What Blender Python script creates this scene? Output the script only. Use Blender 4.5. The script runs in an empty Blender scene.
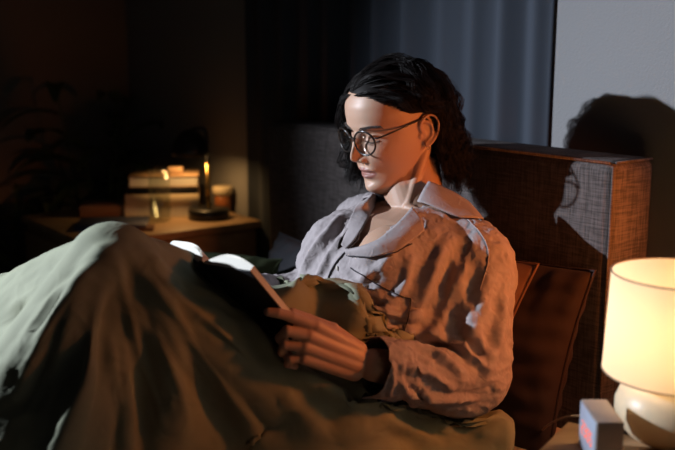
import bpy, bmesh, math, random, time
import numpy as np
from mathutils import Vector, Matrix, noise
R = math.radians
COL = bpy.context.scene.collection
V = Vector

# ------------------------------------------------------------------ layout frame
PITCH = R(11); CAM = V((0, 0, 1.15)); FPX = 937.5
FW = V((0, math.cos(PITCH), -math.sin(PITCH))); UP = V((0, math.sin(PITCH), math.cos(PITCH)))
def P(px, py, d):
    """point of the room seen at a photo pixel, d metres deep"""
    return CAM + FW*d + V((1, 0, 0))*((px-337.5)/FPX*d) + UP*((225-py)/FPX*d)
NC = V((.496, 1.672, 0))                 # headboard front face, near end, on the floor
W = V((-.8, -.6, 0)); U = V((-.6, .8, 0)); Z = V((0, 0, 1))
def B(a, s, z=0):
    """bed frame: a towards the foot, s across the bed, z up"""
    return NC + W*a + U*s + Z*z

# ------------------------------------------------------------------ mesh helpers
class MB:
    def __init__(s): s.v = []; s.f = []
    def add(s, v, f):
        o = len(s.v); s.v += [V(p) for p in v]; s.f += [[i+o for i in q] for q in f]; return s
    def tube(s, pts, rad, n=10, cap=True, flat=None, closed=False):
        pts = [V(p) for p in pts]
        if not hasattr(rad, '__len__'): rad = [rad]*len(pts)
        o = len(s.v); m = len(pts); ref = None
        for i, p in enumerate(pts):
            if closed: t = pts[(i+1) % m]-pts[i-1]
            else: t = pts[min(i+1, m-1)]-pts[max(i-1, 0)]
            t.normalize()
            if ref is None:
                ref = t.orthogonal().normalized() if flat is None else V(flat)
            a = (ref - t*ref.dot(t)).normalized(); ref = a; b = t.cross(a)
            for k in range(n):
                an = 2*math.pi*k/n
                s.v.append(p + a*(math.cos(an)*rad[i]) + b*(math.sin(an)*rad[i]))
        for i in range(m if closed else m-1):
            for k in range(n):
                j = (i+1) % m
                s.f.append([o+i*n+k, o+i*n+(k+1) % n, o+j*n+(k+1) % n, o+j*n+k])
        if cap and not closed:
            s.f.append([o+k for k in range(n)][::-1]); s.f.append([o+(m-1)*n+k for k in range(n)])
        return s
    def capsule(s, p0, r0, p1, r1, n=20):
        p0 = V(p0); p1 = V(p1); d = (p1-p0).normalized(); pts = []; rr = []
        for k in range(6):
            a = math.pi/2*(k+.15)/6; pts.append(p0 - d*r0*math.cos(a)); rr.append(r0*math.sin(a))
        for k in range(7):
            t = k/6; pts.append(p0.lerp(p1, t)); rr.append(r0+(r1-r0)*t)
        for k in range(6):
            a = math.pi/2*(5-k+.15)/6; pts.append(p1 + d*r1*math.cos(a)); rr.append(r1*math.sin(a))
        return s.tube(pts, rr, n)
    def ell(s, c, ax, ay, az, n=24, m=16):
        """ellipsoid with three half-axis vectors"""
        c = V(c); o = len(s.v); ax = V(ax); ay = V(ay); az = V(az)
        for i in range(1, m):
            th = math.pi*i/m
            for k in range(n):
                ph = 2*math.pi*k/n
                s.v.append(c + ax*(math.sin(th)*math.cos(ph)) + ay*(math.sin(th)*math.sin(ph)) + az*math.cos(th))
        for i in range(m-2):
            for k in range(n):
                s.f.append([o+i*n+k, o+i*n+(k+1) % n, o+(i+1)*n+(k+1) % n, o+(i+1)*n+k][::-1])
        t = len(s.v); s.v.append(c+az); b = len(s.v); s.v.append(c-az)
        for k in range(n):
            s.f.append([t, o+(k+1) % n, o+k][::-1]); s.f.append([b, o+(m-2)*n+k, o+(m-2)*n+(k+1) % n][::-1])
        return s
    def rings(s, rings, cap=True):
        """rings: list of equal-length point lists"""
        o = len(s.v); n = len(rings[0])
        for r in rings: s.v += [V(p) for p in r]
        for i in range(len(rings)-1):
            for k in range(n):
                s.f.append([o+i*n+k, o+i*n+(k+1) % n, o+(i+1)*n+(k+1) % n, o+(i+1)*n+k])
        if cap:
            s.f.append([o+k for k in range(n)][::-1]); s.f.append([o+(len(rings)-1)*n+k for k in range(n)])
        return s
    def lathe(s, c, prof, n=40, cap=True):
        c = V(c)
        return s.rings([[c+V((r*math.cos(2*math.pi*k/n), r*math.sin(2*math.pi*k/n), z)) for k in range(n)] for r, z in prof], cap)
    def box(s, c, X, Y, Zv, bev=0, seg=3):
        """box: centre c and three half-extent vectors, rounded edges"""
        bm = bmesh.new(); bmesh.ops.create_cube(bm, size=2)
        X = V(X); Y = V(Y); Zv = V(Zv); L = V((X.length, Y.length, Zv.length))
        for v in bm.verts: v.co = V((v.co.x*L.x, v.co.y*L.y, v.co.z*L.z))
        if bev: bmesh.ops.bevel(bm, geom=bm.edges[:], offset=bev, segments=seg, profile=.5, affect='EDGES')
        bm.verts.index_update()
        xx, yy, zz = X.normalized(), Y.normalized(), Zv.normalized()
        s.add([V(c)+xx*v.co.x+yy*v.co.y+zz*v.co.z for v in bm.verts], [[v.index for v in f.verts] for f in bm.faces])
        bm.free(); return s
    def build(s, name, mat, parent=None, smooth=True, recalc=True):
        me = bpy.data.meshes.new(name); me.from_pydata([tuple(v) for v in s.v], [], s.f)
        if recalc:
            bm = bmesh.new(); bm.from_mesh(me); bmesh.ops.recalc_face_normals(bm, faces=bm.faces); bm.to_mesh(me); bm.free()
        if smooth:
            for p in me.polygons: p.use_smooth = True
        o = bpy.data.objects.new(name, me); COL.objects.link(o)
        if mat: me.materials.append(mat)
        if parent: attach(o, parent)
        return o
def world(o):
    m = o.matrix_basis.copy()
    return (world(o.parent) @ o.matrix_parent_inverse @ m) if o.parent else m
def attach(o, parent):
    o.parent = parent; o.matrix_parent_inverse = world(parent).inverted()
def tag(o, label=None, cat=None, group=None, kind=None):
    if label: o['label'] = label
    if cat: o['category'] = cat
    if group: o['group'] = group
    if kind: o['kind'] = kind
    return o
def empty(name, loc, label, cat, group=None):
    o = bpy.data.objects.new(name, None); COL.objects.link(o); o.location = loc
    o.empty_display_size = .05
    return tag(o, label, cat, group)
def flat_edges(o, ang=35):
    me = o.data; me.set_sharp_from_angle(angle=R(ang)); return o
def mod_apply(o):
    dg = bpy.context.evaluated_depsgraph_get(); dg.update()
    me = bpy.data.meshes.new_from_object(o.evaluated_get(dg)); o.modifiers.clear()
    old = o.data; nm = old.name; o.data = me; bpy.data.meshes.remove(old); me.name = nm
    for p in me.polygons: p.use_smooth = True
    return o
def remesh(o, vox, smooth=0, fac=.5):
    m = o.modifiers.new('r', 'REMESH'); m.mode = 'VOXEL'; m.voxel_size = vox; m.adaptivity = 0
    if smooth:
        k = o.modifiers.new('s', 'SMOOTH'); k.iterations = smooth; k.factor = fac
    return mod_apply(o)
def getv(me):
    a = np.empty(len(me.vertices)*3, np.float32); me.vertices.foreach_get('co', a); return a.reshape(-1, 3)
def setv(me, a):
    me.vertices.foreach_set('co', a.astype(np.float32).ravel()); me.update()
def getn(me):
    a = np.empty(len(me.vertices)*3, np.float32); me.vertices.foreach_get('normal', a); return a.reshape(-1, 3)
def crom(pts, n=8, closed=False):
    """smooth curve through points"""
    pts = [V(p) for p in pts]; out = []; m = len(pts)
    for i in range(m if closed else m-1):
        if closed: p0, p1, p2, p3 = pts[i-1], pts[i], pts[(i+1) % m], pts[(i+2) % m]
        else: p0, p1, p2, p3 = pts[max(i-1, 0)], pts[i], pts[i+1], pts[min(i+2, m-1)]
        for k in range(n):
            t = k/n
            out.append(.5*((2*p1)+(p2-p0)*t+(2*p0-5*p1+4*p2-p3)*t*t+(3*p1-p0-3*p2+p3)*t**3))
    if not closed: out.append(pts[-1])
    return out
def smoothstep(a, b, x):
    t = np.clip((x-a)/(b-a), 0, 1); return t*t*(3-2*t)

# ------------------------------------------------------------------ materials
def thin_glass(name, tint, gloss):
    m = bpy.data.materials.new(name); m.use_nodes = True; nt = m.node_tree; nt.nodes.clear()
    t = nt.nodes.new('ShaderNodeBsdfTransparent'); t.inputs[0].default_value = (*tint, 1)
    g_ = nt.nodes.new('ShaderNodeBsdfGlossy'); g_.inputs['Roughness'].default_value = .03
    x = nt.nodes.new('ShaderNodeMixShader'); o = nt.nodes.new('ShaderNodeOutputMaterial')
    x.inputs[0].default_value = gloss; nt.links.new(t.outputs[0], x.inputs[1]); nt.links.new(g_.outputs[0], x.inputs[2]); nt.links.new(x.outputs[0], o.inputs[0]); return m
def mat(name, col, rough=.6, metal=0, bump=None, spec=None, noise_col=None, **kw):
    m = bpy.data.materials.new(name); m.use_nodes = True; nt = m.node_tree
    b = nt.nodes['Principled BSDF']
    b.inputs['Base Color'].default_value = (*col, 1); b.inputs['Roughness'].default_value = rough
    b.inputs['Metallic'].default_value = metal
    if spec is not None: b.inputs['Specular IOR Level'].default_value = spec
    for k, v in kw.items(): b.inputs[k.replace('_', ' ')].default_value = v
    tc = nt.nodes.new('ShaderNodeTexCoord')
    if noise_col:
        sc, c2, lo, hi = noise_col
        n = nt.nodes.new('ShaderNodeTexNoise'); n.inputs['Scale'].default_value = sc; n.inputs['Detail'].default_value = 6
        nt.links.new(tc.outputs['Object'], n.inputs['Vector'])
        r = nt.nodes.new('ShaderNodeValToRGB'); r.color_ramp.elements[0].position = lo; r.color_ramp.elements[1].position = hi
        r.color_ramp.elements[0].color = (*col, 1); r.color_ramp.elements[1].color = (*c2, 1)
        nt.links.new(n.outputs['Fac'], r.inputs[0]); nt.links.new(r.outputs[0], b.inputs['Base Color'])
    if bump:
        prev = None
        for kind, sc, st, dist in bump:
            if kind == 'noise':
                t = nt.nodes.new('ShaderNodeTexNoise'); t.inputs['Scale'].default_value = sc; t.inputs['Detail'].default_value = 5; out = t.outputs['Fac']
                nt.links.new(tc.outputs['Object'], t.inputs['Vector'])
            elif kind == 'crease':
                t = nt.nodes.new('ShaderNodeTexNoise'); t.inputs['Scale'].default_value = sc; t.inputs['Detail'].default_value = 3
                t.inputs['Distortion'].default_value = 1.2
                try: t.noise_type = 'RIDGED_MULTIFRACTAL'
                except Exception: pass
                out = t.outputs['Fac']; nt.links.new(tc.outputs['Object'], t.inputs['Vector'])
            elif kind == 'weave':
                t = nt.nodes.new('ShaderNodeTexWave'); t.inputs['Scale'].default_value = sc; t.bands_direction = 'Z'; t.inputs['Distortion'].default_value = 2; t.inputs['Detail Scale'].default_value = 3
                t2 = nt.nodes.new('ShaderNodeTexWave'); t2.inputs['Scale'].default_value = sc; t2.bands_direction = 'X'; t2.inputs['Distortion'].default_value = 2; t2.inputs['Detail Scale'].default_value = 3
                ad = nt.nodes.new('ShaderNodeMath'); ad.operation = 'ADD'
                nt.links.new(tc.outputs['Object'], t.inputs['Vector']); nt.links.new(tc.outputs['Object'], t2.inputs['Vector'])
                nt.links.new(t.outputs['Fac'], ad.inputs[0]); nt.links.new(t2.outputs['Fac'], ad.inputs[1]); out = ad.outputs[0]
            bp = nt.nodes.new('ShaderNodeBump'); bp.inputs['Strength'].default_value = st; bp.inputs['Distance'].default_value = dist
            nt.links.new(out, bp.inputs['Height'])
            if prev: nt.links.new(prev.outputs[0], bp.inputs['Normal'])
            prev = bp
        nt.links.new(prev.outputs[0], b.inputs['Normal'])
    return m
def wood(name, c1, c2, rough=.45, axis=(1, 12, 12)):
    m = mat(name, c1, rough); nt = m.node_tree; b = nt.nodes['Principled BSDF']
    tc = [n for n in nt.nodes if n.type == 'TEX_COORD'][0]
    mp = nt.nodes.new('ShaderNodeMapping'); mp.inputs['Scale'].default_value = axis; mp.inputs['Rotation'].default_value = (0, 0, R(37))
    n = nt.nodes.new('ShaderNodeTexNoise'); n.inputs['Scale'].default_value = 3; n.inputs['Detail'].default_value = 8; n.inputs['Distortion'].default_value = .6
    r = nt.nodes.new('ShaderNodeValToRGB'); r.color_ramp.elements[0].position = .35; r.color_ramp.elements[1].position = .7
    r.color_ramp.elements[0].color = (*c1, 1); r.color_ramp.elements[1].color = (*c2, 1)
    nt.links.new(tc.outputs['Object'], mp.inputs[0]); nt.links.new(mp.outputs[0], n.inputs['Vector'])
    nt.links.new(n.outputs['Fac'], r.inputs[0]); nt.links.new(r.outputs[0], b.inputs['Base Color'])
    return m
def linen_headboard():
    m = mat('headboard_linen', (.17, .145, .14), .9); nt = m.node_tree; b = nt.nodes['Principled BSDF']
    tc = [n for n in nt.nodes if n.type == 'TEX_COORD'][0]
    mp = nt.nodes.new('ShaderNodeMapping'); mp.inputs['Rotation'].default_value = (0, 0, R(-37)); nt.links.new(tc.outputs['Object'], mp.inputs[0])
    ns = []
    for sc in ((22, 22, 260), (260, 260, 22)):
        m2 = nt.nodes.new('ShaderNodeMapping'); m2.inputs['Scale'].default_value = sc
        n = nt.nodes.new('ShaderNodeTexNoise'); n.inputs['Scale'].default_value = 1; n.inputs['Detail'].default_value = 2
        nt.links.new(mp.outputs[0], m2.inputs[0]); nt.links.new(m2.outputs[0], n.inputs['Vector']); ns.append(n)
    ad = nt.nodes.new('ShaderNodeMath'); ad.operation = 'ADD'
    nt.links.new(ns[0].outputs['Fac'], ad.inputs[0]); nt.links.new(ns[1].outputs['Fac'], ad.inputs[1])
    r = nt.nodes.new('ShaderNodeValToRGB'); r.color_ramp.elements[0].position = .40; r.color_ramp.elements[1].position = .62
    r.color_ramp.elements[0].color = (.050, .040, .038, 1); r.color_ramp.elements[1].color = (.125, .103, .098, 1)
    hv = nt.nodes.new('ShaderNodeMath'); hv.operation = 'MULTIPLY'; hv.inputs[1].default_value = .5
    nt.links.new(ad.outputs[0], hv.inputs[0]); nt.links.new(hv.outputs[0], r.inputs[0]); nt.links.new(r.outputs[0], b.inputs['Base Color'])
    bp = nt.nodes.new('ShaderNodeBump'); bp.inputs['Strength'].default_value = .6; bp.inputs['Distance'].default_value = .003
    nt.links.new(hv.outputs[0], bp.inputs['Height']); nt.links.new(bp.outputs[0], b.inputs['Normal'])
    return m
def emit(name, col, s):
    m = bpy.data.materials.new(name); m.use_nodes = True; nt = m.node_tree; nt.nodes.clear()
    e = nt.nodes.new('ShaderNodeEmission'); e.inputs[0].default_value = (*col, 1); e.inputs[1].default_value = s
    o = nt.nodes.new('ShaderNodeOutputMaterial'); nt.links.new(e.outputs[0], o.inputs[0]); return m
def shade_mat(name, col, trans):
    m = bpy.data.materials.new(name); m.use_nodes = True; nt = m.node_tree; nt.nodes.clear()
    d = nt.nodes.new('ShaderNodeBsdfDiffuse'); d.inputs[0].default_value = (*col, 1)
    t = nt.nodes.new('ShaderNodeBsdfTranslucent'); t.inputs[0].default_value = (*trans, 1)
    x = nt.nodes.new('ShaderNodeMixShader'); x.inputs[0].default_value = .5
    o = nt.nodes.new('ShaderNodeOutputMaterial')
    nt.links.new(d.outputs[0], x.inputs[1]); nt.links.new(t.outputs[0], x.inputs[2]); nt.links.new(x.outputs[0], o.inputs[0]); return m
# ------------------------------------------------------------------ person: joints
HIP = V((-.07, 1.60, .50)); NECK = V((.165, 1.80, .825))
T = (NECK-HIP).normalized(); LAT = U.copy(); LAT = (LAT-T*LAT.dot(T)).normalized(); FN = T.cross(LAT).normalized()
if FN.z < 0: FN = -FN
def S(t, l, f):     # torso point: t along spine 0..1, l sideways (+ far side), f frontwards
    return HIP.lerp(NECK, t) + LAT*l + FN*f
SH_L = V((.262, 1.668, .760)); SH_R = V((.055, 1.935, .775))
EL_L = P(478, 380, 1.64); WR_L = P(374, 365, 1.53)
EL_R = P(315, 300, 1.98); WR_R = P(232, 293, 1.68)
KN_L = V((-.345, 1.40, .812)); KN_R = V((-.55, 1.53, .70))
FT_L = V((-.62, 1.20, .45)); FT_R = V((-.88, 1.36, .45))
# head frame
def head_frame(yaw=0, pitch=20, roll=0):
    f = V((-.8, -.6, 0)); f.rotate(Matrix.Rotation(R(yaw), 3, 'Z'))
    r = f.cross(Z).normalized()
    M = Matrix.Rotation(R(-pitch), 3, r); f = M @ f; u = r.cross(f)
    M = Matrix.Rotation(R(roll), 3, f); r = M @ r; u = M @ u
    return r, f, u
HR, HF, HU = head_frame(-3, 13, -1)
HO = P(419.5, 127.5, 1.765) + HR*.070 - HU*.0
HF = HF*1.04
def H(x, y, z): return HO + HR*x + HF*y + HU*z

def g(x, s): return np.exp(-(x/s)**2)
ZS = [-.124, -.119, -.112, -.102, -.09, -.075, -.06, -.04, -.02, 0, .02, .04, .06, .08, .096, .108, .116, .120]
WS = [.010, .024, .036, .046, .053, .058, .0625, .067, .070, .0715, .0735, .0745, .073, .067, .056, .041, .025, .006]
FS = [.060, .072, .0815, .0855, .0850, .0850, .0890, .0900, .0900, .0910, .0945, .0950, .0925, .082, .062, .044, .026, .006]
BS = [.000, .008, .018, .035, .050, .062, .072, .082, .090, .096, .100, .101, .098, .088, .073, .053, .031, .007]
def head_mesh(mb):
    nz, nf = 190, 260
    zs = []
    for i in range(nz):
        t = i/(nz-1); zs.append(-.124 + .244*t)
    zs = np.array(zs)
    # soften knots
    wz = np.interp(zs, ZS, WS); fz = np.interp(zs, ZS, FS); bz = np.interp(zs, ZS, BS)
    k = np.ones(7)/7
    def sm(a): 
        b = np.convolve(np.pad(a, 3, 'edge'), k, 'valid'); b[:3] = a[:3]; b[-3:] = a[-3:]; return b
    wz, fz, bz = sm(sm(wz)), sm(sm(fz)), sm(sm(bz))
    rings = []
    for i, z in enumerate(zs):
        # non-uniform azimuth: dense at the face
        a = np.linspace(-1, 1, nf, endpoint=False); ph = math.pi*(a*.62+.38*a**3)
        sx = np.sin(ph); cx = np.cos(ph)
        x = wz[i]*np.sign(sx)*np.abs(sx)**(.92)
        fr = cx > 0
        y = np.where(fr, fz[i]*np.abs(cx)**(.80), -bz[i]*np.abs(cx)**.95)
        # face narrows towards the chin, flat cheeks
        m = smoothstep(.0, .6, cx)
        dy = np.zeros(nf)
        ax = np.abs(x)
        nose = np.interp(z, [-.054, -.050, -.0450, -.0405, -.035, -.029, -.020, -.011, -.003, .006, .014], [0, .004, .0145, .0225, .0260, .0250, .0205, .0155, .0105, .005, 0])
        nw = np.interp(z, [-.052, -.045, -.038, -.028, -.012, .008], [.0130, .0105, .0085, .0072, .0070, .0095])
        dy += nose*g(x, nw)
        dy += .0100*g(ax-.0130, .0052)*g(z+.0410, .0065)             # nostril wings
        dy -= .0100*g(ax-.0070, .0038)*g(z+.0480, .0035)            # nostrils
        dy -= .0105*g(ax-.031, .0165)*g(z-.001, .0120)              # sockets
        dy -= .0060*g(ax-.015, .006)*g(z-.002, .010)
        dy += .0090*g(ax-.032, .0115)*g(z+.000, .0085)              # lid over the eyeball
        dy -= .0022*g(ax-.032, .013)*g(z-.0085, .0016)              # lid crease
        dy -= .0022*g(ax-.032, .012)*g(z+.0078, .0014)              # lash line
        dy += .0025*g(ax-.030, .020)*g(z-.0185, .007)               # brow
        dy += .0050*g(ax-.043, .016)*g(z+.030, .016)                # cheekbone
        dy -= .0030*g(ax-.040, .014)*g(z+.068, .016)
        dy += .0030*g(ax-.024, .010)*g(z+.052, .016)                # fold beside the mouth
        lipw = .0215
        dy += .0068*g(x, .020)*g(z+.0640, .0045)*(1-.25*g(x, .0035))
        dy += .0078*g(x, .018)*g(z+.0775, .0052)
        dy -= .0085*np.exp(-(x/.0225)**6)*g(z+.0708-.0012*g(x, .012), .0014)
        dy -= .0015*g(x, .003)*g(z+.0575, .005)
        dy -= .0035*g(x, .018)*g(z+.0885, .005)                     # under the lip
        dy += .0050*g(x, .017)*g(z+.105, .010)                      # chin
        dy -= .0035*g(ax-.058, .016)*g(z-.012, .022)                # temple
        y = y + dy*m
        rings.append([H(x[j], y[j], z) for j in range(nf)])
    mb.rings(rings)
def ear(mb, sx):
    def E(a, b, c):   # a backwards, b up, c outwards
        y = -.004 - a; out = .0700 + c + .22*a
        return H(sx*out, y, b-.012)
    helix = crom([E(.004, -.003, .003), E(-.003, .004, .005), E(-.006, .016, .007), E(.000, .028, .0095), E(.012, .033, .011), E(.022, .027, .013), E(.026, .014, .0135), E(.024, .000, .012), E(.018, -.012, .010), E(.010, -.021, .008), E(.002, -.026, .006)], 5)
    mb.tube(helix, [.0031+.0006*math.sin(i/len(helix)*9) for i in range(len(helix))], 8)
    anti = crom([E(.002, .022, .006), E(.010, .020, .0075), E(.0155, .010, .009), E(.0155, -.002, .008), E(.011, -.011, .007), E(.005, -.015, .006)], 5)
    mb.tube(anti, .0026, 8)
    mb.ell(E(.004, -.022, .005), HF*.0065, HU*.0075, HR*.0035)           # lobe
    mb.ell(E(-.006, -.004, .003), HF*.004, HU*.006, HR*.004)           # tragus
    # thin back plate of the ear
    mb.ell(E(.010, .003, .0008), HF*.0175 + HR*(-sx*.005), HU*.030, HR*(.0045))
def finger(mb, pts, r0, r1):
    n = len(pts)-1
    for i in range(n):
        a = r0+(r1-r0)*i/n; b = r0+(r1-r0)*(i+1)/n
        mb.capsule(pts[i], a, pts[i+1], b, 14)
        if i: mb.ell(pts[i], (a*1.08, 0, 0), (0, a*1.08, 0), (0, 0, a*1.08), 12, 8)
def hand_left(mb):
    D = lambda x, y, d: P(x, y, d)
    fi = [[D(316, 326, 1.468), D(292, 317, 1.450), D(278, 313, 1.440), D(268, 312, 1.436)],
          [D(309, 336, 1.462), D(287, 331, 1.448), D(280, 338, 1.466), D(286, 345, 1.484)],
          [D(305, 347, 1.462), D(285, 345, 1.455), D(282, 352, 1.474), D(290, 356, 1.488)],
          [D(304, 358, 1.468), D(290, 359, 1.462), D(288, 364, 1.480), D(295, 366, 1.490)]]
    for k, q in enumerate(fi):
        finger(mb, q, (.0098, .0098, .0094, .0085)[k], (.0072, .0074, .0070, .0062)[k])
    w0 = P(366, 362, 1.525)
    offs = [P(358, 350, 1.520), P(357, 357, 1.515), P(356, 365, 1.515), P(354, 372, 1.520)]
    for q, o in zip(fi, offs):
        mb.capsule(o, .0155, q[0], .0112, 14)
    mb.capsule(P(352, 360, 1.535), .018, P(322, 343, 1.487), .0150)
    mb.capsule(P(350, 366, 1.530), .017, P(318, 356, 1.482), .0130)
    finger(mb, [P(356, 348, 1.532), P(332, 330, 1.500), P(308, 320, 1.490), P(292, 313, 1.475)], .0140, .0085)
    return fi
def hand_right(mb):
    c = P(222, 290, 1.63)
    base = WR_R
    tips = [P(196, 272+6*k, 1.585+.004*k) for k in range(4)]
    for k in range(4):
        mcp = P(216, 276+8*k, 1.62+.006*k); pip = P(205, 273+7*k, 1.585+.004*k)
        mb.capsule(base, .014, mcp, .011, 14)
        finger(mb, [mcp, pip, tips[k]], .0092, .007)
    mb.capsule(base, .017, P(219, 289, 1.63), .015)
    finger(mb, [base, P(228, 280, 1.65), P(219, 272, 1.625)], .012, .008)
def oval(c, ax, ay, n=40, e=2.3):
    out = []
    for k in range(n):
        a = 2*math.pi*k/n; ca, sa = math.cos(a), math.sin(a)
        out.append(c + ax*(math.copysign(abs(ca)**(2/e), ca)) + ay*(math.copysign(abs(sa)**(2/e), sa)))
    return out
def torso_rings(inf=0):
    prof = [(-.16, .10, .075, 0), (-.08, .155, .105, 0), (0, .172, .112, 0), (.14, .165, .105, 0), (.32, .142, .094, .002), (.46, .140, .092, .006), (.60, .150, .100, .012), (.72, .158, .098, .012), (.82, .155, .083, .006), (.90, .125, .066, -.002), (.955, .080, .055, -.004), (1.0, .055, .048, 0)]
    r = []
    for t, a, b, f in prof:
        r.append(oval(S(t, 0, f), LAT*(a+inf), FN*(b+inf)))
    return r
def make_body(collider=False):
    mb = MB()
    mb.rings(torso_rings())
    # bust
    for s in (-1, 1): mb.ell(S(.66, s*.072, .075), LAT*.062, T*.068, FN*.050)
    # neck
    hb = H(0, -.022, -.055)
    mb.capsule(S(.93, 0, -.012), .062, hb, .0520, 28)
    mb.capsule(S(.97, 0, .012), .048, H(0, .012, -.078), .0450, 28)
    if not collider:
        for s in (-1, 1):   # neck muscles and collar bones
            mb.capsule(H(s*.056, -.018, -.045), .012, S(.955, s*.016, .052), .0085, 12)
            mb.capsule(S(.945, s*.018, .052), .0090, S(.93, s*.095, .032), .007, 12)
    for sh, el, wr, s in ((SH_L, EL_L, WR_L, -1), (SH_R, EL_R, WR_R, 1)):
        if collider == 'legs': break
        mb.capsule(S(.90, s*.06, 0), .055, sh, .056)
        mb.capsule(S(.955, s*.03, -.01), .040, sh+Z*.012, .040)
        mb.capsule(sh, .054, el, .042); mb.capsule(el, .043, el.lerp(wr, .35), .041); mb.capsule(el.lerp(wr, .3), .041, wr, .0275)
    if collider or True:
        for s, kn, ft in ((-1, KN_L, FT_L), (1, KN_R, FT_R)):
            hp = HIP + LAT*(s*.09)
            mb.capsule(hp-Z*.02, .074, kn, .058); mb.capsule(kn, .056, kn.lerp(ft, .4), .055); mb.capsule(kn.lerp(ft, .35), .055, ft, .038)
            mb.capsule(ft, .036, ft + W*.16 + V((0, 0, -.005)), .026)
    if not collider:
        head_mesh(mb); ear(mb, -1); ear(mb, 1); hand_left(mb); hand_right(mb)
    return mb
# ------------------------------------------------------------------ pyjama shirt, before it is draped
VB = (.66, -.004)       # bottom of the neckline (t, l)
def tlf(p):
    q = p-HIP; t = q.dot(T)/(NECK-HIP).length; return t, q.dot(LAT), q.dot(FN)
def shirt_base():
    mb = MB(); mb.rings(torso_rings(.022)[:-1])
    for s in (-1, 1): mb.ell(S(.66, s*.07, .075), LAT*.085, T*.085, FN*.070)
    mb.capsule(S(.90, 0, -.005), .085, S(1.03, 0, -.012), .070, 28)
    for sh, el, wr, s in ((SH_L, EL_L, WR_L, -1), (SH_R, EL_R, WR_R, 1)):
        mb.capsule(S(.92, s*.05, -.005), .070, sh+Z*.004, .064)
        mb.capsule(S(.80, s*.08, 0), .085, sh-Z*.05, .080)
        mb.capsule(sh, .068, el.lerp(sh, .5)+Z*.0, .078); mb.capsule(el.lerp(sh, .5), .078, el+Z*.005, .068)
        mb.capsule(el, .066, el.lerp(wr, .45)-Z*.006, .060); mb.capsule(el.lerp(wr, .40)-Z*.006, .060, el.lerp(wr, 1.10)-Z*.002, .046)
    o = mb.build('shirt', None); remesh(o, .0105, 3, .5)
    bm = bmesh.new(); bm.from_mesh(o.data)
    def cut(co, no): bmesh.ops.bisect_plane(bm, geom=bm.verts[:]+bm.edges[:]+bm.faces[:], plane_co=co, plane_no=no, dist=1e-5)
    # neckline
    b = S(VB[0], VB[1], 0); eL = S(.99, -.062, 0); eR = S(.99, .062, 0)
    cut(b, (eL-b).cross(FN)); cut(b, (eR-b).cross(FN)); cut(S(.985, 0, 0), T+FN*.25)
    kill = []
    for f in bm.faces:
        c = f.calc_center_median(); t, l, ff = tlf(c)
        w = .062*(t-VB[0])/(.99-VB[0]); n = (c-S(.985, 0, 0)).dot(T+FN*.25)
        if n > 0 and (c-S(1, 0, 0)).length < .13: kill.append(f)
        elif t > VB[0] and abs(l-VB[1]*(1-min(1, (t-VB[0])/.33))) < w and ff > 0: kill.append(f)
    bmesh.ops.delete(bm, geom=kill, context='FACES')
    for el, wr in ((EL_L, WR_L), (EL_R, WR_R)):
        d = (wr-el).normalized(); c0 = wr + d*.002; cut(c0, d)
        kill = [f for f in bm.faces if (f.calc_center_median()-c0).dot(d) > 0 and (f.calc_center_median()-wr).length < .12]
        bmesh.ops.delete(bm, geom=kill, context='FACES')
    cut(S(-.02, 0, 0), T); kill = [f for f in bm.faces if (f.calc_center_median()-S(-.02, 0, 0)).dot(T) < 0 and (f.calc_center_median()-HIP).length < .35 and tlf(f.calc_center_median())[0] < 0]
    bmesh.ops.delete(bm, geom=kill, context='FACES')
    bmesh.ops.remove_doubles(bm, verts=bm.verts, dist=.0025)
    # keep the largest piece only
    bm.verts.index_update(); seen = set(); best = []
    for v in bm.verts:
        if v.index in seen: continue
        st = [v]; comp = []; seen.add(v.index)
        while st:
            x = st.pop(); comp.append(x)
            for e in x.link_edges:
                y = e.other_vert(x)
                if y.index not in seen: seen.add(y.index); st.append(y)
        if len(comp) > len(best): best = comp
    keep = set(x.index for x in best)
    bmesh.ops.delete(bm, geom=[v for v in bm.verts if v.index not in keep], context='VERTS')
    bm.to_mesh(o.data); bm.free()
    for p in o.data.polygons: p.use_smooth = True
    return o

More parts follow.
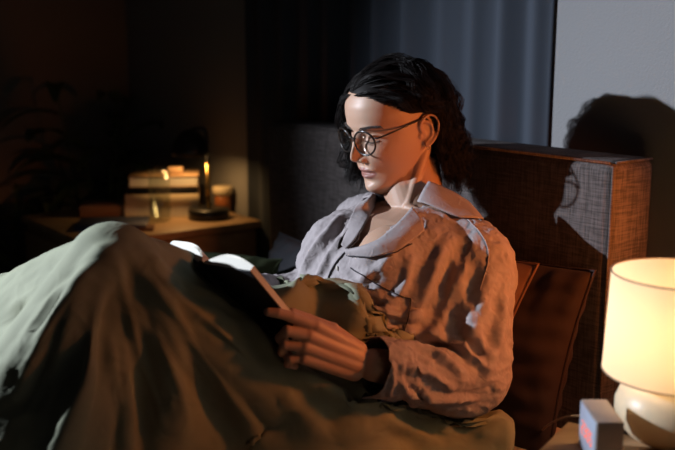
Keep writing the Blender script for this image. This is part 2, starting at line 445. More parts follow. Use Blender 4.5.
DUVET_MM = [286,1352,100,-1,3,34,-1,2,34,-1,4,34,-1,4,34,0,7,34,0,9,33,1,12,32,1,13,31,1,15,31,3,18,29,5,22,25,8,29,15,5,31,7,-12,29,1,-27,20,-3,-31,12,2,-32,5,8,-30,2,17,-27,1,21,-25,1,23,-25,2,23,-24,5,24,-23,6,25,-22,6,25,-24,9,23,-25,12,20,-26,17,13,-26,22,5,-24,24,0,-21,24,-9,-19,21,-18,-16,17,-25,-14,16,-27,-14,19,-25,-15,21,-22,-14,23,-21,-14,23,-22,-14,23,-20,-15,25,-18,-15,27,-15,-17,27,-12,-17,28,-8,-18,29,-6,-18,29,-4,-18,29,-3,-18,29,-1,-18,29,-2,-18,29,0,-18,29,-1,-19,29,0,-18,29,0,-19,28,0,-20,28,-1,-19,28,-1,-21,28,0,-20,28,0,-20,27,0,-21,27,0,-20,28,0,-21,27,0,-21,27,0,-21,27,0,-21,27,1,-21,27,0,-10,14,0,-11,-4,123,10,16,-6,8,13,-10,5,15,-15,4,14,-15,3,9,-9,5,2,-6,-3,0,-5,-7,-5,-6,-17,-5,-20,-21,-11,-24,-21,-8,-23,-13,-8,6,-10,-25,10,6,-23,25,20,-3,23,5,4,-2,-1,6,-5,1,1,-1,18,-14,0,24,-10,8,14,-19,-5,6,-2,8,-12,-9,0,-26,14,6,-9,21,-5,12,16,-10,-1,-4,-8,-6,-9,-14,-3,-6,-17,0,-3,-9,7,-1,-2,-2,4,18,-1,10,20,1,11,14,4,7,6,3,1,-1,1,-3,-1,-1,-2,0,-2,-2,-2,-5,-5,-5,-6,-5,-6,-7,-5,-7,-6,-4,-5,-8,-5,-2,-8,-5,-1,-6,-4,-3,3,2,10,5,3,6,6,3,9,1,-1,3,-6,-2,-5,0,-1,-10,3,2,-8,5,3,-9,-2,-1,0,-7,-5,5,-7,-6,2,-2,-2,-9,2,-1,-11,0,1,-4,2,0,5,-1,0,-3,-2,-3,-3,19,-12,12,22,-14,-2,40,78,81,-5,-8,-3,-6,-3,-3,-8,-12,2,-11,-15,2,-16,-13,-7,-24,-10,-13,-19,-13,-20,-15,-6,-18,-6,-5,-13,-4,0,-4,2,3,10,3,9,-5,8,18,1,-1,-4,-7,3,-9,6,19,-14,29,15,-19,13,7,-10,3,-1,9,3,-9,8,2,-15,11,4,5,4,-23,6,17,-5,16,0,-21,2,-8,-15,-9,-24,4,0,-16,-2,3,-6,-6,-1,-3,0,-2,-1,-1,-3,3,4,12,-1,-13,4,-2,-7,0,-3,2,-6,0,8,-3,4,11,3,8,10,3,7,7,1,4,8,0,3,12,0,4,7,-1,0,5,-3,-5,-1,-2,-6,-5,-2,-5,3,-5,-6,-2,-3,-4,-16,-3,-2,-18,-3,-3,-22,4,0,-18,4,0,-8,-4,-1,2,-8,-4,7,-11,-6,16,-2,-2,9,2,1,-7,5,4,-11,-1,1,8,-5,-1,16,-1,-1,3,-3,0,-11,-1,-1,5,14,-4,19,24,-12,-17,-1,-1,-12,-8,27,110,-26,-14,-23,-18,-13,-13,-18,-7,-17,-15,2,-21,-7,5,-16,3,1,-12,10,11,2,13,17,-4,9,6,-1,0,-10,5,-2,-23,-1,-4,-18,-2,7,-6,10,18,10,10,2,-11,-5,-10,-4,-2,3,2,13,12,4,11,-3,13,-1,-11,11,-12,0,16,-7,-14,3,-3,3,-8,-15,10,-10,-13,11,-23,10,3,-1,8,2,0,2,1,-10,-2,1,-7,-4,-1,-2,0,-2,0,-2,-2,3,3,5,-4,-5,2,-5,-8,3,-7,-8,0,-4,-4,-2,-2,-1,0,0,-1,0,0,-1,0,0,-3,-1,-4,-1,-1,-2,0,8,3,-2,4,8,0,6,7,-10,7,7,-7,-5,-3,-3,-10,-6,4,-11,-5,8,-11,-1,12,-4,0,13,-3,-1,5,-3,-2,4,-3,-3,-2,0,0,-12,1,3,-1,0,3,13,2,2,5,0,0,-4,1,-1,10,0,-2,14,3,-5,1,28,-11,-14,4,-2,-17,4,0,3,-113,19,13,8,9,3,2,5,-9,5,7,-4,7,3,1,7,-2,1,4,-4,-3,2,-12,-8,3,-28,-5,10,-27,8,19,-9,12,20,-10,-1,14,-11,8,-3,-3,3,-5,1,4,0,15,12,2,18,2,-4,17,-2,-11,14,-8,-9,1,-7,-1,-3,-7,2,-8,0,1,-7,-1,2,-5,-2,1,-12,3,0,2,1,4,-1,4,-1,11,2,3,-5,-2,0,-1,0,-1,-1,1,0,-3,0,-3,-2,0,-3,-2,2,-1,-3,1,-1,0,1,0,-4,-3,-1,-4,-3,-2,-5,-4,1,-3,-4,2,-1,-5,3,2,-1,5,5,0,1,6,6,6,6,4,4,5,5,3,3,8,-2,2,8,0,2,5,0,1,2,-1,-2,-4,-1,-2,-8,-2,-1,0,-1,-2,-3,-2,0,-3,-4,-3,5,-2,-10,4,1,-1,0,-2,-3,0,-3,-3,0,-3,-4,-15,-1,-6,-7,22,-9,-4,0,-1,-24,-5,-2,12,1,-3,17,-116,31,4,4,-18,-5,5,-8,0,8,-11,1,11,-16,-2,8,-16,-1,5,-8,1,3,-9,-2,3,-3,8,1,11,5,5,4,-10,3,13,2,-1,12,6,0,1,0,-2,1,0,-1,-6,-7,2,3,-4,0,5,-3,2,-1,-1,3,-6,-5,6,-14,3,2,-1,-6,4,4,3,3,2,10,6,-1,15,0,-1,3,1,-1,0,3,4,9,-1,9,2,2,0,-2,1,1,-1,-3,-2,3,-4,-7,1,-3,-3,2,-1,0,2,2,2,1,-1,0,2,-2,-2,2,-1,0,6,1,3,8,6,5,7,9,7,4,6,5,1,0,-1,-2,-4,-9,-7,-4,-13,-14,-5,-7,-10,-1,-2,-7,1,-2,-9,-1,-2,-7,-2,-4,-5,-4,-5,0,-1,-1,0,2,1,4,5,2,10,7,1,8,0,4,-4,-4,-6,-16,-4,-4,-14,4,0,-7,5,-3,11,22,-1,-3,15,-1,-17,-4,-10,17,-15,0,11,-2,7,-12,-106,-67,-3,6,3,2,5,-2,2,6,0,-1,4,4,1,4,3,-2,5,0,1,3,3,0,1,7,0,2,8,4,4,5,7,0,8,6,0,4,-1,2,-1,0,4,-5,-2,2,8,-8,6,-11,-2,-1,-5,0,6,-4,-14,8,-9,4,-5,7,-4,1,3,6,4,-1,9,3,3,4,-1,4,5,5,1,3,-3,4,-2,5,0,5,-2,10,6,0,1,0,0,0,2,-1,-5,-3,-2,-3,3,-1,1,5,0,1,4,0,1,3,3,5,7,5,5,7,2,2,6,-2,-3,-1,-5,-7,-8,-5,-10,-11,-2,-11,-15,-2,-10,-14,-1,-7,-9,-2,-1,-1,-2,0,1,2,-1,-4,0,0,-2,1,-1,-2,-1,-1,3,-1,1,7,2,0,9,4,1,8,1,1,-13,-2,2,-14,2,4,4,-2,3,11,10,2,10,25,-3,-1,22,1,-15,12,-2,-6,-3,1,10,-15,-2,13,11,-8,-12,-4,-15,-8,-102,-68,0,5,7,1,4,4,-1,2,2,0,-1,1,1,2,5,3,4,9,5,7,11,1,7,12,2,5,6,-5,0,11,1,2,0,3,7,-14,1,5,-13,0,1,5,-16,3,-9,-9,-5,-10,4,8,-6,-11,4,-6,12,-4,6,8,7,3,8,6,0,7,3,-2,
4,2,-1,3,0,5,-2,-2,6,-1,1,6,-3,0,3,1,0,5,7,-3,3,5,-1,-5,-3,1,1,3,6,9,7,3,4,7,0,1,5,-3,-4,1,-5,-9,-5,-5,-9,-10,-2,-9,-14,2,-9,-13,0,-7,-7,-1,-6,-4,-5,-2,4,-4,1,4,0,5,4,-1,4,3,1,-1,-3,-2,-2,-1,0,-5,-4,2,-1,2,4,4,8,4,4,-1,3,3,-10,1,3,-18,4,4,-7,6,5,-3,9,7,-7,15,9,-5,11,10,-1,-11,13,8,-6,14,16,-5,14,18,0,11,15,27,1,-13,7,-5,-7,2,5,2,-63,-32,0,0,3,-1,1,3,0,1,4,1,2,8,-1,1,8,-1,1,7,0,4,6,2,2,3,-3,2,1,1,2,1,-3,5,-8,-4,6,-9,-4,5,1,-2,4,4,1,-11,-10,5,2,-4,-2,6,-14,12,-5,2,7,4,2,2,4,-3,3,1,-2,1,0,0,1,2,0,0,2,1,2,1,2,0,-1,2,-1,-2,2,-2,0,3,6,-1,2,1,3,2,3,8,11,9,-1,-1,0,-3,-7,-9,3,-8,-12,4,-5,-10,3,1,-5,0,1,1,0,1,1,-2,3,2,0,-1,2,-4,3,5,-2,1,2,1,-1,-1,-1,-2,-1,1,-1,-2,0,-2,-2,0,-6,-6,0,-3,-3,3,4,-5,7,5,-12,9,6,-8,8,6,-5,7,5,1,9,5,10,8,5,10,6,3,4,1,0,3,-3,0,4,2,2,3,-1,0,-11,-12,5,-10,-20,8,-8,-9,13,5,5,6,17,1,2,18,-27,-9,-1,0,-1,-1,1,-1,0,0,2,0,0,0,0,0,0,-1,1,3,-2,-2,0,4,1,-3,3,4,-5,0,1,1,-3,-1,16,-4,6,9,-8,8,-1,-7,-3,-12,13,7,-9,11,-2,5,7,-7,10,5,0,-7,1,-2,-8,-2,-5,1,-2,-2,-3,-2,1,-1,-1,0,0,1,1,-1,1,1,-1,2,1,-2,1,-2,-1,-3,1,3,2,2,3,3,4,8,3,-2,-6,-8,2,-9,-13,3,-3,-6,-1,1,0,-1,4,2,2,3,3,3,4,0,4,4,2,4,0,-1,2,5,0,4,1,-3,4,0,-5,2,0,-2,1,-3,-3,-1,-4,-1,2,-2,-4,3,4,1,4,9,3,1,2,1,0,-1,-1,0,0,1,1,0,7,2,0,8,-1,0,-1,-1,-2,-5,0,0,1,2,2,4,0,0,-2,-2,-4,-5,-1,0,4,0,-1,1,-8,-8,0,-4,14,0,-11,16,3,-19,-4,-4,-27,-7,3,0,2,-1,0,-1,0,0,-2,-1,1,-2,0,1,-1,2,1,-2,2,0,0,1,-1,2,0,-1,2,-1,6,-5,1,1,-2,-1,-6,15,-3,2,-1,-4,4,-12,1,0,15,8,1,-2,2,-2,-9,0,-1,2,-1,-2,6,0,3,-6,1,2,-2,2,1,-2,2,1,-2,0,-1,-1,1,0,-2,0,0,-1,1,-2,1,-2,0,2,1,2,5,0,1,-6,-8,1,-5,-8,-4,4,3,-2,5,6,-1,5,4,1,2,3,0,1,0,1,0,1,0,-1,-2,0,1,0,5,-2,-4,6,-3,-7,7,-1,-4,5,2,-2,6,5,-1,6,5,-2,4,4,0,4,4,-1,1,0,0,0,-3,-4,0,0,2,1,0,8,-1,-1,3,-1,0,-2,-1,-2,3,-1,0,4,1,-2,-4,2,0,0,0,-1,-1,-1,1,1,-2,-1,5,-6,0,-2,-4,2,-4,-16,-6,-1,-6,16,-1,-4,6,1,-23,13,-2,-2,-6,2,-1,-1,0,1,-3,1,0,-4,4,2,-7,1,2,-6,1,2,-4,0,0,-1,0,-2,3,0,-4,7,-1,4,-4,0,2,-3,0,-7,13,-1,1,4,1,0,-6,2,2,-4,-1,0,8,1,2,-4,1,2,-8,0,-3,2,0,-1,5,-1,0,-1,-1,2,-3,2,1,-3,-1,3,-4,1,-3,-2,0,0,0,3,-4,1,-3,2,3,-2,2,1,-2,-2,7,6,2,3,3,0,2,0,1,-1,-1,1,0,-1,2,0,-1,2,0,-2,2,0,-2,2,-1,-1,-1,1,0,0,3,2,0,0,0,2,-1,-3,3,-2,-4,5,-1,-4,6,1,-2,5,3,0,5,2,-3,4,3,0,1,2,5,0,0,4,-4,-5,2,1,-1,4,2,2,-7,-1,-2,-6,0,0,6,-5,-2,-2,-8,-1,0,-3,0,4,-7,-3,-9,-6,-2,-1,3,2,9,-3,11,-2,-7,7,0,11,12,9,-23,14,1,4,5,-1,1,2,1,1,0,2,-1,-2,0,-3,-2,1,-2,-7,0,-1,-10,2,2,-11,1,3,-7,0,1,-2,0,-5,10,0,3,-3,-1,0,2,1,-6,10,0,2,1,1,1,0,1,2,-12,-1,-2,2,-1,-3,6,1,2,-2,-1,4,-8,1,1,-1,1,-2,2,-2,3,-5,0,-2,1,-2,0,-2,-1,-5,-1,-4,2,0,-2,1,4,0,-2,8,8,0,1,1,0,-1,-1,1,-1,-2,1,-1,-1,1,-1,-2,1,0,0,1,1,1,1,0,1,1,-4,-3,1,-2,-2,1,-1,1,1,2,0,0,2,1,-1,2,2,-2,1,3,-3,0,-1,0,-2,-3,2,-2,-2,1,2,6,2,2,2,3,-1,-7,8,4,2,-3,0,-4,-7,-2,2,-1,1,2,0,-2,-4,-2,0,3,5,1,0,-6,-2,-4,1,2,8,4,1,3,4,6,-7,3,2,0,-8,2,-2,-2,9,-15,-18,21,0,-2,-4,2,1,0,2,0,1,0,2,2,1,2,2,-1,1,1,0,-1,-2,0,-5,-5,1,-3,-12,1,1,-15,1,4,-9,0,-6,10,0,5,-5,-1,3,-3,1,-2,2,-1,-1,1,1,-5,10,0,0,1,0,3,-9,0,0,0,0,-4,7,-2,2,-2,-2,5,-8,0,-3,5,-4,1,-4,-1,0,1,-6,-2,-2,-5,2,0,-3,1,2,4,-4,0,7,-1,2,4,0,3,4,0,2,4,-1,2,2,0,0,1,-1,-1,-1,0,0,0,0,-1,-1,1,0,-1,1,-1,0,2,-2,-3,1,-2,-2,3,-2,-2,4,-1,-2,4,0,-4,2,0,1,-3,2,4,-5,2,7,0,1,0,2,-2,-8,-1,-2,4,-4,0,-3,-2,1,-5,1,-1,2,2,1,1,-5,1,2,1,0,-3,5,1,2,4,3,-1,-2,2,-1,-1,-1,-2,0,2,3,-5,2,5,-5,0,-3,-2,-1,0,-12,-17,0,0,3,0,-3,0,0,-1,1,1,-2,3,0,-2,5,2,-2,9,1,1,9,0,5,7,-1,1,2,1,-5,-7,1,-3,-19,1,5,-15,1,-7,11,0,1,1,-1,0,2,1,-2,3,0,4,-8,0,2,-6,0,-3,10,-1,-2,6,-2,8,-11,-1,0,-2,-3,-5,7,-4,4,-7,-1,3,4,-6,-4,-3,-5,1,0,-4,1,0,-2,1,-1,2,0,0,2,-4,-1,6,-3,-1,4,-1,1,4,-1,1,4,-1,4,5,0,3,3,0,0,0,1,-1,-1,1,1,0,3,0,0,2,1,-1,3,-1,-1,2,1,0,2,0,-1,2,1,0,4,0,-2,4,-1,-3,1,1,-1,-4,-1,0,-9,-7,4,-1,1,-7,1,2,2,2,0,8,-3,0,-1,-4,-1,2,-2,1,-1,1,-1,-1,-2,0,-2,1,2,2,3,0,0,3,3,1,-1,-1,-3,-6,0,-5,-4,-1,2,-2,0,0,17,-22,0,-4,-1,-1,0,0,0,-2,0,0,-1,-1,0,-5,0,0,-6,1,1,-9,5,1,-9,9,2,-3,13,0,4,13,1,0,0,0,-4,-23,2,4,-13,1,-5,7,0,1,0,0,3,-5,0,-1,4,0,-4,14,-1,2,-2,-2,9,-15,-3,-5,7,-4,-2,4,-2,7,-8,-2,5,6,-5,-6,-4,-3,-2,0,-3,1,1,-4,0,-2,1,0,0,1,-2,-1,2,2,0,-2,-1,1,2,-3,-2,3,-2,0,5,-3,0,5,-1,2,6,-1,2,3,0,2,1,1,-1,-1,
0,-1,-1,0,-2,0,1,0,-1,1,-2,-2,0,-1,0,1,-1,-2,0,0,0,0,0,-1,2,0,-1,3,-1,-4,5,6,5,-2,3,10,-1,0,-5,-2,-1,-7,4,1,-1,1,1,0,-2,-1,2,-5,-1,2,-2,2,-1,0,-1,-2,0,1,-2,-1,-1,0,-2,-1,4,0,1,0,-2,1,3,-2,0,1,11,-25,4,3,2,-4,2,1,0,1,0,0,1,2,-1,2,1,0,0,0,-1,-3,-1,0,-7,-2,1,-12,1,1,-14,9,1,-4,21,3,1,7,1,-3,-24,1,4,-12,1,-1,2,0,-3,11,-1,-3,13,-2,5,-11,-1,10,-14,-4,-8,14,-3,2,-1,-1,7,-8,-3,4,6,-5,-4,-6,2,-4,-1,-3,-2,6,-9,-1,-3,2,0,1,0,2,1,-1,-1,0,2,-2,-3,3,1,-1,-2,0,0,0,-1,0,1,-2,-1,5,-4,0,6,-1,1,4,0,1,1,-2,4,5,0,0,1,1,-2,-2,-1,-1,0,0,0,1,1,0,-1,-1,1,2,1,0,-1,2,-1,-1,1,0,2,0,3,4,3,2,-8,0,-2,-7,2,1,3,-1,-1,7,-2,-1,3,0,0,0,2,2,3,3,3,1,-2,-2,-4,-1,0,-2,-4,-2,0,-2,-1,1,-1,0,-3,-1,0,-2,0,0,-1,0,0,2,-10,-19,-1,2,2,1,0,0,-1,0,1,0,2,-1,1,5,-2,-1,5,-2,0,8,1,0,6,2,-1,2,1,1,-6,-2,0,-20,1,1,-14,24,3,0,8,2,-3,-9,0,-1,2,0,1,2,-1,7,-18,-2,9,-10,-4,-11,18,-3,5,-8,-1,7,-6,-4,2,6,-2,0,-8,4,-7,-1,-5,-3,11,-10,-1,-3,2,-1,-1,0,1,0,0,1,0,-1,2,2,-1,-4,-2,4,-2,-3,3,2,1,-2,-1,-1,1,-1,0,2,-1,-1,1,-1,-1,2,-1,0,4,2,1,2,-5,9,7,-2,4,5,1,-6,-2,0,-4,-2,0,-1,0,1,-1,-1,-1,1,0,0,1,0,3,-2,-6,2,0,-2,-1,1,4,-1,2,4,-1,-2,-2,4,3,-2,3,3,-1,0,0,-2,-2,-1,-4,-2,-2,-1,-2,0,5,-2,-1,2,0,0,0,0,1,-1,0,0,2,-1,-1,4,-1,1,-1,0,-1,-5,-21,19,-3,-1,-7,2,0,-2,-3,1,0,-2,1,0,-3,-2,-1,1,1,-4,1,1,-9,2,6,-9,1,10,-6,1,13,-1,1,7,1,1,-21,2,1,-16,23,3,0,9,1,0,-8,0,7,-20,-2,10,-6,-4,-13,20,-3,8,-12,-1,5,-4,-3,-1,5,-1,6,-9,3,-9,-1,-4,-6,11,-11,-1,1,-1,-1,-3,2,0,0,0,0,-1,-1,1,1,0,1,0,-1,2,3,-1,-3,-2,5,-4,-5,4,1,1,-2,0,-1,0,0,-1,1,0,1,2,1,4,2,-3,-2,3,5,-5,-2,-5,8,7,-5,12,11,0,-1,0,-1,-9,-3,1,-4,-2,0,0,1,0,0,0,-1,1,0,1,-3,-3,0,1,2,3,1,2,0,2,-2,0,0,-2,-1,-1,-2,-2,-1,2,1,0,1,2,2,0,1,0,-1,0,0,0,0,0,0,-2,-1,0,-1,0,1,-1,0,-3,-1,-1,0,0,0,0,-23,-16,3,1,5,-4,0,2,2,-1,1,-2,-2,3,-2,-1,3,-2,1,6,-1,1,5,-1,1,3,0,1,-4,0,3,-11,2,14,-13,1,19,-4,2,-17,1,3,-10,4,1,9,-6,-3,4,2,-2,-17,21,-2,9,-13,-2,4,-5,-2,-4,5,-1,12,-9,2,-8,-2,-2,-11,11,-10,1,7,-4,-1,-6,2,-1,-1,1,0,-1,0,1,1,1,0,0,-2,1,0,0,0,0,0,2,3,-2,-2,0,3,-4,-6,6,0,-1,-1,0,0,1,-1,0,0,1,1,0,2,7,3,-5,-4,5,6,-7,-6,0,3,3,-7,10,12,-2,9,5,-1,-7,-2,0,-9,-4,0,-1,0,0,0,1,0,1,-1,1,-1,-4,1,1,-3,0,0,3,-1,0,0,0,0,3,1,1,0,1,0,0,-2,0,-1,-1,0,0,0,-1,-1,0,0,0,0,0,1,0,0,-1,0,0,2,0,0,-2,0,-1,-1,0,-15,4,-5,-1,-1,-1,1,-2,1,-2,-1,0,-2,1,-3,0,-1,-7,1,-2,-4,4,-2,-3,5,0,-1,8,-1,0,9,-1,2,0,0,12,-19,2,21,-9,1,0,-1,1,-11,4,-1,-18,20,-2,10,-13,-2,6,-7,-2,-9,5,0,18,-8,2,-7,-3,0,-15,8,-9,2,10,-8,-3,-3,1,-1,-3,2,0,0,0,0,0,1,1,0,-2,0,-1,1,1,2,-2,0,-1,1,0,0,0,1,1,0,-1,1,2,-4,-4,5,0,-1,0,-1,-1,1,-1,0,1,5,1,-3,1,12,4,-6,-5,6,3,-10,-7,2,2,0,-4,4,9,-3,12,9,-2,0,3,0,-11,-5,-1,-1,1,0,2,3,0,-2,-4,0,-1,-4,0,1,0,1,0,0,0,-1,-1,1,1,-2,-1,0,0,0,-1,1,-1,0,3,0,0,1,-1,0,-1,1,0,-1,-1,0,0,0,0,1,0,-1,-2,1,1,-1,-8,-25,-9,-1,2,6,0,-1,1,1,0,2,2,-2,0,3,1,-3,5,1,-5,2,0,1,-3,0,0,-7,2,1,-8,4,1,-8,13,0,0,13,-1,7,-14,2,1,-3,-1,-6,16,-1,10,-14,-1,11,-12,-1,-14,5,0,21,-7,0,-3,-3,1,-18,4,-6,-1,14,-10,0,1,-2,-1,-6,4,-1,0,1,0,0,-1,0,1,0,1,-2,0,1,1,-1,0,0,0,0,0,0,0,0,0,-1,0,1,0,-1,0,0,0,1,-3,-2,4,-1,-1,2,-1,0,1,0,0,0,6,1,-5,2,15,6,-8,-3,8,3,-12,-6,1,2,-1,-2,-3,4,-1,11,6,-2,9,7,-2,-13,-6,-1,-5,-2,0,2,4,-1,0,0,0,-1,-3,0,0,2,0,1,0,0,-1,1,0,0,-1,0,0,0,0,0,-2,0,0,1,0,0,1,0,0,0,0,0,-1,0,0,0,0,0,-2,0,-2,-2,-8,-27,1,2,-1,-2,1,0,1,1,0,-1,1,1,-1,3,0,1,3,-1,-1,3,1,-4,2,1,0,2,1,-1,-1,0,0,-8,2,1,-17,12,1,-6,19,-1,2,1,0,9,-18,0,16,-11,-1,-19,5,-1,19,-6,1,4,-2,0,-18,0,-3,-6,14,-11,2,4,-4,-2,-5,4,-2,-2,1,1,2,-1,1,0,0,0,0,-1,0,-1,1,0,-1,0,0,0,0,1,1,-1,-1,0,1,1,0,-1,0,0,2,-1,-2,2,-2,-1,1,-2,-1,2,0,0,2,-1,1,0,1,-1,-1,5,1,-3,3,16,5,-8,-2,8,1,-12,-5,-1,4,2,-2,-6,1,1,3,1,1,14,8,-3,-9,0,-2,-6,-3,0,0,-1,0,0,1,0,0,-1,0,0,0,-1,0,0,0,0,1,-1,0,0,1,0,0,0,0,0,0,0,-1,-1,0,1,1,0,0,-1,0,-1,1,-1,-1,0,0,-2,-6,-28,-1,4,0,1,0,0,-1,0,0,1,-1,1,0,2,-1,-1,1,0,0,3,0,-3,2,1,-1,1,0,0,3,2,-2,4,1,-1,-6,1,1,-15,5,1,4,0,0,13,-3,-1,-20,4,-1,10,-4,1,14,-2,-1,-18,-2,1,-11,11,-10,4,10,-8,-2,-2,2,-3,-5,2,1,1,0,0,0,-1,0,0,1,0,0,0,1,-2,-1,0,1,0,0,-1,1,0,1,0,1,0,-1,-1,0,1,0,-1,0,-1,-1,2,0,-2,1,-1,0,2,-3,0,2,0,0,1,1,-1,-1,1,0,-1,5,2,-4,3,18,7,-6,-1,7,-1,-12,-4,-3,2,6,-3,-5,2,2,-2,-4,2,12,6,-4,-5,4,-1,
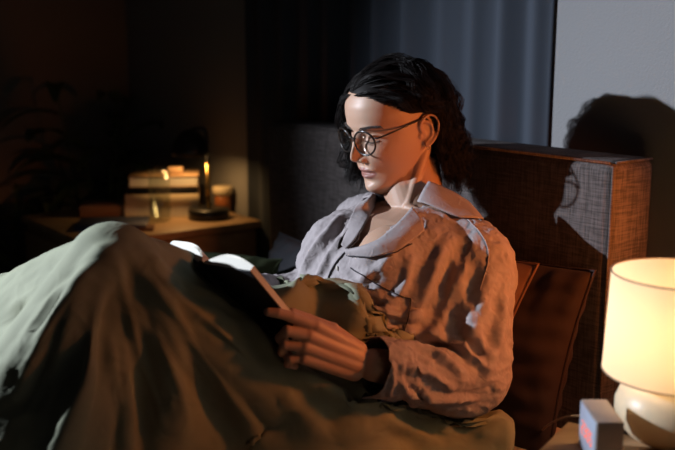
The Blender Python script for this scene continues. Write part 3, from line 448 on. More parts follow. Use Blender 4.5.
-5,-2,-1,0,-2,0,0,-1,0,0,0,0,0,0,0,0,0,0,0,0,0,-1,0,-1,1,-1,1,0,1,0,0,0,-1,-1,0,1,0,0,0,0,-2,0,0,0,-1,-28,1,-1,0,-1,1,0,0,0,0,0,1,0,0,-1,0,1,0,0,-1,0,0,-1,2,0,-4,0,1,0,0,0,0,2,0,0,8,2,-2,3,3,-1,-2,0,0,-20,3,0,-1,-2,1,22,-2,0,-12,-3,1,-15,7,-7,1,13,-11,1,1,0,-4,-6,2,0,0,2,0,0,-1,0,1,0,0,0,-1,0,0,1,1,-1,0,1,-1,0,-1,1,0,0,0,0,0,0,0,1,-1,0,-1,1,0,1,-1,0,-1,-1,3,-2,-2,2,-1,0,1,-1,-1,1,0,1,1,0,-1,-1,1,0,-1,4,2,-3,2,18,8,-4,0,5,0,-10,-4,-4,0,7,-4,-2,5,1,-3,-7,3,8,3,-2,-2,4,-2,-6,-1,-1,-1,-1,0,0,-1,0,0,1,0,0,-1,1,0,0,-1,0,0,0,0,1,-1,0,-1,1,0,0,0,0,1,0,0,-2,0,-1,-3,1,-1,-1,2,-28,-1,-2,0,2,0,0,-1,0,0,-1,0,0,1,-1,0,-1,-1,1,2,-1,-1,-2,-4,1,0,-5,3,-4,-2,1,-1,0,0,0,6,-1,0,9,-1,0,-10,4,-1,-5,0,0,23,-2,0,-1,-2,0,-19,2,-3,-4,14,-11,4,6,-4,-4,-5,2,-1,-3,3,0,0,-1,0,-1,1,0,2,-1,0,0,0,-1,-1,0,3,0,0,-1,-1,0,0,0,0,0,-1,0,0,1,0,0,1,-1,1,-1,0,-1,1,2,-1,-3,1,0,-1,2,-2,-1,2,-2,1,1,0,0,0,1,0,-1,0,0,1,1,0,-1,4,2,-3,0,14,10,-1,3,2,-1,-7,-3,-4,-4,5,-3,0,7,1,-4,-7,1,5,1,0,1,4,-4,-7,-1,0,0,1,0,0,-2,0,0,1,0,0,0,0,0,0,0,0,0,0,-1,0,-1,0,-1,1,1,0,-1,-1,0,1,0,-2,0,0,0,3,-28,0,-2,0,-1,-1,0,1,0,0,0,1,0,0,-3,0,1,-3,1,-1,-1,0,0,-4,2,-4,2,-1,0,0,0,0,-3,2,-1,-5,2,-1,-1,2,-1,1,-1,1,19,-3,0,9,0,-1,-16,-2,0,-11,12,-9,4,10,-9,-3,-2,1,-3,-6,4,1,1,0,-1,-1,1,1,3,-2,0,-2,0,0,0,0,0,-1,2,1,0,-2,0,1,0,-1,-1,0,0,0,1,1,0,-1,0,0,1,0,1,-1,0,-1,0,0,0,2,-2,-3,2,0,0,2,-2,0,2,1,0,-1,0,-1,0,0,0,0,-1,0,0,1,1,0,5,6,-3,-3,7,10,1,5,1,-1,-4,-1,-4,-8,3,-2,3,7,-1,-4,-4,1,2,-1,1,2,5,-3,-6,-4,-1,0,2,0,-1,-1,0,0,0,0,1,1,0,0,-1,0,0,1,0,0,0,-1,-1,0,1,1,-2,1,-2,-3,2,-3,-3,4,-28,0,0,0,0,-1,0,0,-1,0,1,-3,0,-1,3,1,-1,-2,-1,1,-4,2,1,6,0,-2,2,0,-3,-3,0,0,-1,-1,0,-5,1,0,-5,0,-1,10,1,-1,14,2,-1,-10,-3,1,-17,6,-5,-1,13,-12,2,2,-2,-4,-6,4,0,0,1,-1,-1,0,1,0,0,1,2,-2,-1,-1,2,0,-1,1,2,1,-2,-1,0,-1,-1,-2,2,0,0,1,0,0,0,0,1,0,1,1,-2,-1,-1,1,1,0,-1,0,-2,2,0,0,1,-3,-1,3,-1,0,1,-1,-1,1,1,1,-1,0,0,0,0,0,1,-1,-1,0,1,2,0,5,10,-1,-3,1,8,-1,4,4,0,0,-3,-3,-9,1,-1,0,7,-1,-2,-2,1,3,-3,-1,0,5,-2,-5,-4,0,0,0,-1,0,0,1,0,0,0,-1,0,0,1,0,0,-1,1,0,1,-1,0,-1,0,1,-2,-4,0,0,0,3,-27,1,4,0,0,-1,-1,0,-2,0,-1,1,0,1,-1,0,0,-2,0,-1,1,1,-1,0,-1,1,-1,0,-3,6,2,-2,2,2,-2,-1,-1,0,-2,1,1,7,1,-2,-5,-2,1,-15,-1,0,-9,13,-10,5,9,-8,-5,-4,3,-2,-5,3,0,2,-1,0,-2,2,1,3,-3,0,0,0,0,-1,1,1,1,-1,1,-2,1,0,0,-1,-2,0,1,0,-1,1,-1,0,1,0,-1,-1,1,2,-2,1,-1,2,0,1,-1,0,0,-1,-1,-2,3,-1,-2,2,-2,1,2,0,0,0,0,-1,0,1,0,-1,-1,0,1,-1,1,1,-1,-1,1,1,1,1,5,12,1,-1,-1,2,-2,2,8,0,2,-3,-3,-6,-1,-1,-1,6,-1,-3,-1,1,2,-3,-1,-1,5,-2,-3,-2,0,0,-1,-1,-1,0,1,1,0,0,0,0,0,0,0,0,0,0,0,-1,-2,1,-1,-2,1,-1,-1,8,-28,-2,1,1,-2,1,1,0,-1,0,1,-3,-1,0,-2,0,0,2,0,2,-1,0,1,-2,0,1,2,0,-3,-1,0,-1,1,0,0,4,3,-2,4,1,-3,-1,-2,1,-10,-2,2,-15,7,-6,0,14,-13,0,0,-1,-4,-7,6,1,2,-1,0,-2,1,0,0,0,0,2,-2,-1,-1,1,0,0,0,1,4,-1,2,-6,2,-1,2,-1,-1,-1,1,-2,-1,1,0,0,0,0,0,1,1,0,0,1,2,-3,0,-3,2,1,3,-2,0,-1,1,-2,-2,4,0,-1,1,-3,1,2,1,-1,-1,0,0,0,0,0,-1,-1,0,2,0,0,1,-1,0,1,-1,1,1,5,13,4,-1,-3,1,-2,0,5,2,5,-1,-3,-7,-1,-1,-1,3,0,-1,0,0,1,-3,-2,-1,4,-1,-3,-1,0,0,-2,-1,-1,0,1,0,0,0,1,-1,0,-1,1,0,0,-3,2,-2,-2,-1,0,0,6,-23,-14,2,0,1,0,0,1,-2,-1,0,0,0,1,0,-1,2,-1,0,1,2,-1,5,-4,-1,-1,-3,1,4,5,1,-3,5,1,-5,2,0,-1,-1,-1,2,-6,-1,2,-12,0,-2,-8,13,-11,5,9,-8,-6,-7,6,-1,-2,2,0,1,-1,0,-3,2,0,3,-3,0,0,1,0,0,0,1,0,0,-1,2,-1,1,-3,1,-2,0,7,1,-2,-4,-1,0,0,0,0,0,0,0,1,-1,0,0,1,3,-1,2,-1,0,0,-3,0,1,1,-1,0,1,0,-3,-2,3,-1,0,1,0,0,0,0,0,-1,-1,0,1,0,0,2,-1,1,0,-1,0,1,0,0,3,0,1,1,4,13,2,-1,-4,4,-2,-3,-3,2,6,1,-3,-5,2,-1,-1,1,0,-1,0,1,0,0,-1,-2,2,-2,-1,-2,0,0,-1,-1,0,0,1,-1,1,0,1,-2,0,-1,-1,1,-2,-2,1,-1,-1,3,-19,-19,-2,0,-1,0,0,-1,1,0,1,1,-1,1,1,0,1,0,-2,3,0,0,-1,2,-1,5,2,-1,2,-1,1,-2,-1,-1,3,0,-2,2,-2,0,1,-7,-1,-1,-10,6,-4,1,15,-14,-2,-2,1,-4,-6,8,2,2,-4,-1,-2,1,-1,0,0,1,2,0,0,-1,0,0,-1,0,0,3,-1,0,-4,4,-1,6,2,0,-7,3,-3,0,0,2,0,-3,0,1,-1,0,0,-1,0,0,1,0,0,0,0,8,-2,3,-3,1,1,-1,-4,0,-4,2,-3,0,4,-2,0,2,0,0,-1,-1,-1,1,1,1,0,-1,0,1,-1,-1,3,0,0,1,0,0,1,-1,-1,1,1,2,0,4,13,0,-2,-4,8,-2,-4,-6,2,6,0,-1,-4,4,-1,-1,-3,-1,0,0,0,0,1,-1,-2,2,-1,-1,-1,1,-1,0,-2,1,0,1,-1,-1,1,-1,-3,0,-1,-2,2,-2,0,-5,-13,-25,-2,-1,1,1,0,1,1,0,0,0,-1,0,-1,-2,2,4,1,-1,-1,-3,2,2,-1,2,4,-1,2,-5,
-2,6,-5,-1,2,-1,-1,2,3,-2,0,-3,1,0,-7,12,-12,4,9,-7,-6,-9,9,0,-1,-2,0,1,0,0,-2,2,0,3,-2,0,-2,1,0,0,0,-1,1,1,0,-2,1,0,-3,5,-1,2,3,-3,1,1,0,0,0,1,0,-4,2,0,-3,-1,0,0,0,0,0,1,0,0,0,1,-1,0,9,0,2,-4,5,1,-3,-7,-1,0,3,-1,-2,2,-3,0,1,1,0,-2,-1,-1,2,-1,0,3,-1,0,3,0,0,2,0,0,0,0,0,2,0,0,0,1,1,-1,4,11,-2,-1,-1,6,-2,-6,-4,0,5,-2,-1,-1,6,-1,-3,-4,0,1,-1,0,-1,3,-1,-2,0,-1,0,-1,0,-1,-1,0,0,0,0,0,-2,2,-3,-1,0,-1,-1,-13,-12,-22,0,0,1,-1,0,0,2,0,-1,0,1,0,2,-1,0,-1,-2,2,0,0,1,2,-3,1,-3,-3,6,1,-3,3,1,-1,2,2,0,0,0,0,0,-6,3,-4,3,14,-12,-4,-3,3,-3,-7,7,2,4,-5,-1,-2,1,0,1,0,0,-1,0,-1,0,1,-1,-1,2,0,-1,2,0,0,2,0,-1,2,0,-2,3,-3,3,1,-1,0,1,2,0,-4,0,0,-3,1,1,-1,1,0,-1,-1,0,0,1,0,0,0,1,-2,-1,6,4,1,2,7,0,-8,-5,-2,2,0,0,-1,-1,0,-2,-1,-2,0,3,0,0,3,0,0,3,0,0,1,-1,0,0,1,1,0,0,-1,1,0,0,-1,0,1,-1,3,9,-2,0,1,4,-2,-6,-1,1,2,-2,0,2,4,-2,-4,-3,0,1,-1,-1,0,4,-1,-2,-2,1,0,1,-1,0,-1,1,-3,-4,1,-1,-1,0,0,0,-17,-14,-18,1,0,-1,0,0,0,-1,1,2,0,-2,1,-1,2,0,1,-1,0,1,-3,2,-2,-1,3,1,-1,0,0,0,0,2,-1,0,2,-2,1,1,-2,1,-2,11,-8,2,6,-7,-6,-10,12,2,3,-5,-1,-1,0,-1,-1,2,0,0,0,-1,0,2,0,-1,0,0,-1,2,0,-1,2,0,-1,2,1,2,0,-1,2,0,-2,0,4,0,-1,-3,-1,0,2,1,0,-3,1,0,-3,-1,-1,0,1,1,1,0,-1,1,0,1,-1,2,3,-2,-1,2,5,0,4,8,1,-3,-4,-3,-1,0,-2,-3,-2,0,0,2,-1,0,2,1,-1,-1,-1,0,1,1,0,0,0,0,0,0,0,0,0,0,0,0,0,0,0,1,0,3,7,-3,0,2,3,-3,-6,0,1,1,-2,0,2,4,-2,-2,-2,1,0,-1,-1,0,3,-2,-2,-2,1,0,-1,1,-1,-2,1,-2,-1,1,-1,0,-19,-15,-14,0,1,-2,0,1,1,-1,-1,1,1,1,-1,1,-2,0,0,-1,3,-2,-1,2,0,0,0,1,0,1,3,-2,-1,2,0,-1,2,-2,0,-2,3,-1,4,10,-11,-7,-5,8,0,-5,4,0,4,-7,-1,-2,4,0,-1,1,-1,-1,1,1,0,1,-1,0,2,0,-1,0,0,-1,1,0,0,3,0,0,0,-1,2,-2,-1,0,1,-1,2,2,0,-1,-3,2,0,-2,0,0,0,-1,0,1,0,0,0,1,1,1,1,-3,3,-1,0,-2,2,0,3,2,2,-3,0,1,-1,-2,-3,-1,-4,3,5,-2,0,4,1,0,-2,0,1,1,0,0,0,0,-1,0,0,0,0,0,1,0,0,-1,1,0,0,0,0,0,-2,0,1,1,2,5,-2,1,4,2,-3,-6,1,0,1,-2,1,0,3,-2,-1,-2,0,1,0,0,0,1,-1,-2,-2,1,-1,-2,1,-2,-1,0,-1,0,-20,-15,-13,-1,1,1,0,-1,0,2,-1,-1,-1,0,2,-1,0,1,-2,1,0,2,1,-1,2,-1,0,2,-2,-2,3,0,-1,1,-1,1,0,3,-2,2,5,-5,-6,-1,2,-1,-9,11,1,5,-8,0,-2,0,-2,-1,3,0,0,2,0,-1,2,-1,-1,1,1,0,0,0,0,1,0,0,2,0,1,-2,-1,2,-3,1,-1,-1,1,2,-4,0,-1,2,0,0,2,-2,0,2,-1,-1,3,0,0,-1,0,0,-2,0,0,1,0,1,1,1,-2,3,1,0,-1,-1,3,0,-2,-2,1,1,1,0,-2,1,5,0,0,-2,0,1,1,-1,0,-1,1,-1,0,0,1,1,-1,-1,-1,1,0,0,0,1,0,0,0,0,0,-1,1,0,0,-2,1,2,0,1,3,-1,0,3,2,-1,-4,2,-1,1,-3,0,-1,2,-1,-1,-3,0,1,1,0,-1,0,1,-2,-2,1,-2,-1,-1,0,0,-20,-16,-11,-1,0,0,1,-1,0,-1,0,1,-1,2,1,0,1,0,3,-3,-1,1,-1,0,-1,4,-2,0,2,-1,0,-4,4,2,-3,1,2,1,-2,-1,3,-5,-2,-3,6,1,-1,1,1,3,-8,-3,-2,6,0,-1,1,0,-1,2,0,0,2,0,0,0,0,0,1,0,0,1,-1,1,-4,0,2,-2,0,1,-2,2,-2,1,2,3,-7,-1,-1,2,-2,0,7,-2,-2,5,-1,0,2,1,0,1,0,0,-3,0,0,-5,1,1,2,0,0,0,-1,0,1,-1,-1,3,1,0,-2,-2,2,2,0,0,0,0,1,1,0,-1,0,0,0,1,0,1,0,0,-1,0,0,1,-1,0,-1,1,0,0,0,1,0,0,0,0,0,-1,0,1,0,0,-2,1,2,0,0,2,-1,0,3,0,0,-3,3,-1,0,-1,-1,-1,2,0,-1,-2,0,0,-2,0,-2,-2,1,-1,0,1,0,0,-22,-15,-10,1,-2,1,0,0,1,0,1,-1,1,-1,-1,1,-2,0,-1,3,0,-3,4,0,1,-2,1,1,-2,2,-1,1,-1,1,-1,0,2,-3,2,1,-1,2,2,-2,2,-1,6,-13,-2,-2,4,0,-1,4,0,-1,3,-1,0,0,0,0,1,1,0,2,-1,0,0,0,0,0,1,0,0,0,0,-2,0,0,-2,3,4,-9,0,0,-1,-3,0,8,-2,-1,5,-1,0,4,1,-1,-2,0,0,1,0,0,-2,0,3,-5,0,1,-7,0,-1,3,0,-3,3,1,0,2,-3,4,6,0,-1,0,0,1,1,0,-1,0,-1,0,-1,1,0,-1,0,-1,0,0,1,0,0,-1,1,-1,0,-2,1,1,0,0,0,1,0,0,0,0,0,0,0,-1,1,0,0,-1,1,2,-1,0,1,0,0,2,0,0,-1,2,-1,-1,0,-1,-1,-1,0,0,-3,1,-1,0,0,-1,0,0,-1,0,-21,-17,-9,-1,1,1,-1,1,-1,1,-1,2,1,-1,0,-1,3,-1,-2,1,0,3,-4,0,1,-2,1,0,0,0,-1,2,0,0,0,1,2,-2,0,2,-3,3,0,2,-4,0,2,-2,-2,-2,4,-1,-1,2,0,1,1,1,0,1,0,-1,1,-1,0,1,1,0,-1,0,0,0,0,0,1,0,0,1,0,1,-5,-1,4,-2,-1,-1,2,0,-1,1,0,0,2,1,0,0,-1,0,0,0,-1,0,0,1,1,0,-1,-2,0,4,-6,1,1,-5,1,1,-2,0,-4,2,0,1,3,-3,5,10,1,0,4,-2,-3,-3,0,-2,-1,0,0,-1,0,1,0,-1,-1,-1,1,1,2,0,0,0,0,-1,-1,0,0,0,0,1,0,1,-1,0,-1,0,0,0,0,1,0,0,-2,1,2,0,-1,0,0,0,1,-1,1,1,2,-1,-1,-1,-1,-1,-1,1,-2,0,0,-1,-1,0,-1,0,-22,-16,-7,0,0,0,0,-1,1,0,1,-1,-1,1,-1,0,-1,1,2,-1,1,-1,1,0,0,1,-1,-1,1,0,2,-1,0,1,-1,0,1,-1,1,3,-2,0,0,1,0,-3,-2,3,0,0,1,0,0,2,0,0,0,-1,-1,0,0,1,1,1,0,-1,0,0,0,0,0,1,0,0,0,1,0,-3,1,1,5,-1,3,-4,-2,-2,2,0,0,2,-1,0,-4,0,0,0,0,0,1,0,0,-1,0,-1,1,1,1,3,0,-1,-2,-1,4,-10,2,4,-8,-1,-1,4,2,-3,2,0,1,3,-3,0,1,0,1,7,-1,0,2,-1,-2,1,0,
-1,-3,1,0,1,-1,0,-1,1,0,0,-1,0,0,0,0,-1,0,0,0,0,2,1,0,-1,0,0,-1,0,1,0,1,-1,0,-2,1,2,-1,0,0,1,-1,-1,-1,0,2,3,1,-2,-3,-1,-1,-1,1,-1,0,0,0,0,-22,-16,-7,0,0,1,0,0,-1,0,0,1,-1,0,1,0,0,0,1,-1,-1,-1,1,0,1,0,1,0,-1,-1,0,0,0,0,1,0,2,-1,0,0,-1,1,1,-2,3,0,0,1,-1,0,0,0,0,2,0,-1,-1,1,1,1,0,0,-1,0,-1,0,0,0,2,0,0,0,1,2,0,0,-1,1,2,2,-5,-2,-1,0,-1,1,4,-1,0,-5,0,-1,3,-1,1,-1,0,0,2,0,0,0,1,0,1,-1,-1,-4,0,0,2,2,2,-3,-1,4,-9,1,3,-4,-5,0,13,2,-3,-2,-1,-1,7,1,-1,-3,0,0,-1,0,0,2,-1,-1,1,0,0,0,1,0,-2,-1,0,2,0,0,-1,-1,0,1,1,0,-1,0,0,-1,1,1,1,-1,0,-1,0,0,1,0,-1,1,0,0,-2,0,2,0,0,0,1,0,-1,-1,0,0,0,0,-1,-1,0,-1,0,0,0,0,-23,-16,-6,1,-1,1,0,0,0,-1,0,-1,2,0,0,0,0,1,-2,1,0,2,-1,0,-1,0,-1,0,1,1,0,-1,0,1,-1,-1,-1,0,0,2,-1,2,0,-1,2,0,0,1,1,0,2,0,-1,-2,0,1,2,0,-1,-2,0,0,1,-1,1,1,1,0,-1,1,1,1,0,-1,0,1,2,-2,-1,0,3,-1,-1,-3,1,0,-2,-1,0,5,-1,0,-2,0,-1,0,0,0,-1,0,1,2,0,0,-3,0,0,4,0,1,-1,-1,0,-1,0,1,-1,1,3,-7,0,2,-1,-3,-3,7,1,0,1,-1,1,1,1,-1,0,-1,1,-2,0,-1,3,0,0,-3,0,0,2,0,0,0,0,-1,1,0,0,-1,0,0,1,0,0,-1,0,1,-1,1,0,1,-1,0,0,1,0,0,0,-1,1,0,0,-2,0,1,1,-1,0,1,0,-1,-3,1,0,0,-1,-1,0,0,0,-1,-22,-17,-6,0,0,1,0,0,0,0,1,0,-1,-1,0,0,0,0,1,0,0,-1,1,0,0,1,0,1,-1,0,0,0,0,-1,0,0,1,0,0,1,-2,1,2,-2,2,0,0,2,-1,-1,0,0,1,1,1,-1,-2,-1,1,1,0,0,0,1,0,0,0,0,1,0,0,-2,1,1,-1,1,1,2,-2,-1,-3,0,0,5,-1,0,-1,0,-1,-3,0,1,1,1,0,3,0,0,-1,0,0,-2,-1,0,2,0,1,-3,1,0,1,-1,1,2,0,-1,0,-1,1,-1,1,0,0,-2,1,1,-1,1,-3,1,-1,4,-1,0,-1,1,-1,-1,0,2,-1,-1,0,4,0,-1,-3,0,0,0,0,0,0,0,0,0,0,0,0,0,0,0,0,-1,1,0,1,-2,0,1,1,0,0,0,0,0,1,0,-1,0,0,0,-1,0,0,-1,0,0,1,0,-1,-2,0,0,0,0,0,1,-23,-16,-5,1,-1,0,-1,1,0,1,-1,0,0,0,1,0,0,-1,0,0,0,0,0,0,-1,0,0,0,0,0,1,0,0,1,0,0,0,-1,0,0,0,0,1,-2,3,0,-1,2,1,1,0,0,-1,-1,-1,1,1,1,0,0,0,0,1,0,0,1,1,1,-2,0,0,1,1,0,-1,-2,0,-1,0,0,1,0,1,-2,0,0,2,0,0,2,0,-1,1,-1,1,-2,-1,0,0,0,0,-1,1,0,-1,0,0,1,-1,0,-1,1,0,-1,-1,1,1,0,-1,0,0,0,-1,-1,3,2,0,-1,2,-1,0,-3,1,0,1,-1,0,0,0,0,-1,0,0,-1,0,0,2,0,0,0,0,1,0,1,0,0,-1,-1,0,0,0,1,0,0,0,0,0,0,1,-1,-1,-1,0,0,1,2,-1,-1,0,2,0,0,-2,1,0,0,-1,-1,0,0,0,0,1,-1,0,-1,0,-1,-22,-17,-4,-1,0,-1,1,-1,1,0,1,0,0,1,-1,0,0,0,0,0,1,-1,-1,0,1,0,0,0,0,0,-1,1,-1,0,0,0,0,0,1,2,-3,0,1,0,0,1,-1,3,0,-1,1,0,1,1,0,-1,-1,-1,0,1,1,1,0,1,0,-2,-1,0,2,1,1,-2,-1,0,1,0,0,-2,0,0,1,0,0,0,0,0,-1,1,1,0,-1,1,1,0,-1,1,0,0,2,-1,0,0,0,0,1,0,0,-1,0,0,-2,0,0,0,-1,-1,-1,0,1,1,-1,0,0,1,1,-2,-1,1,1,0,0,0,0,1,1,0,-1,1,0,-1,-1,0,0,0,-1,1,0,0,0,-1,0,0,1,0,0,0,0,0,1,1,-1,-1,-1,0,0,0,0,0,0,1,0,1,0,1,-1,-1,-1,1,1,0,0,0,0,-1,0,0,1,0,-1,0,-1,0,-1,-1,-1,0,0,1,-22,-17,-5,0,0,1,0,0,-1,-1,0,0,0,0,1,0,0,0,0,0,-1,1,1,0,0,-1,0,0,1,0,0,-1,1,0,0,0,1,0,-1,0,0,0,1,-3,3,1,0,2,-1,0,0,0,0,-1,1,0,1,0,0,2,1,0,-2,-1,1,2,1,0,-3,0,0,2,-1,0,-3,-1,-1,2,0,1,0,-1,0,2,1,0,-1,0,1,-2,1,0,0,-1,0,-2,1,0,-1,0,-1,1,-1,1,1,0,0,3,0,0,1,0,0,-1,0,0,0,0,-1,0,0,2,-4,-1,0,3,0,0,-1,0,2,1,-1,-1,1,0,1,-2,-1,0,2,0,-1,-1,1,0,0,0,-1,1,0,0,-1,-1,1,1,1,0,-1,-1,0,1,1,0,-1,0,-1,1,0,0,-1,-1,0,0,0,0,1,1,1,-1,-1,0,0,1,-1,-1,-1,1,0,0,-1,0,0,0,0,0,0,0,-23,-17,-3,0,1,-1,1,0,1,0,-1,-1,0,0,-1,0,0,1,0,0,0,0,0,0,0,0,0,0,0,0,0,0,-1,0,0,0,0,0,0,1,-1,1,1,-1,1,0,-1,1,1,0,2,0,-1,0,-1,1,1,2,1,-2,-1,0,2,1,0,-3,-1,1,3,-1,-1,-4,-1,0,3,1,0,1,0,0,-2,0,0,-1,-1,0,1,0,0,1,0,0,-1,1,1,1,0,0,1,1,1,0,0,0,-1,0,0,-2,1,1,0,-1,0,2,0,-1,3,-1,1,-2,0,-2,-2,-1,1,1,1,0,0,-1,0,-2,-1,1,-1,0,0,2,0,0,1,0,1,0,-1,-1,1,0,0,0,1,0,0,1,-1,-1,-1,0,-1,0,0,1,-1,0,-1,1,0,1,-1,0,1,1,0,-2,0,0,2,-1,-1,-2,1,1,1,-1,0,-1,1,0,1,0,0,-1,-1,0,1,0,0,-1,-22,-16,-5,0,-1,0,-1,1,0,1,0,1,0,-1,0,0,0,-1,0,0,0,0,0,1,-1,1,0,0,-1,-1,1,0,1,0,1,0,0,-1,0,1,-1,0,1,-1,0,1,-2,3,0,0,0,0,1,1,1,0,0,-1,0,0,0,0,-1,0,1,2,-1,0,-3,0,1,4,1,-1,-1,-1,1,-2,-1,-1,1,1,0,1,0,1,0,0,0,0,0,0,0,0,0,0,0,1,-1,0,0,0,0,0,0,0,0,0,-1,-1,1,1,0,0,0,1,-4,0,-1,1,-1,1,5,0,0,-1,-1,0,-3,1,-1,2,0,0,-1,-2,1,1,1,0,-2,0,0,3,0,0,-3,1,0,0,-1,0,1,-1,0,-1,1,0,2,0,0,-1,0,0,1,-1,0,-1,1,0,0,-1,0,0,1,0,-2,0,1,3,0,-1,-1,0,1,0,-1,-1,-1,0,0,1,1,0,-1,-1,0,1,-22,-17,-4,1,-1,0,-1,0,0,0,1,0,0,1,0,0,-1,0,0,0,0,-1,0,-1,1,0,1,0,0,0,-1,1,0,1,-1,0,-1,0,0,1,0,-1,1,-2,2,1,-1,1,0,0,3,0,0,0,0,1,0,1,0,0,0,0,0,-1,0,-2,1,0,3,-1,0,-2,-1,1,1,1,0,0,1,1,-1,-1,0,-1,1,0,0,0,0,0,0,1,0,0,0,0,0,-1,0,0,0,0,0,0,0,0,0,
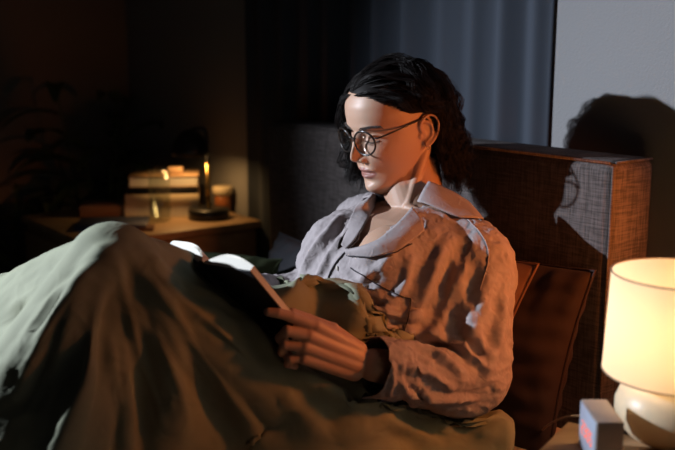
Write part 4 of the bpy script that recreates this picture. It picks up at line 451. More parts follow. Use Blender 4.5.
1,-1,0,-1,0,-1,-1,0,0,4,0,1,1,0,0,-4,-1,-1,-2,0,0,5,-1,1,-3,0,0,1,1,-1,-1,0,1,3,0,0,-3,0,-1,2,-1,1,0,1,0,-1,0,-1,1,0,1,0,0,0,-1,0,0,-1,0,0,2,-1,0,-2,0,0,0,-1,0,1,1,0,-1,-1,0,0,1,0,1,0,0,0,0,0,-1,-1,0,1,0,0,0,-23,-17,-4,0,1,0,1,-1,0,0,-1,0,0,0,0,-1,1,0,0,0,0,1,0,0,0,0,-1,0,0,1,0,0,0,-1,0,0,1,0,-1,0,0,1,2,-2,0,0,0,2,1,-1,2,0,1,1,0,-1,-2,-1,1,0,0,0,-1,0,0,3,-1,0,-3,0,0,0,1,1,1,-1,0,1,0,0,1,0,0,-1,0,0,-1,0,0,1,1,-1,0,0,0,-1,-1,1,1,0,0,0,0,0,0,1,0,0,0,0,2,0,1,1,0,0,-4,0,-1,-2,0,0,3,0,1,2,-1,-1,-4,0,0,2,0,0,1,0,1,1,0,0,-3,-1,-1,2,0,1,0,2,0,-2,-2,0,0,0,0,3,0,0,-3,0,0,1,0,-1,0,-1,1,-2,1,0,2,0,0,0,0,0,0,-1,0,-1,1,0,2,-1,0,-1,0,-1,0,0,1,0,0,0,0,0,0,-1,-22,-17,-4,0,0,0,0,0,0,-1,1,0,1,-1,0,1,0,0,-1,0,0,0,1,0,0,-1,0,-1,1,0,1,-1,0,0,1,-1,0,0,1,0,-2,0,1,0,1,1,-2,2,1,1,1,0,-1,-1,0,1,1,-1,0,-1,0,1,2,0,0,-4,0,0,3,0,0,0,-1,0,-1,1,0,1,-1,0,0,1,0,1,-1,0,1,0,0,0,0,0,0,0,0,0,1,0,-1,-1,0,0,1,0,0,-1,0,-1,1,0,-2,-1,0,-2,0,0,5,1,1,2,0,1,-1,0,-1,-1,-1,0,0,0,-1,0,0,1,0,0,0,0,1,0,1,0,0,-3,0,0,1,-2,0,-1,0,0,2,1,0,-3,0,-1,2,-1,0,-1,0,1,1,1,0,0,-1,-1,-1,0,1,2,0,0,-1,0,0,0,0,0,0,0,0,0,0,1,0,-1,-1,0,0,1,0,0,-1,0,-21,-17,-4,-2,1,0,0,0,0,1,0,0,-1,1,0,0,-1,0,2,-1,0,0,-1,0,-2,1,1,1,0,-1,0,0,0,-1,0,0,1,0,0,-1,1,0,2,-2,0,1,-1,1,0,-1,1,0,1,3,-1,0,-2,1,0,2,-1,0,-3,0,0,2,0,0,0,0,0,1,0,0,-1,0,0,-1,1,1,0,-1,0,1,1,0,0,0,0,-1,0,1,1,0,0,1,0,0,0,0,0,1,-1,-1,-1,0,0,0,0,0,-1,0,0,1,1,1,-3,0,0,-1,0,0,0,1,-1,1,1,2,2,-1,0,0,-1,-1,-1,0,0,-1,-1,0,1,0,0,2,0,0,-2,-1,0,4,1,-1,-3,0,1,0,-2,0,-1,1,0,1,-1,0,0,0,0,0,0,0,1,0,0,-2,0,0,1,0,0,0,0,0,-1,0,0,1,0,0,0,1,0,0,-1,0,0,0,1,1,-21,-19,-4,0,1,0,0,1,0,-2,0,0,0,0,1,0,1,0,-1,1,0,1,-2,0,3,-1,-1,-2,1,0,-1,0,0,1,0,0,-1,0,0,1,0,0,0,-1,0,2,-1,2,-1,0,1,1,0,0,0,0,2,0,0,-2,0,0,1,-1,0,2,0,1,-3,0,0,0,1,0,2,-1,0,-1,0,0,0,1,0,0,-1,0,0,1,1,1,-1,-1,-1,0,0,-1,0,0,0,1,0,-2,0,1,1,1,0,0,0,1,1,1,0,1,-1,0,0,-1,0,1,-1,-2,1,0,1,-2,0,0,-1,1,1,0,0,0,0,0,-1,1,-1,-1,0,0,1,-1,0,0,3,1,-1,-4,-1,1,1,-1,-1,0,0,1,1,0,0,-1,0,0,1,0,0,0,0,0,-1,0,0,1,0,0,0,0,0,0,0,0,0,0,0,0,0,0,0,-1,1,1,0,-1,-1,0,1,0,-21,-18,-3,2,-2,0,0,-1,0,1,0,0,0,1,-1,-2,1,0,-1,1,0,-2,3,0,-1,0,0,3,-3,1,0,1,-1,-1,0,1,0,0,-1,0,0,0,0,-1,1,1,-1,0,1,0,3,-1,0,-1,1,1,0,-1,-1,2,0,1,0,1,0,-4,0,-1,2,-1,0,0,0,0,0,0,1,1,0,-1,0,0,1,-1,0,0,-1,0,0,-1,0,0,1,0,0,0,1,0,1,-1,1,1,0,-1,0,0,1,-1,0,-1,0,0,0,-1,0,0,0,0,0,0,1,1,0,-1,0,1,0,-1,0,0,0,1,0,0,0,0,0,0,0,1,-1,0,-1,1,-1,0,-3,0,1,2,0,0,0,-1,0,0,1,0,1,-1,0,0,1,0,-1,-1,0,1,1,0,0,0,0,0,-1,0,-1,0,0,1,0,0,0,0,0,-1,0,0,1,0,0,0,-1,2,1,-1,0,0,-11,-26,-5,0,0,2,1,0,0,0,0,0,0,0,1,0,0,0,-3,3,-1,-4,2,0,-4,4,-1,-2,2,0,1,-2,0,0,0,0,0,0,0,0,0,0,0,0,0,1,-1,2,1,-1,0,0,0,2,-1,0,1,0,1,-1,0,-1,-1,0,0,3,0,1,-1,0,0,1,0,0,-2,0,-1,-1,0,1,1,-1,0,0,1,0,1,-1,-1,1,1,1,-1,0,0,-1,-1,0,-1,1,-1,0,0,1,0,-1,-1,1,0,0,0,0,1,0,0,0,0,1,0,0,-1,0,-1,1,0,1,-1,0,2,0,0,-2,1,0,1,0,1,-2,-1,-1,0,0,1,1,1,0,0,-1,0,0,0,-1,0,0,1,1,0,-1,-1,0,1,0,-1,0,0,1,-1,0,-1,1,0,0,0,0,1,0,1,0,-1,-1,-1,1,0,0,0,0,0,1,1,0,0,0,-2,3,1,-1,1,0,-21,-16,1,2,-2,-2,-1,0,-1,1,0,0,0,-1,-1,3,-2,0,4,-3,1,3,-2,0,0,0,1,-5,4,-2,-7,6,0,-1,-1,-1,0,0,1,-1,0,-1,1,0,0,1,-2,1,0,0,1,0,0,2,0,0,-1,1,0,0,-1,1,1,0,0,-1,0,-1,1,0,1,0,-1,0,2,1,0,0,0,0,-1,0,0,0,0,0,-2,0,0,-2,0,0,-1,0,0,1,0,0,-1,0,0,-1,0,1,-1,1,0,0,0,0,0,-1,-1,0,0,0,1,0,0,-1,0,0,1,0,0,1,0,0,0,0,0,1,0,1,-1,-1,-1,1,1,1,1,0,0,-1,-1,0,1,0,-1,0,0,1,1,0,0,0,0,0,0,0,0,1,0,0,0,0,0,-1,0,0,1,0,0,0,0,0,-1,-1,1,1,1,-1,0,0,0,0,0,1,0,-1,3,1,-1,2,2,2,-5,0,-10,-8,-13,-3,5,1,0,2,1,-1,0,1,-1,0,0,-3,0,1,-1,-4,1,0,-5,2,2,-6,1,4,-5,2,3,-3,1,-8,5,-1,-4,2,-1,0,0,1,0,-1,0,1,-1,1,0,0,1,0,0,0,1,0,1,-1,1,0,0,-1,1,0,1,0,-1,0,-1,1,0,-1,0,0,-1,0,0,0,0,0,0,0,0,-2,0,0,-2,1,1,-2,0,0,-2,2,1,-2,0,0,-2,1,1,-1,1,0,-1,-1,0,-1,0,0,1,0,0,0,0,0,0,-1,0,2,0,0,0,-1,0,0,1,0,0,-1,0,1,-1,-1,1,1,1,1,-1,-1,0,0,0,1,-1,-1,2,0,1,1,-1,-1,1,0,0,0,0,0,0,0,0,1,0,0,0,-1,1,1,1,-1,0,0,0,0,-1,0,0,1,0,0,0,0,0,-1,0,0,2,0,-2,7,3,2,2,3,2,2,10,2,-7,23,-14,0,-8,0,0,-2,0,-1,-1,-1,-1,-1,0,0,-1,0,-2,1,0,-2,1,0,-3,-2,1,-2,-5,2,-1,-8,2,5,-13,5,-5,-2,2,-3,1,-1,0,0,1,0,-1,0,1,-1,2,1,0,0,-2,1,0,0,-1,0,1,1,-1,-1,0,0,1,0,1,0,0,1,0,0,-1,-1,0,-1,1,1,-5,3,0,-5,2,2,-4,1,1,-3,2,1,-2,0,1,
-1,2,2,-1,1,0,-1,0,0,0,1,1,0,-1,-1,-1,0,1,1,0,-1,0,-1,-1,0,0,0,0,0,0,1,-1,0,0,-1,0,1,0,0,0,-1,-1,1,0,0,1,-2,-1,1,0,0,0,-1,0,1,0,0,1,0,-1,0,-1,1,2,-1,-1,0,1,0,0,0,-1,0,-1,1,0,0,0,0,1,0,0,0,-1,1,-1,0,0,1,-1,2,3,-4,0,3,0,-2,11,5,0,6,-1,0,-10,-15,-16,-2,3,0,-2,0,-1,0,-1,1,-1,0,0,0,0,0,-1,0,1,-1,0,-1,0,1,1,-1,2,0,-2,3,1,-1,3,1,3,-9,5,-3,-4,4,-1,-1,0,1,0,1,0,-1,1,-1,1,1,1,-1,1,0,1,0,0,0,0,0,-1,0,0,1,0,0,0,-2,0,0,-3,2,1,-6,3,2,-6,3,3,-5,3,2,-2,3,2,-1,1,1,-1,2,1,-1,1,0,0,0,2,-1,1,0,0,-1,0,0,1,1,0,0,-1,1,-1,0,0,0,0,-1,-1,0,1,0,0,0,-1,-1,0,1,0,0,-1,-1,1,-1,0,0,-1,0,0,0,0,0,-1,0,0,-1,-2,1,-1,0,0,-1,0,1,0,-1,-1,0,0,1,-1,0,1,0,0,-1,0,0,1,0,-1,0,-1,1,0,0,0,0,0,0,0,3,2,2,0,-5,7,1,-10,0,0,0,-1,-3,1,0,-10,-3,-10,0,1,0,0,0,1,-1,0,-1,0,0,1,0,0,0,0,-1,0,1,-1,1,0,-1,0,0,-1,0,1,-2,0,-1,0,0,-2,5,1,3,-6,3,-2,2,2,1,-3,1,0,1,1,-1,-1,0,0,1,0,0,0,0,0,0,-1,0,0,0,0,0,1,0,-1,-3,2,1,-3,1,2,-2,3,1,-4,1,1,-1,1,2,0,2,1,-1,1,1,0,0,0,0,0,1,0,1,-1,0,0,0,0,0,0,0,0,0,0,0,0,0,0,0,0,0,0,0,0,0,0,-1,0,0,0,1,0,-1,-1,0,0,0,0,0,0,0,0,-1,0,0,0,0,-1,0,1,0,1,-1,0,-1,0,0,0,0,-1,0,1,0,-1,-1,-1,0,0,0,1,1,0,-1,-1,0,1,1,0,-1,0,-1,0,0,-1,-1,2,4,3,-3,0,6,6,-2,-16,2,0,-1,-1,0,1,0,]
SHIRT_SHIFT = [0,0,0,0,0,0,0,0,0,0,0,0,0,0,0,0,0,0,0,0,0,0,0,0,0,0,0,0,0,0,0,0,0,0,0,0,0,0,0,3,1,6,-1,4,7,0,0,0,0,0,0,3,-1,5,2,2,6,0,0,0,0,0,0,0,0,0,0,0,0,0,0,0,-2,1,-1,0,0,0,0,0,0,0,0,0,0,0,0,0,0,0,-3,-1,-2,-5,0,-3,0,0,0,0,0,0,0,0,0,0,0,0,0,0,0,2,0,6,-1,0,-2,-4,-1,-2,-1,1,-1,-6,-2,-4,0,0,0,0,0,0,0,0,0,0,0,0,2,0,3,0,0,0,-1,-1,-2,1,0,-2,-2,-1,-2,1,1,-2,-2,1,-1,-7,-4,-7,0,0,0,0,0,0,0,0,0,0,0,0,0,0,0,-1,0,-3,-1,1,1,0,-1,-8,-1,1,0,-5,-3,-6,-3,-1,-3,-7,-3,-5,-6,-3,-7,0,0,0,0,0,0,0,0,0,0,0,0,0,0,0,0,0,0,0,0,0,0,0,0,0,0,0,0,0,0,0,0,0,0,0,0,0,0,0,0,0,0,0,0,0,0,0,0,0,0,0,0,0,0,0,0,0,0,0,0,0,0,0,0,0,0,0,0,0,0,0,0,0,0,0,0,0,0,0,0,0,0,0,0,0,0,0,0,0,0,0,0,0,0,0,0,0,0,0,0,0,0,0,0,0,0,0,0,0,0,0,-3,0,-1,0,0,0,0,0,0,0,0,0,0,0,0,0,0,0,0,0,0,0,0,0,0,0,0,0,0,0,0,0,0,0,0,0,0,0,0,0,0,0,0,0,0,0,0,0,0,0,0,0,0,0,0,0,0,0,0,0,1,1,0,0,0,0,0,0,0,0,0,0,0,0,0,0,0,0,0,0,0,0,0,0,0,0,0,0,0,0,0,0,0,0,0,0,0,0,0,1,-2,0,0,0,0,0,0,0,0,0,0,0,0,0,-3,2,2,0,0,0,0,0,0,0,0,0,-5,4,6,-3,4,4,-4,2,2,-4,4,2,0,0,0,-3,-2,-3,0,0,0,-2,1,1,-3,-1,-2,0,0,0,-1,1,1,-3,0,-1,-1,-2,-3,-3,-2,-2,-2,-5,-6,-1,-5,-4,-4,-6,-7,0,0,0,0,-4,-3,-4,-6,-6,-1,1,1,1,-3,-2,-2,-5,-8,-3,-7,-8,-4,-4,-6,-3,-6,-7,-1,-8,-9,0,0,0,1,-1,-1,-5,-5,-7,-1,-8,-10,0,-7,-2,-1,-4,-6,-3,-5,-10,-3,-4,-9,-2,-8,-11,-3,-4,-10,0,-6,-2,-6,-2,-6,-2,-8,-12,-4,1,-3,-5,1,-3,-2,0,-4,1,-1,-5,5,-6,-7,-2,2,0,-4,-1,-4,-6,-2,-7,-4,-1,-3,-2,-1,-7,2,-3,-7,4,-6,-9,8,-8,-8,8,-8,-10,4,-9,-13,-1,1,-1,-7,-4,-8,-5,-4,-6,-8,-4,-9,-3,-5,-8,-7,-3,-10,-4,-4,-8,-5,-3,-11,-3,-6,-11,1,-4,-10,7,-9,-11,7,-9,-13,4,-9,-14,6,-9,-14,3,-8,-16,-4,-1,-5,-7,-6,-10,-6,-6,-11,-7,-6,-10,-3,-7,-12,-8,-5,-12,-2,-6,-12,-3,-7,-11,-6,-4,-12,-3,-5,-11,-5,-3,-13,-3,-5,-11,0,-6,-13,6,-10,-14,6,-9,-15,-2,1,-2,1,0,-1,2,-2,-1,2,-1,-2,4,-4,-3,3,-3,-2,0,1,-1,4,-3,-4,2,-3,-3,0,-1,-3,7,-6,-5,0,-2,-5,8,-7,-7,1,-4,-7,7,-7,-8,1,-2,-3,1,-2,-5,1,-2,-6,-1,-2,-6,1,-3,-8,-1,-3,-7,1,-5,-10,0,-4,-10,5,-7,-12,0,-4,-11,5,-7,-13,0,0,-1,0,-1,-3,0,-2,-6,-2,-1,-7,-2,-3,-9,2,-6,-13,-1,-3,-11,5,-8,-14,1,-4,-13,4,-7,-15,3,-5,-14,0,0,-5,-1,1,-4,-1,-2,-8,-3,-1,-8,0,-3,-11,1,-4,-13,-2,-2,-11,-1,-4,-14,0,0,0,1,-5,-2,-1,-5,-3,3,-9,-17,5,-8,-17,3,-10,-19,6,-9,-18,3,-10,-20,6,-10,-19,4,-8,-18,6,-9,-20,3,-7,-19,4,-8,-20,6,-8,-16,4,-7,-17,-1,-3,-15,3,-6,-18,0,-4,-16,2,-5,-18,0,0,0,0,0,0,0,0,0,0,0,0,0,0,0,0,0,0,0,1,1,0,0,0,0,0,0,0,1,2,0,0,0,0,0,0,0,0,0,0,0,0,-1,-1,2,0,0,0,0,0,0,0,0,0,0,0,0,0,0,0,0,0,0,0,0,0,0,0,0,-1,4,3,-2,5,0,0,-1,0,0,0,0,0,0,0,0,0,0,0,0,0,-8,10,-2,-5,3,2,-2,4,1,-1,-1,0,0,0,0,0,0,0,0,0,0,0,1,0,-10,9,0,-8,10,-2,-1,2,0,-1,-1,0,0,0,0,0,0,0,0,0,0,0,4,4,-2,9,7,-8,10,1,-9,9,2,1,-1,-2,1,-1,-1,0,0,0,0,0,0,0,2,2,-3,8,9,-2,9,7,-3,3,-1,-2,1,1,1,-1,-1,0,-1,0,0,0,0,1,2,2,5,6,9,2,8,9,-2,2,2,-1,3,1,0,0,-5,1,0,-3,1,1,-2,0,0,0,0,0,0,0,0,0,0,0,0,0,0,0,0,0,0,0,0,0,0,0,0,0,0,0,0,0,0,0,0,0,0,0,0,0,0,0,0,0,0,0,0,0,0,0,0,0,0,0,1,-1,-5,0,0,0,0,0,-1,-1,-1,-6,-3,-1,-4,-6,-3,-5,-3,-2,-4,-7,-3,-4,-6,-5,-7,0,0,0,0,0,0,0,0,0,0,0,0,3,1,-5,1,-1,-1,0,0,-5,-1,-1,-3,-4,-3,-4,-6,-3,-4,0,0,0,0,0,0,1,1,-1,0,0,0,0,-1,-3,0,0,-1,0,0,-4,1,-1,-2,0,0,0,0,0,0,1,0,-2,2,1,-4,2,2,-5,1,0,-3,2,-3,-2,3,-6,-3,0,0,0,0,1,0,3,1,-6,1,0,-4,1,0,-3,2,-6,-3,0,-4,-3,0,0,0,1,1,0,2,1,-4,3,1,-6,3,1,-5,1,1,-4,0,0,0,1,1,-2,4,1,-6,1,0,-3,-2,-3,-1,1,-1,-5,0,-2,-2,-4,-2,-3,0,0,0,0,0,0,0,0,0,0,0,0,0,0,0,0,0,0,0,0,0,0,-1,-3,0,0,0,0,0,0,0,0,0,0,0,0,0,0,0,0,0,0,1,0,2,0,0,0,0,0,0,0,0,0,0,0,0,0,0,0,0,0,0,0,0,0,0,0,0,0,0,0,0,0,0,0,0,0,0,1,-1,-1,1,-1,0,1,0,0,0,0,0,0,0,1,-1,-1,0,0,0,2,-1,-1,2,0,0,-2,0,-1,-3,0,-3,-4,1,-4,-2,1,-4,3,-3,-1,1,0,-1,0,-2,-3,-1,1,-3,-3,-1,-4,-5,1,-6,-3,1,-5,-2,0,-4,-4,-2,-4,-6,0,-6,-5,1,-6,-6,2,-7,-2,1,-5,-6,-2,-4,-6,-2,-6,-6,1,-8,-2,0,-7,-4,0,-6,-6,0,-14,-6,1,-13,-5,2,-14,-6,2,-13,0,0,0,0,0,0,0,0,0,0,0,0,0,0,0,0,0,0,0,0,2,0,0,0,0,0,0,-2,-6,-12,-1,-6,-13,-5,-5,-8,-1,-8,-14,-1,-6,-13,-1,-5,-14,-8,-6,-10,-7,-5,-9,-7,-6,-10,-7,-6,-12,-2,-6,-11,-2,-6,-11,-3,-5,-11,-1,-6,-12,-2,-5,-11,-1,-5,-12,-1,-8,-17,0,-9,-18,-2,-4,-12,-1,-5,-13,0,-5,-12,1,-6,-13,-1,-4,-13,0,-1,-5,-1,0,-6,-1,1,-7,-4,1,-6,-3,1,-7,-3,0,-10,-4,0,-10,-2,2,-1,-3,2,-1,-4,3,-3,-5,3,-5,-5,1,-11,
-1,2,-2,-4,1,-5,-4,1,-5,-4,2,-5,-5,3,-5,-5,3,-6,-3,0,-5,-3,2,-3,-4,3,-4,-4,3,-4,-5,4,-5,-2,1,-4,-2,1,-3,-3,2,-3,-3,2,-3,-3,3,-3,-4,3,-5,-5,4,-6,-4,1,-7,-2,2,-5,-3,2,-5,-2,2,-5,-2,3,-4,-3,5,-4,-4,2,-8,-4,2,-7,-3,2,-7,-4,3,-6,-2,3,-5,-2,3,-5,-3,4,-4,-3,5,-4,-3,5,-4,-4,3,-13,-4,3,-13,-3,3,-11,-2,5,-12,-4,4,-12,-3,5,-12,-2,5,-10,-2,6,-10,0,0,0,-1,-5,-1,0,0,0,0,0,0,-1,-5,-1,1,-8,-2,0,0,0,0,-6,0,1,-9,-1,1,-8,-3,0,0,0,1,-3,1,1,-7,-2,-2,-4,-5,-4,-6,-10,0,0,0,0,-6,-2,-2,-6,-7,-1,-6,-7,-4,-6,-12,0,-2,2,0,-6,-5,-3,-10,-7,-4,-9,-11,1,-4,1,0,-4,-7,-4,-7,-9,-4,-8,-14,0,-1,-2,-1,-4,-4,-6,-10,-12,-4,-6,-16,2,-8,-1,-5,-2,-7,-4,-4,-9,-2,-6,-14,-4,-3,-8,-3,-8,-10,-1,-7,-15,-1,-5,-14,-5,-2,-8,-2,-9,-11,-2,-5,-14,-2,-3,-15,-3,-5,-8,-3,-7,-11,-1,-6,-16,-1,-3,-15,-5,-3,-11,-2,-8,-13,-3,-3,-15,-1,-3,-16,-3,-4,-11,-1,-8,-13,-2,-3,-17,0,-3,-16,-4,-3,-13,-1,-10,-15,-2,-2,-17,0,-4,-17,3,-6,-20,3,-11,-29,4,-10,-30,-2,-6,-15,-1,-7,-17,-1,-2,-18,3,-8,-18,4,-9,-24,4,-11,-31,-3,-2,-16,0,-9,-17,-1,-2,-19,2,-5,-19,-1,-4,-20,1,-4,-20,5,-9,-19,5,-11,-28,5,-12,-30,5,-11,-32,-3,-2,-18,0,-8,-18,0,-6,-19,-1,-1,-20,3,-11,-21,4,-10,-23,6,-11,-27,6,-12,-29,4,-10,-19,4,-10,-20,3,-9,-21,3,-9,-22,5,-9,-21,3,-9,-23,5,-9,-22,4,-7,-21,5,-9,-23,5,-8,-22,5,-6,-21,5,-8,-23,5,-6,-22,-1,-6,-17,2,-11,-22,3,-10,-23,2,-10,-25,4,-10,-23,4,-10,-25,3,-5,-21,4,-8,-24,6,-8,-23,5,-6,-21,7,-8,-24,6,-6,-23,5,-8,-26,7,-7,-25,5,-5,-24,1,-6,-15,1,-5,-15,1,-8,-22,1,-11,-27,2,-11,-27,3,-10,-27,4,-9,-26,5,-8,-27,6,-8,-26,3,-3,-23,2,-6,-15,2,-11,-25,2,-10,-28,3,-10,-28,4,-9,-28,5,-9,-28,3,-6,-17,3,-11,-28,3,-10,-30,-1,-2,-14,1,-4,-17,-2,-1,-14,1,-4,-17,3,-5,-19,4,-5,-20,-5,2,-10,-4,0,-13,-2,-1,-15,3,-4,-19,-2,-1,-16,0,-2,-18,3,-4,-20,3,-4,-21,-5,3,-10,-6,4,-9,-5,2,-12,-4,2,-13,-3,1,-16,-1,-1,-19,1,-2,-21,0,-1,-22,-6,5,-7,-6,4,-8,-5,3,-14,-6,3,-14,-4,1,-18,-3,1,-19,-5,5,-6,-5,5,-8,-6,5,-11,-7,5,-11,-7,6,-12,-6,5,-16,-4,6,-5,-5,6,-5,-7,7,-8,-7,6,-12,-7,6,-13,-6,5,-16,-4,6,-5,-5,7,-6,-8,8,-10,-8,8,-11,-9,8,-12,-2,6,-10,-5,8,-7,-6,9,-6,-9,10,-6,-10,10,-7,-11,10,-8,6,-9,-31,8,-8,-31,5,-10,-32,6,-9,-32,7,-9,-32,8,-8,-32,12,-8,-31,11,-7,-32,5,-11,-32,6,-10,-33,8,-8,-33,9,-8,-32,12,-9,-32,12,-8,-32,10,-7,-33,7,-11,-34,7,-10,-34,7,-10,-35,7,-9,-35,8,-9,-35,8,-8,-35,9,-7,-35,6,-7,-26,5,-5,-24,7,-8,-27,7,-6,-26,5,-4,-24,7,-7,-27,8,-7,-26,6,-5,-25,8,-6,-27,7,-5,-26,6,-9,-29,7,-8,-28,7,-8,-29,7,-7,-28,5,-4,-25,7,-8,-29,9,-7,-28,8,-6,-27,5,-3,-25,9,-7,-29,10,-6,-27,7,-4,-26,3,-2,-25,10,-6,-28,8,-4,-27,6,-9,-30,8,-8,-30,1,0,-24,10,-7,-29,6,-4,-26,1,0,-24,11,-7,-29,10,-6,-28,7,-4,-27,4,-1,-25,12,-7,-29,11,-6,-28,7,-3,-27,14,-7,-29,13,-6,-28,9,-4,-27,1,0,-23,3,0,-25,12,-8,-30,8,-3,-26,2,0,-25,14,-7,-29,12,-5,-28,8,-3,-27,3,1,-25,12,-7,-30,10,-5,-29,7,-2,-28,-1,2,-23,3,1,-26,10,-7,-32,3,2,-26,-1,0,-22,1,-1,-22,-4,3,-19,-3,3,-20,0,1,-23,-8,6,-15,-6,5,-19,-4,4,-20,-4,4,-20,-7,6,-16,-8,7,-16,-6,6,-18,-6,6,-19,-4,5,-20,-1,4,-24,-9,9,-11,-10,9,-12,-9,9,-13,-5,5,-20,-4,5,-21,-3,5,-21,-2,4,-22,0,4,-24,0,5,-23,9,-6,-33,9,-7,-35,9,-6,-34,10,-6,-34,10,-6,-32,9,-5,-31,8,-3,-30,6,-1,-28,12,-7,-31,11,-5,-30,10,-6,-32,7,-2,-29,3,2,-27,12,-7,-32,12,-5,-31,9,-2,-29,6,0,-28,14,-8,-32,13,-6,-31,10,-3,-30,11,-6,-33,6,0,-29,12,-7,-33,11,-6,-32,9,-3,-31,8,-1,-29,10,-5,-34,10,-5,-33,10,-3,-31,9,-2,-30,2,3,-26,4,3,-27,6,2,-28,0,0,0,0,0,0,0,0,0,0,0,0,0,0,0,0,0,0,0,0,0,0,1,1,0,1,2,5,-6,10,0,0,0,0,1,1,3,-7,6,5,-8,7,4,-7,11,1,-2,3,6,0,7,5,-8,8,6,-9,9,0,0,0,0,0,0,4,-3,10,-1,1,1,-1,3,4,-2,-2,-6,-1,-2,-3,-1,-2,-3,0,-1,-2,0,-1,0,3,-3,9,2,-2,7,0,1,0,-1,-2,-6,-1,-1,-7,0,1,-8,0,0,-6,1,2,-8,0,0,-2,-1,-2,-1,0,-1,-5,0,0,-7,-1,0,-6,0,1,-9,0,1,-7,0,2,-1,-1,1,1,0,-1,-4,-1,0,-4,0,1,-6,1,2,-8,0,0,0,1,0,-4,0,-1,-3,0,0,-3,1,1,-7,0,0,0,-1,0,-1,-1,0,1,-1,1,-6,-3,-2,-6,-1,-1,-7,-2,-2,-9,-2,-2,-12,-1,-2,-6,-2,-1,-8,-1,0,-12,0,1,-3,0,1,-7,-2,-1,-8,-1,-1,-12,-2,-2,-10,0,0,-6,-1,-2,-8,1,-1,-12,-1,-1,-11,-2,-3,-9,1,1,-2,0,1,-3,-2,-2,-3,1,0,-10,-3,-4,-8,-3,-4,-8,0,0,0,0,1,-4,1,3,-7,-1,2,-6,-4,-1,-13,-5,0,-13,-5,0,-13,-5,2,-15,-6,1,-13,-6,1,-12,-4,2,-16,-2,0,-6,-4,-1,
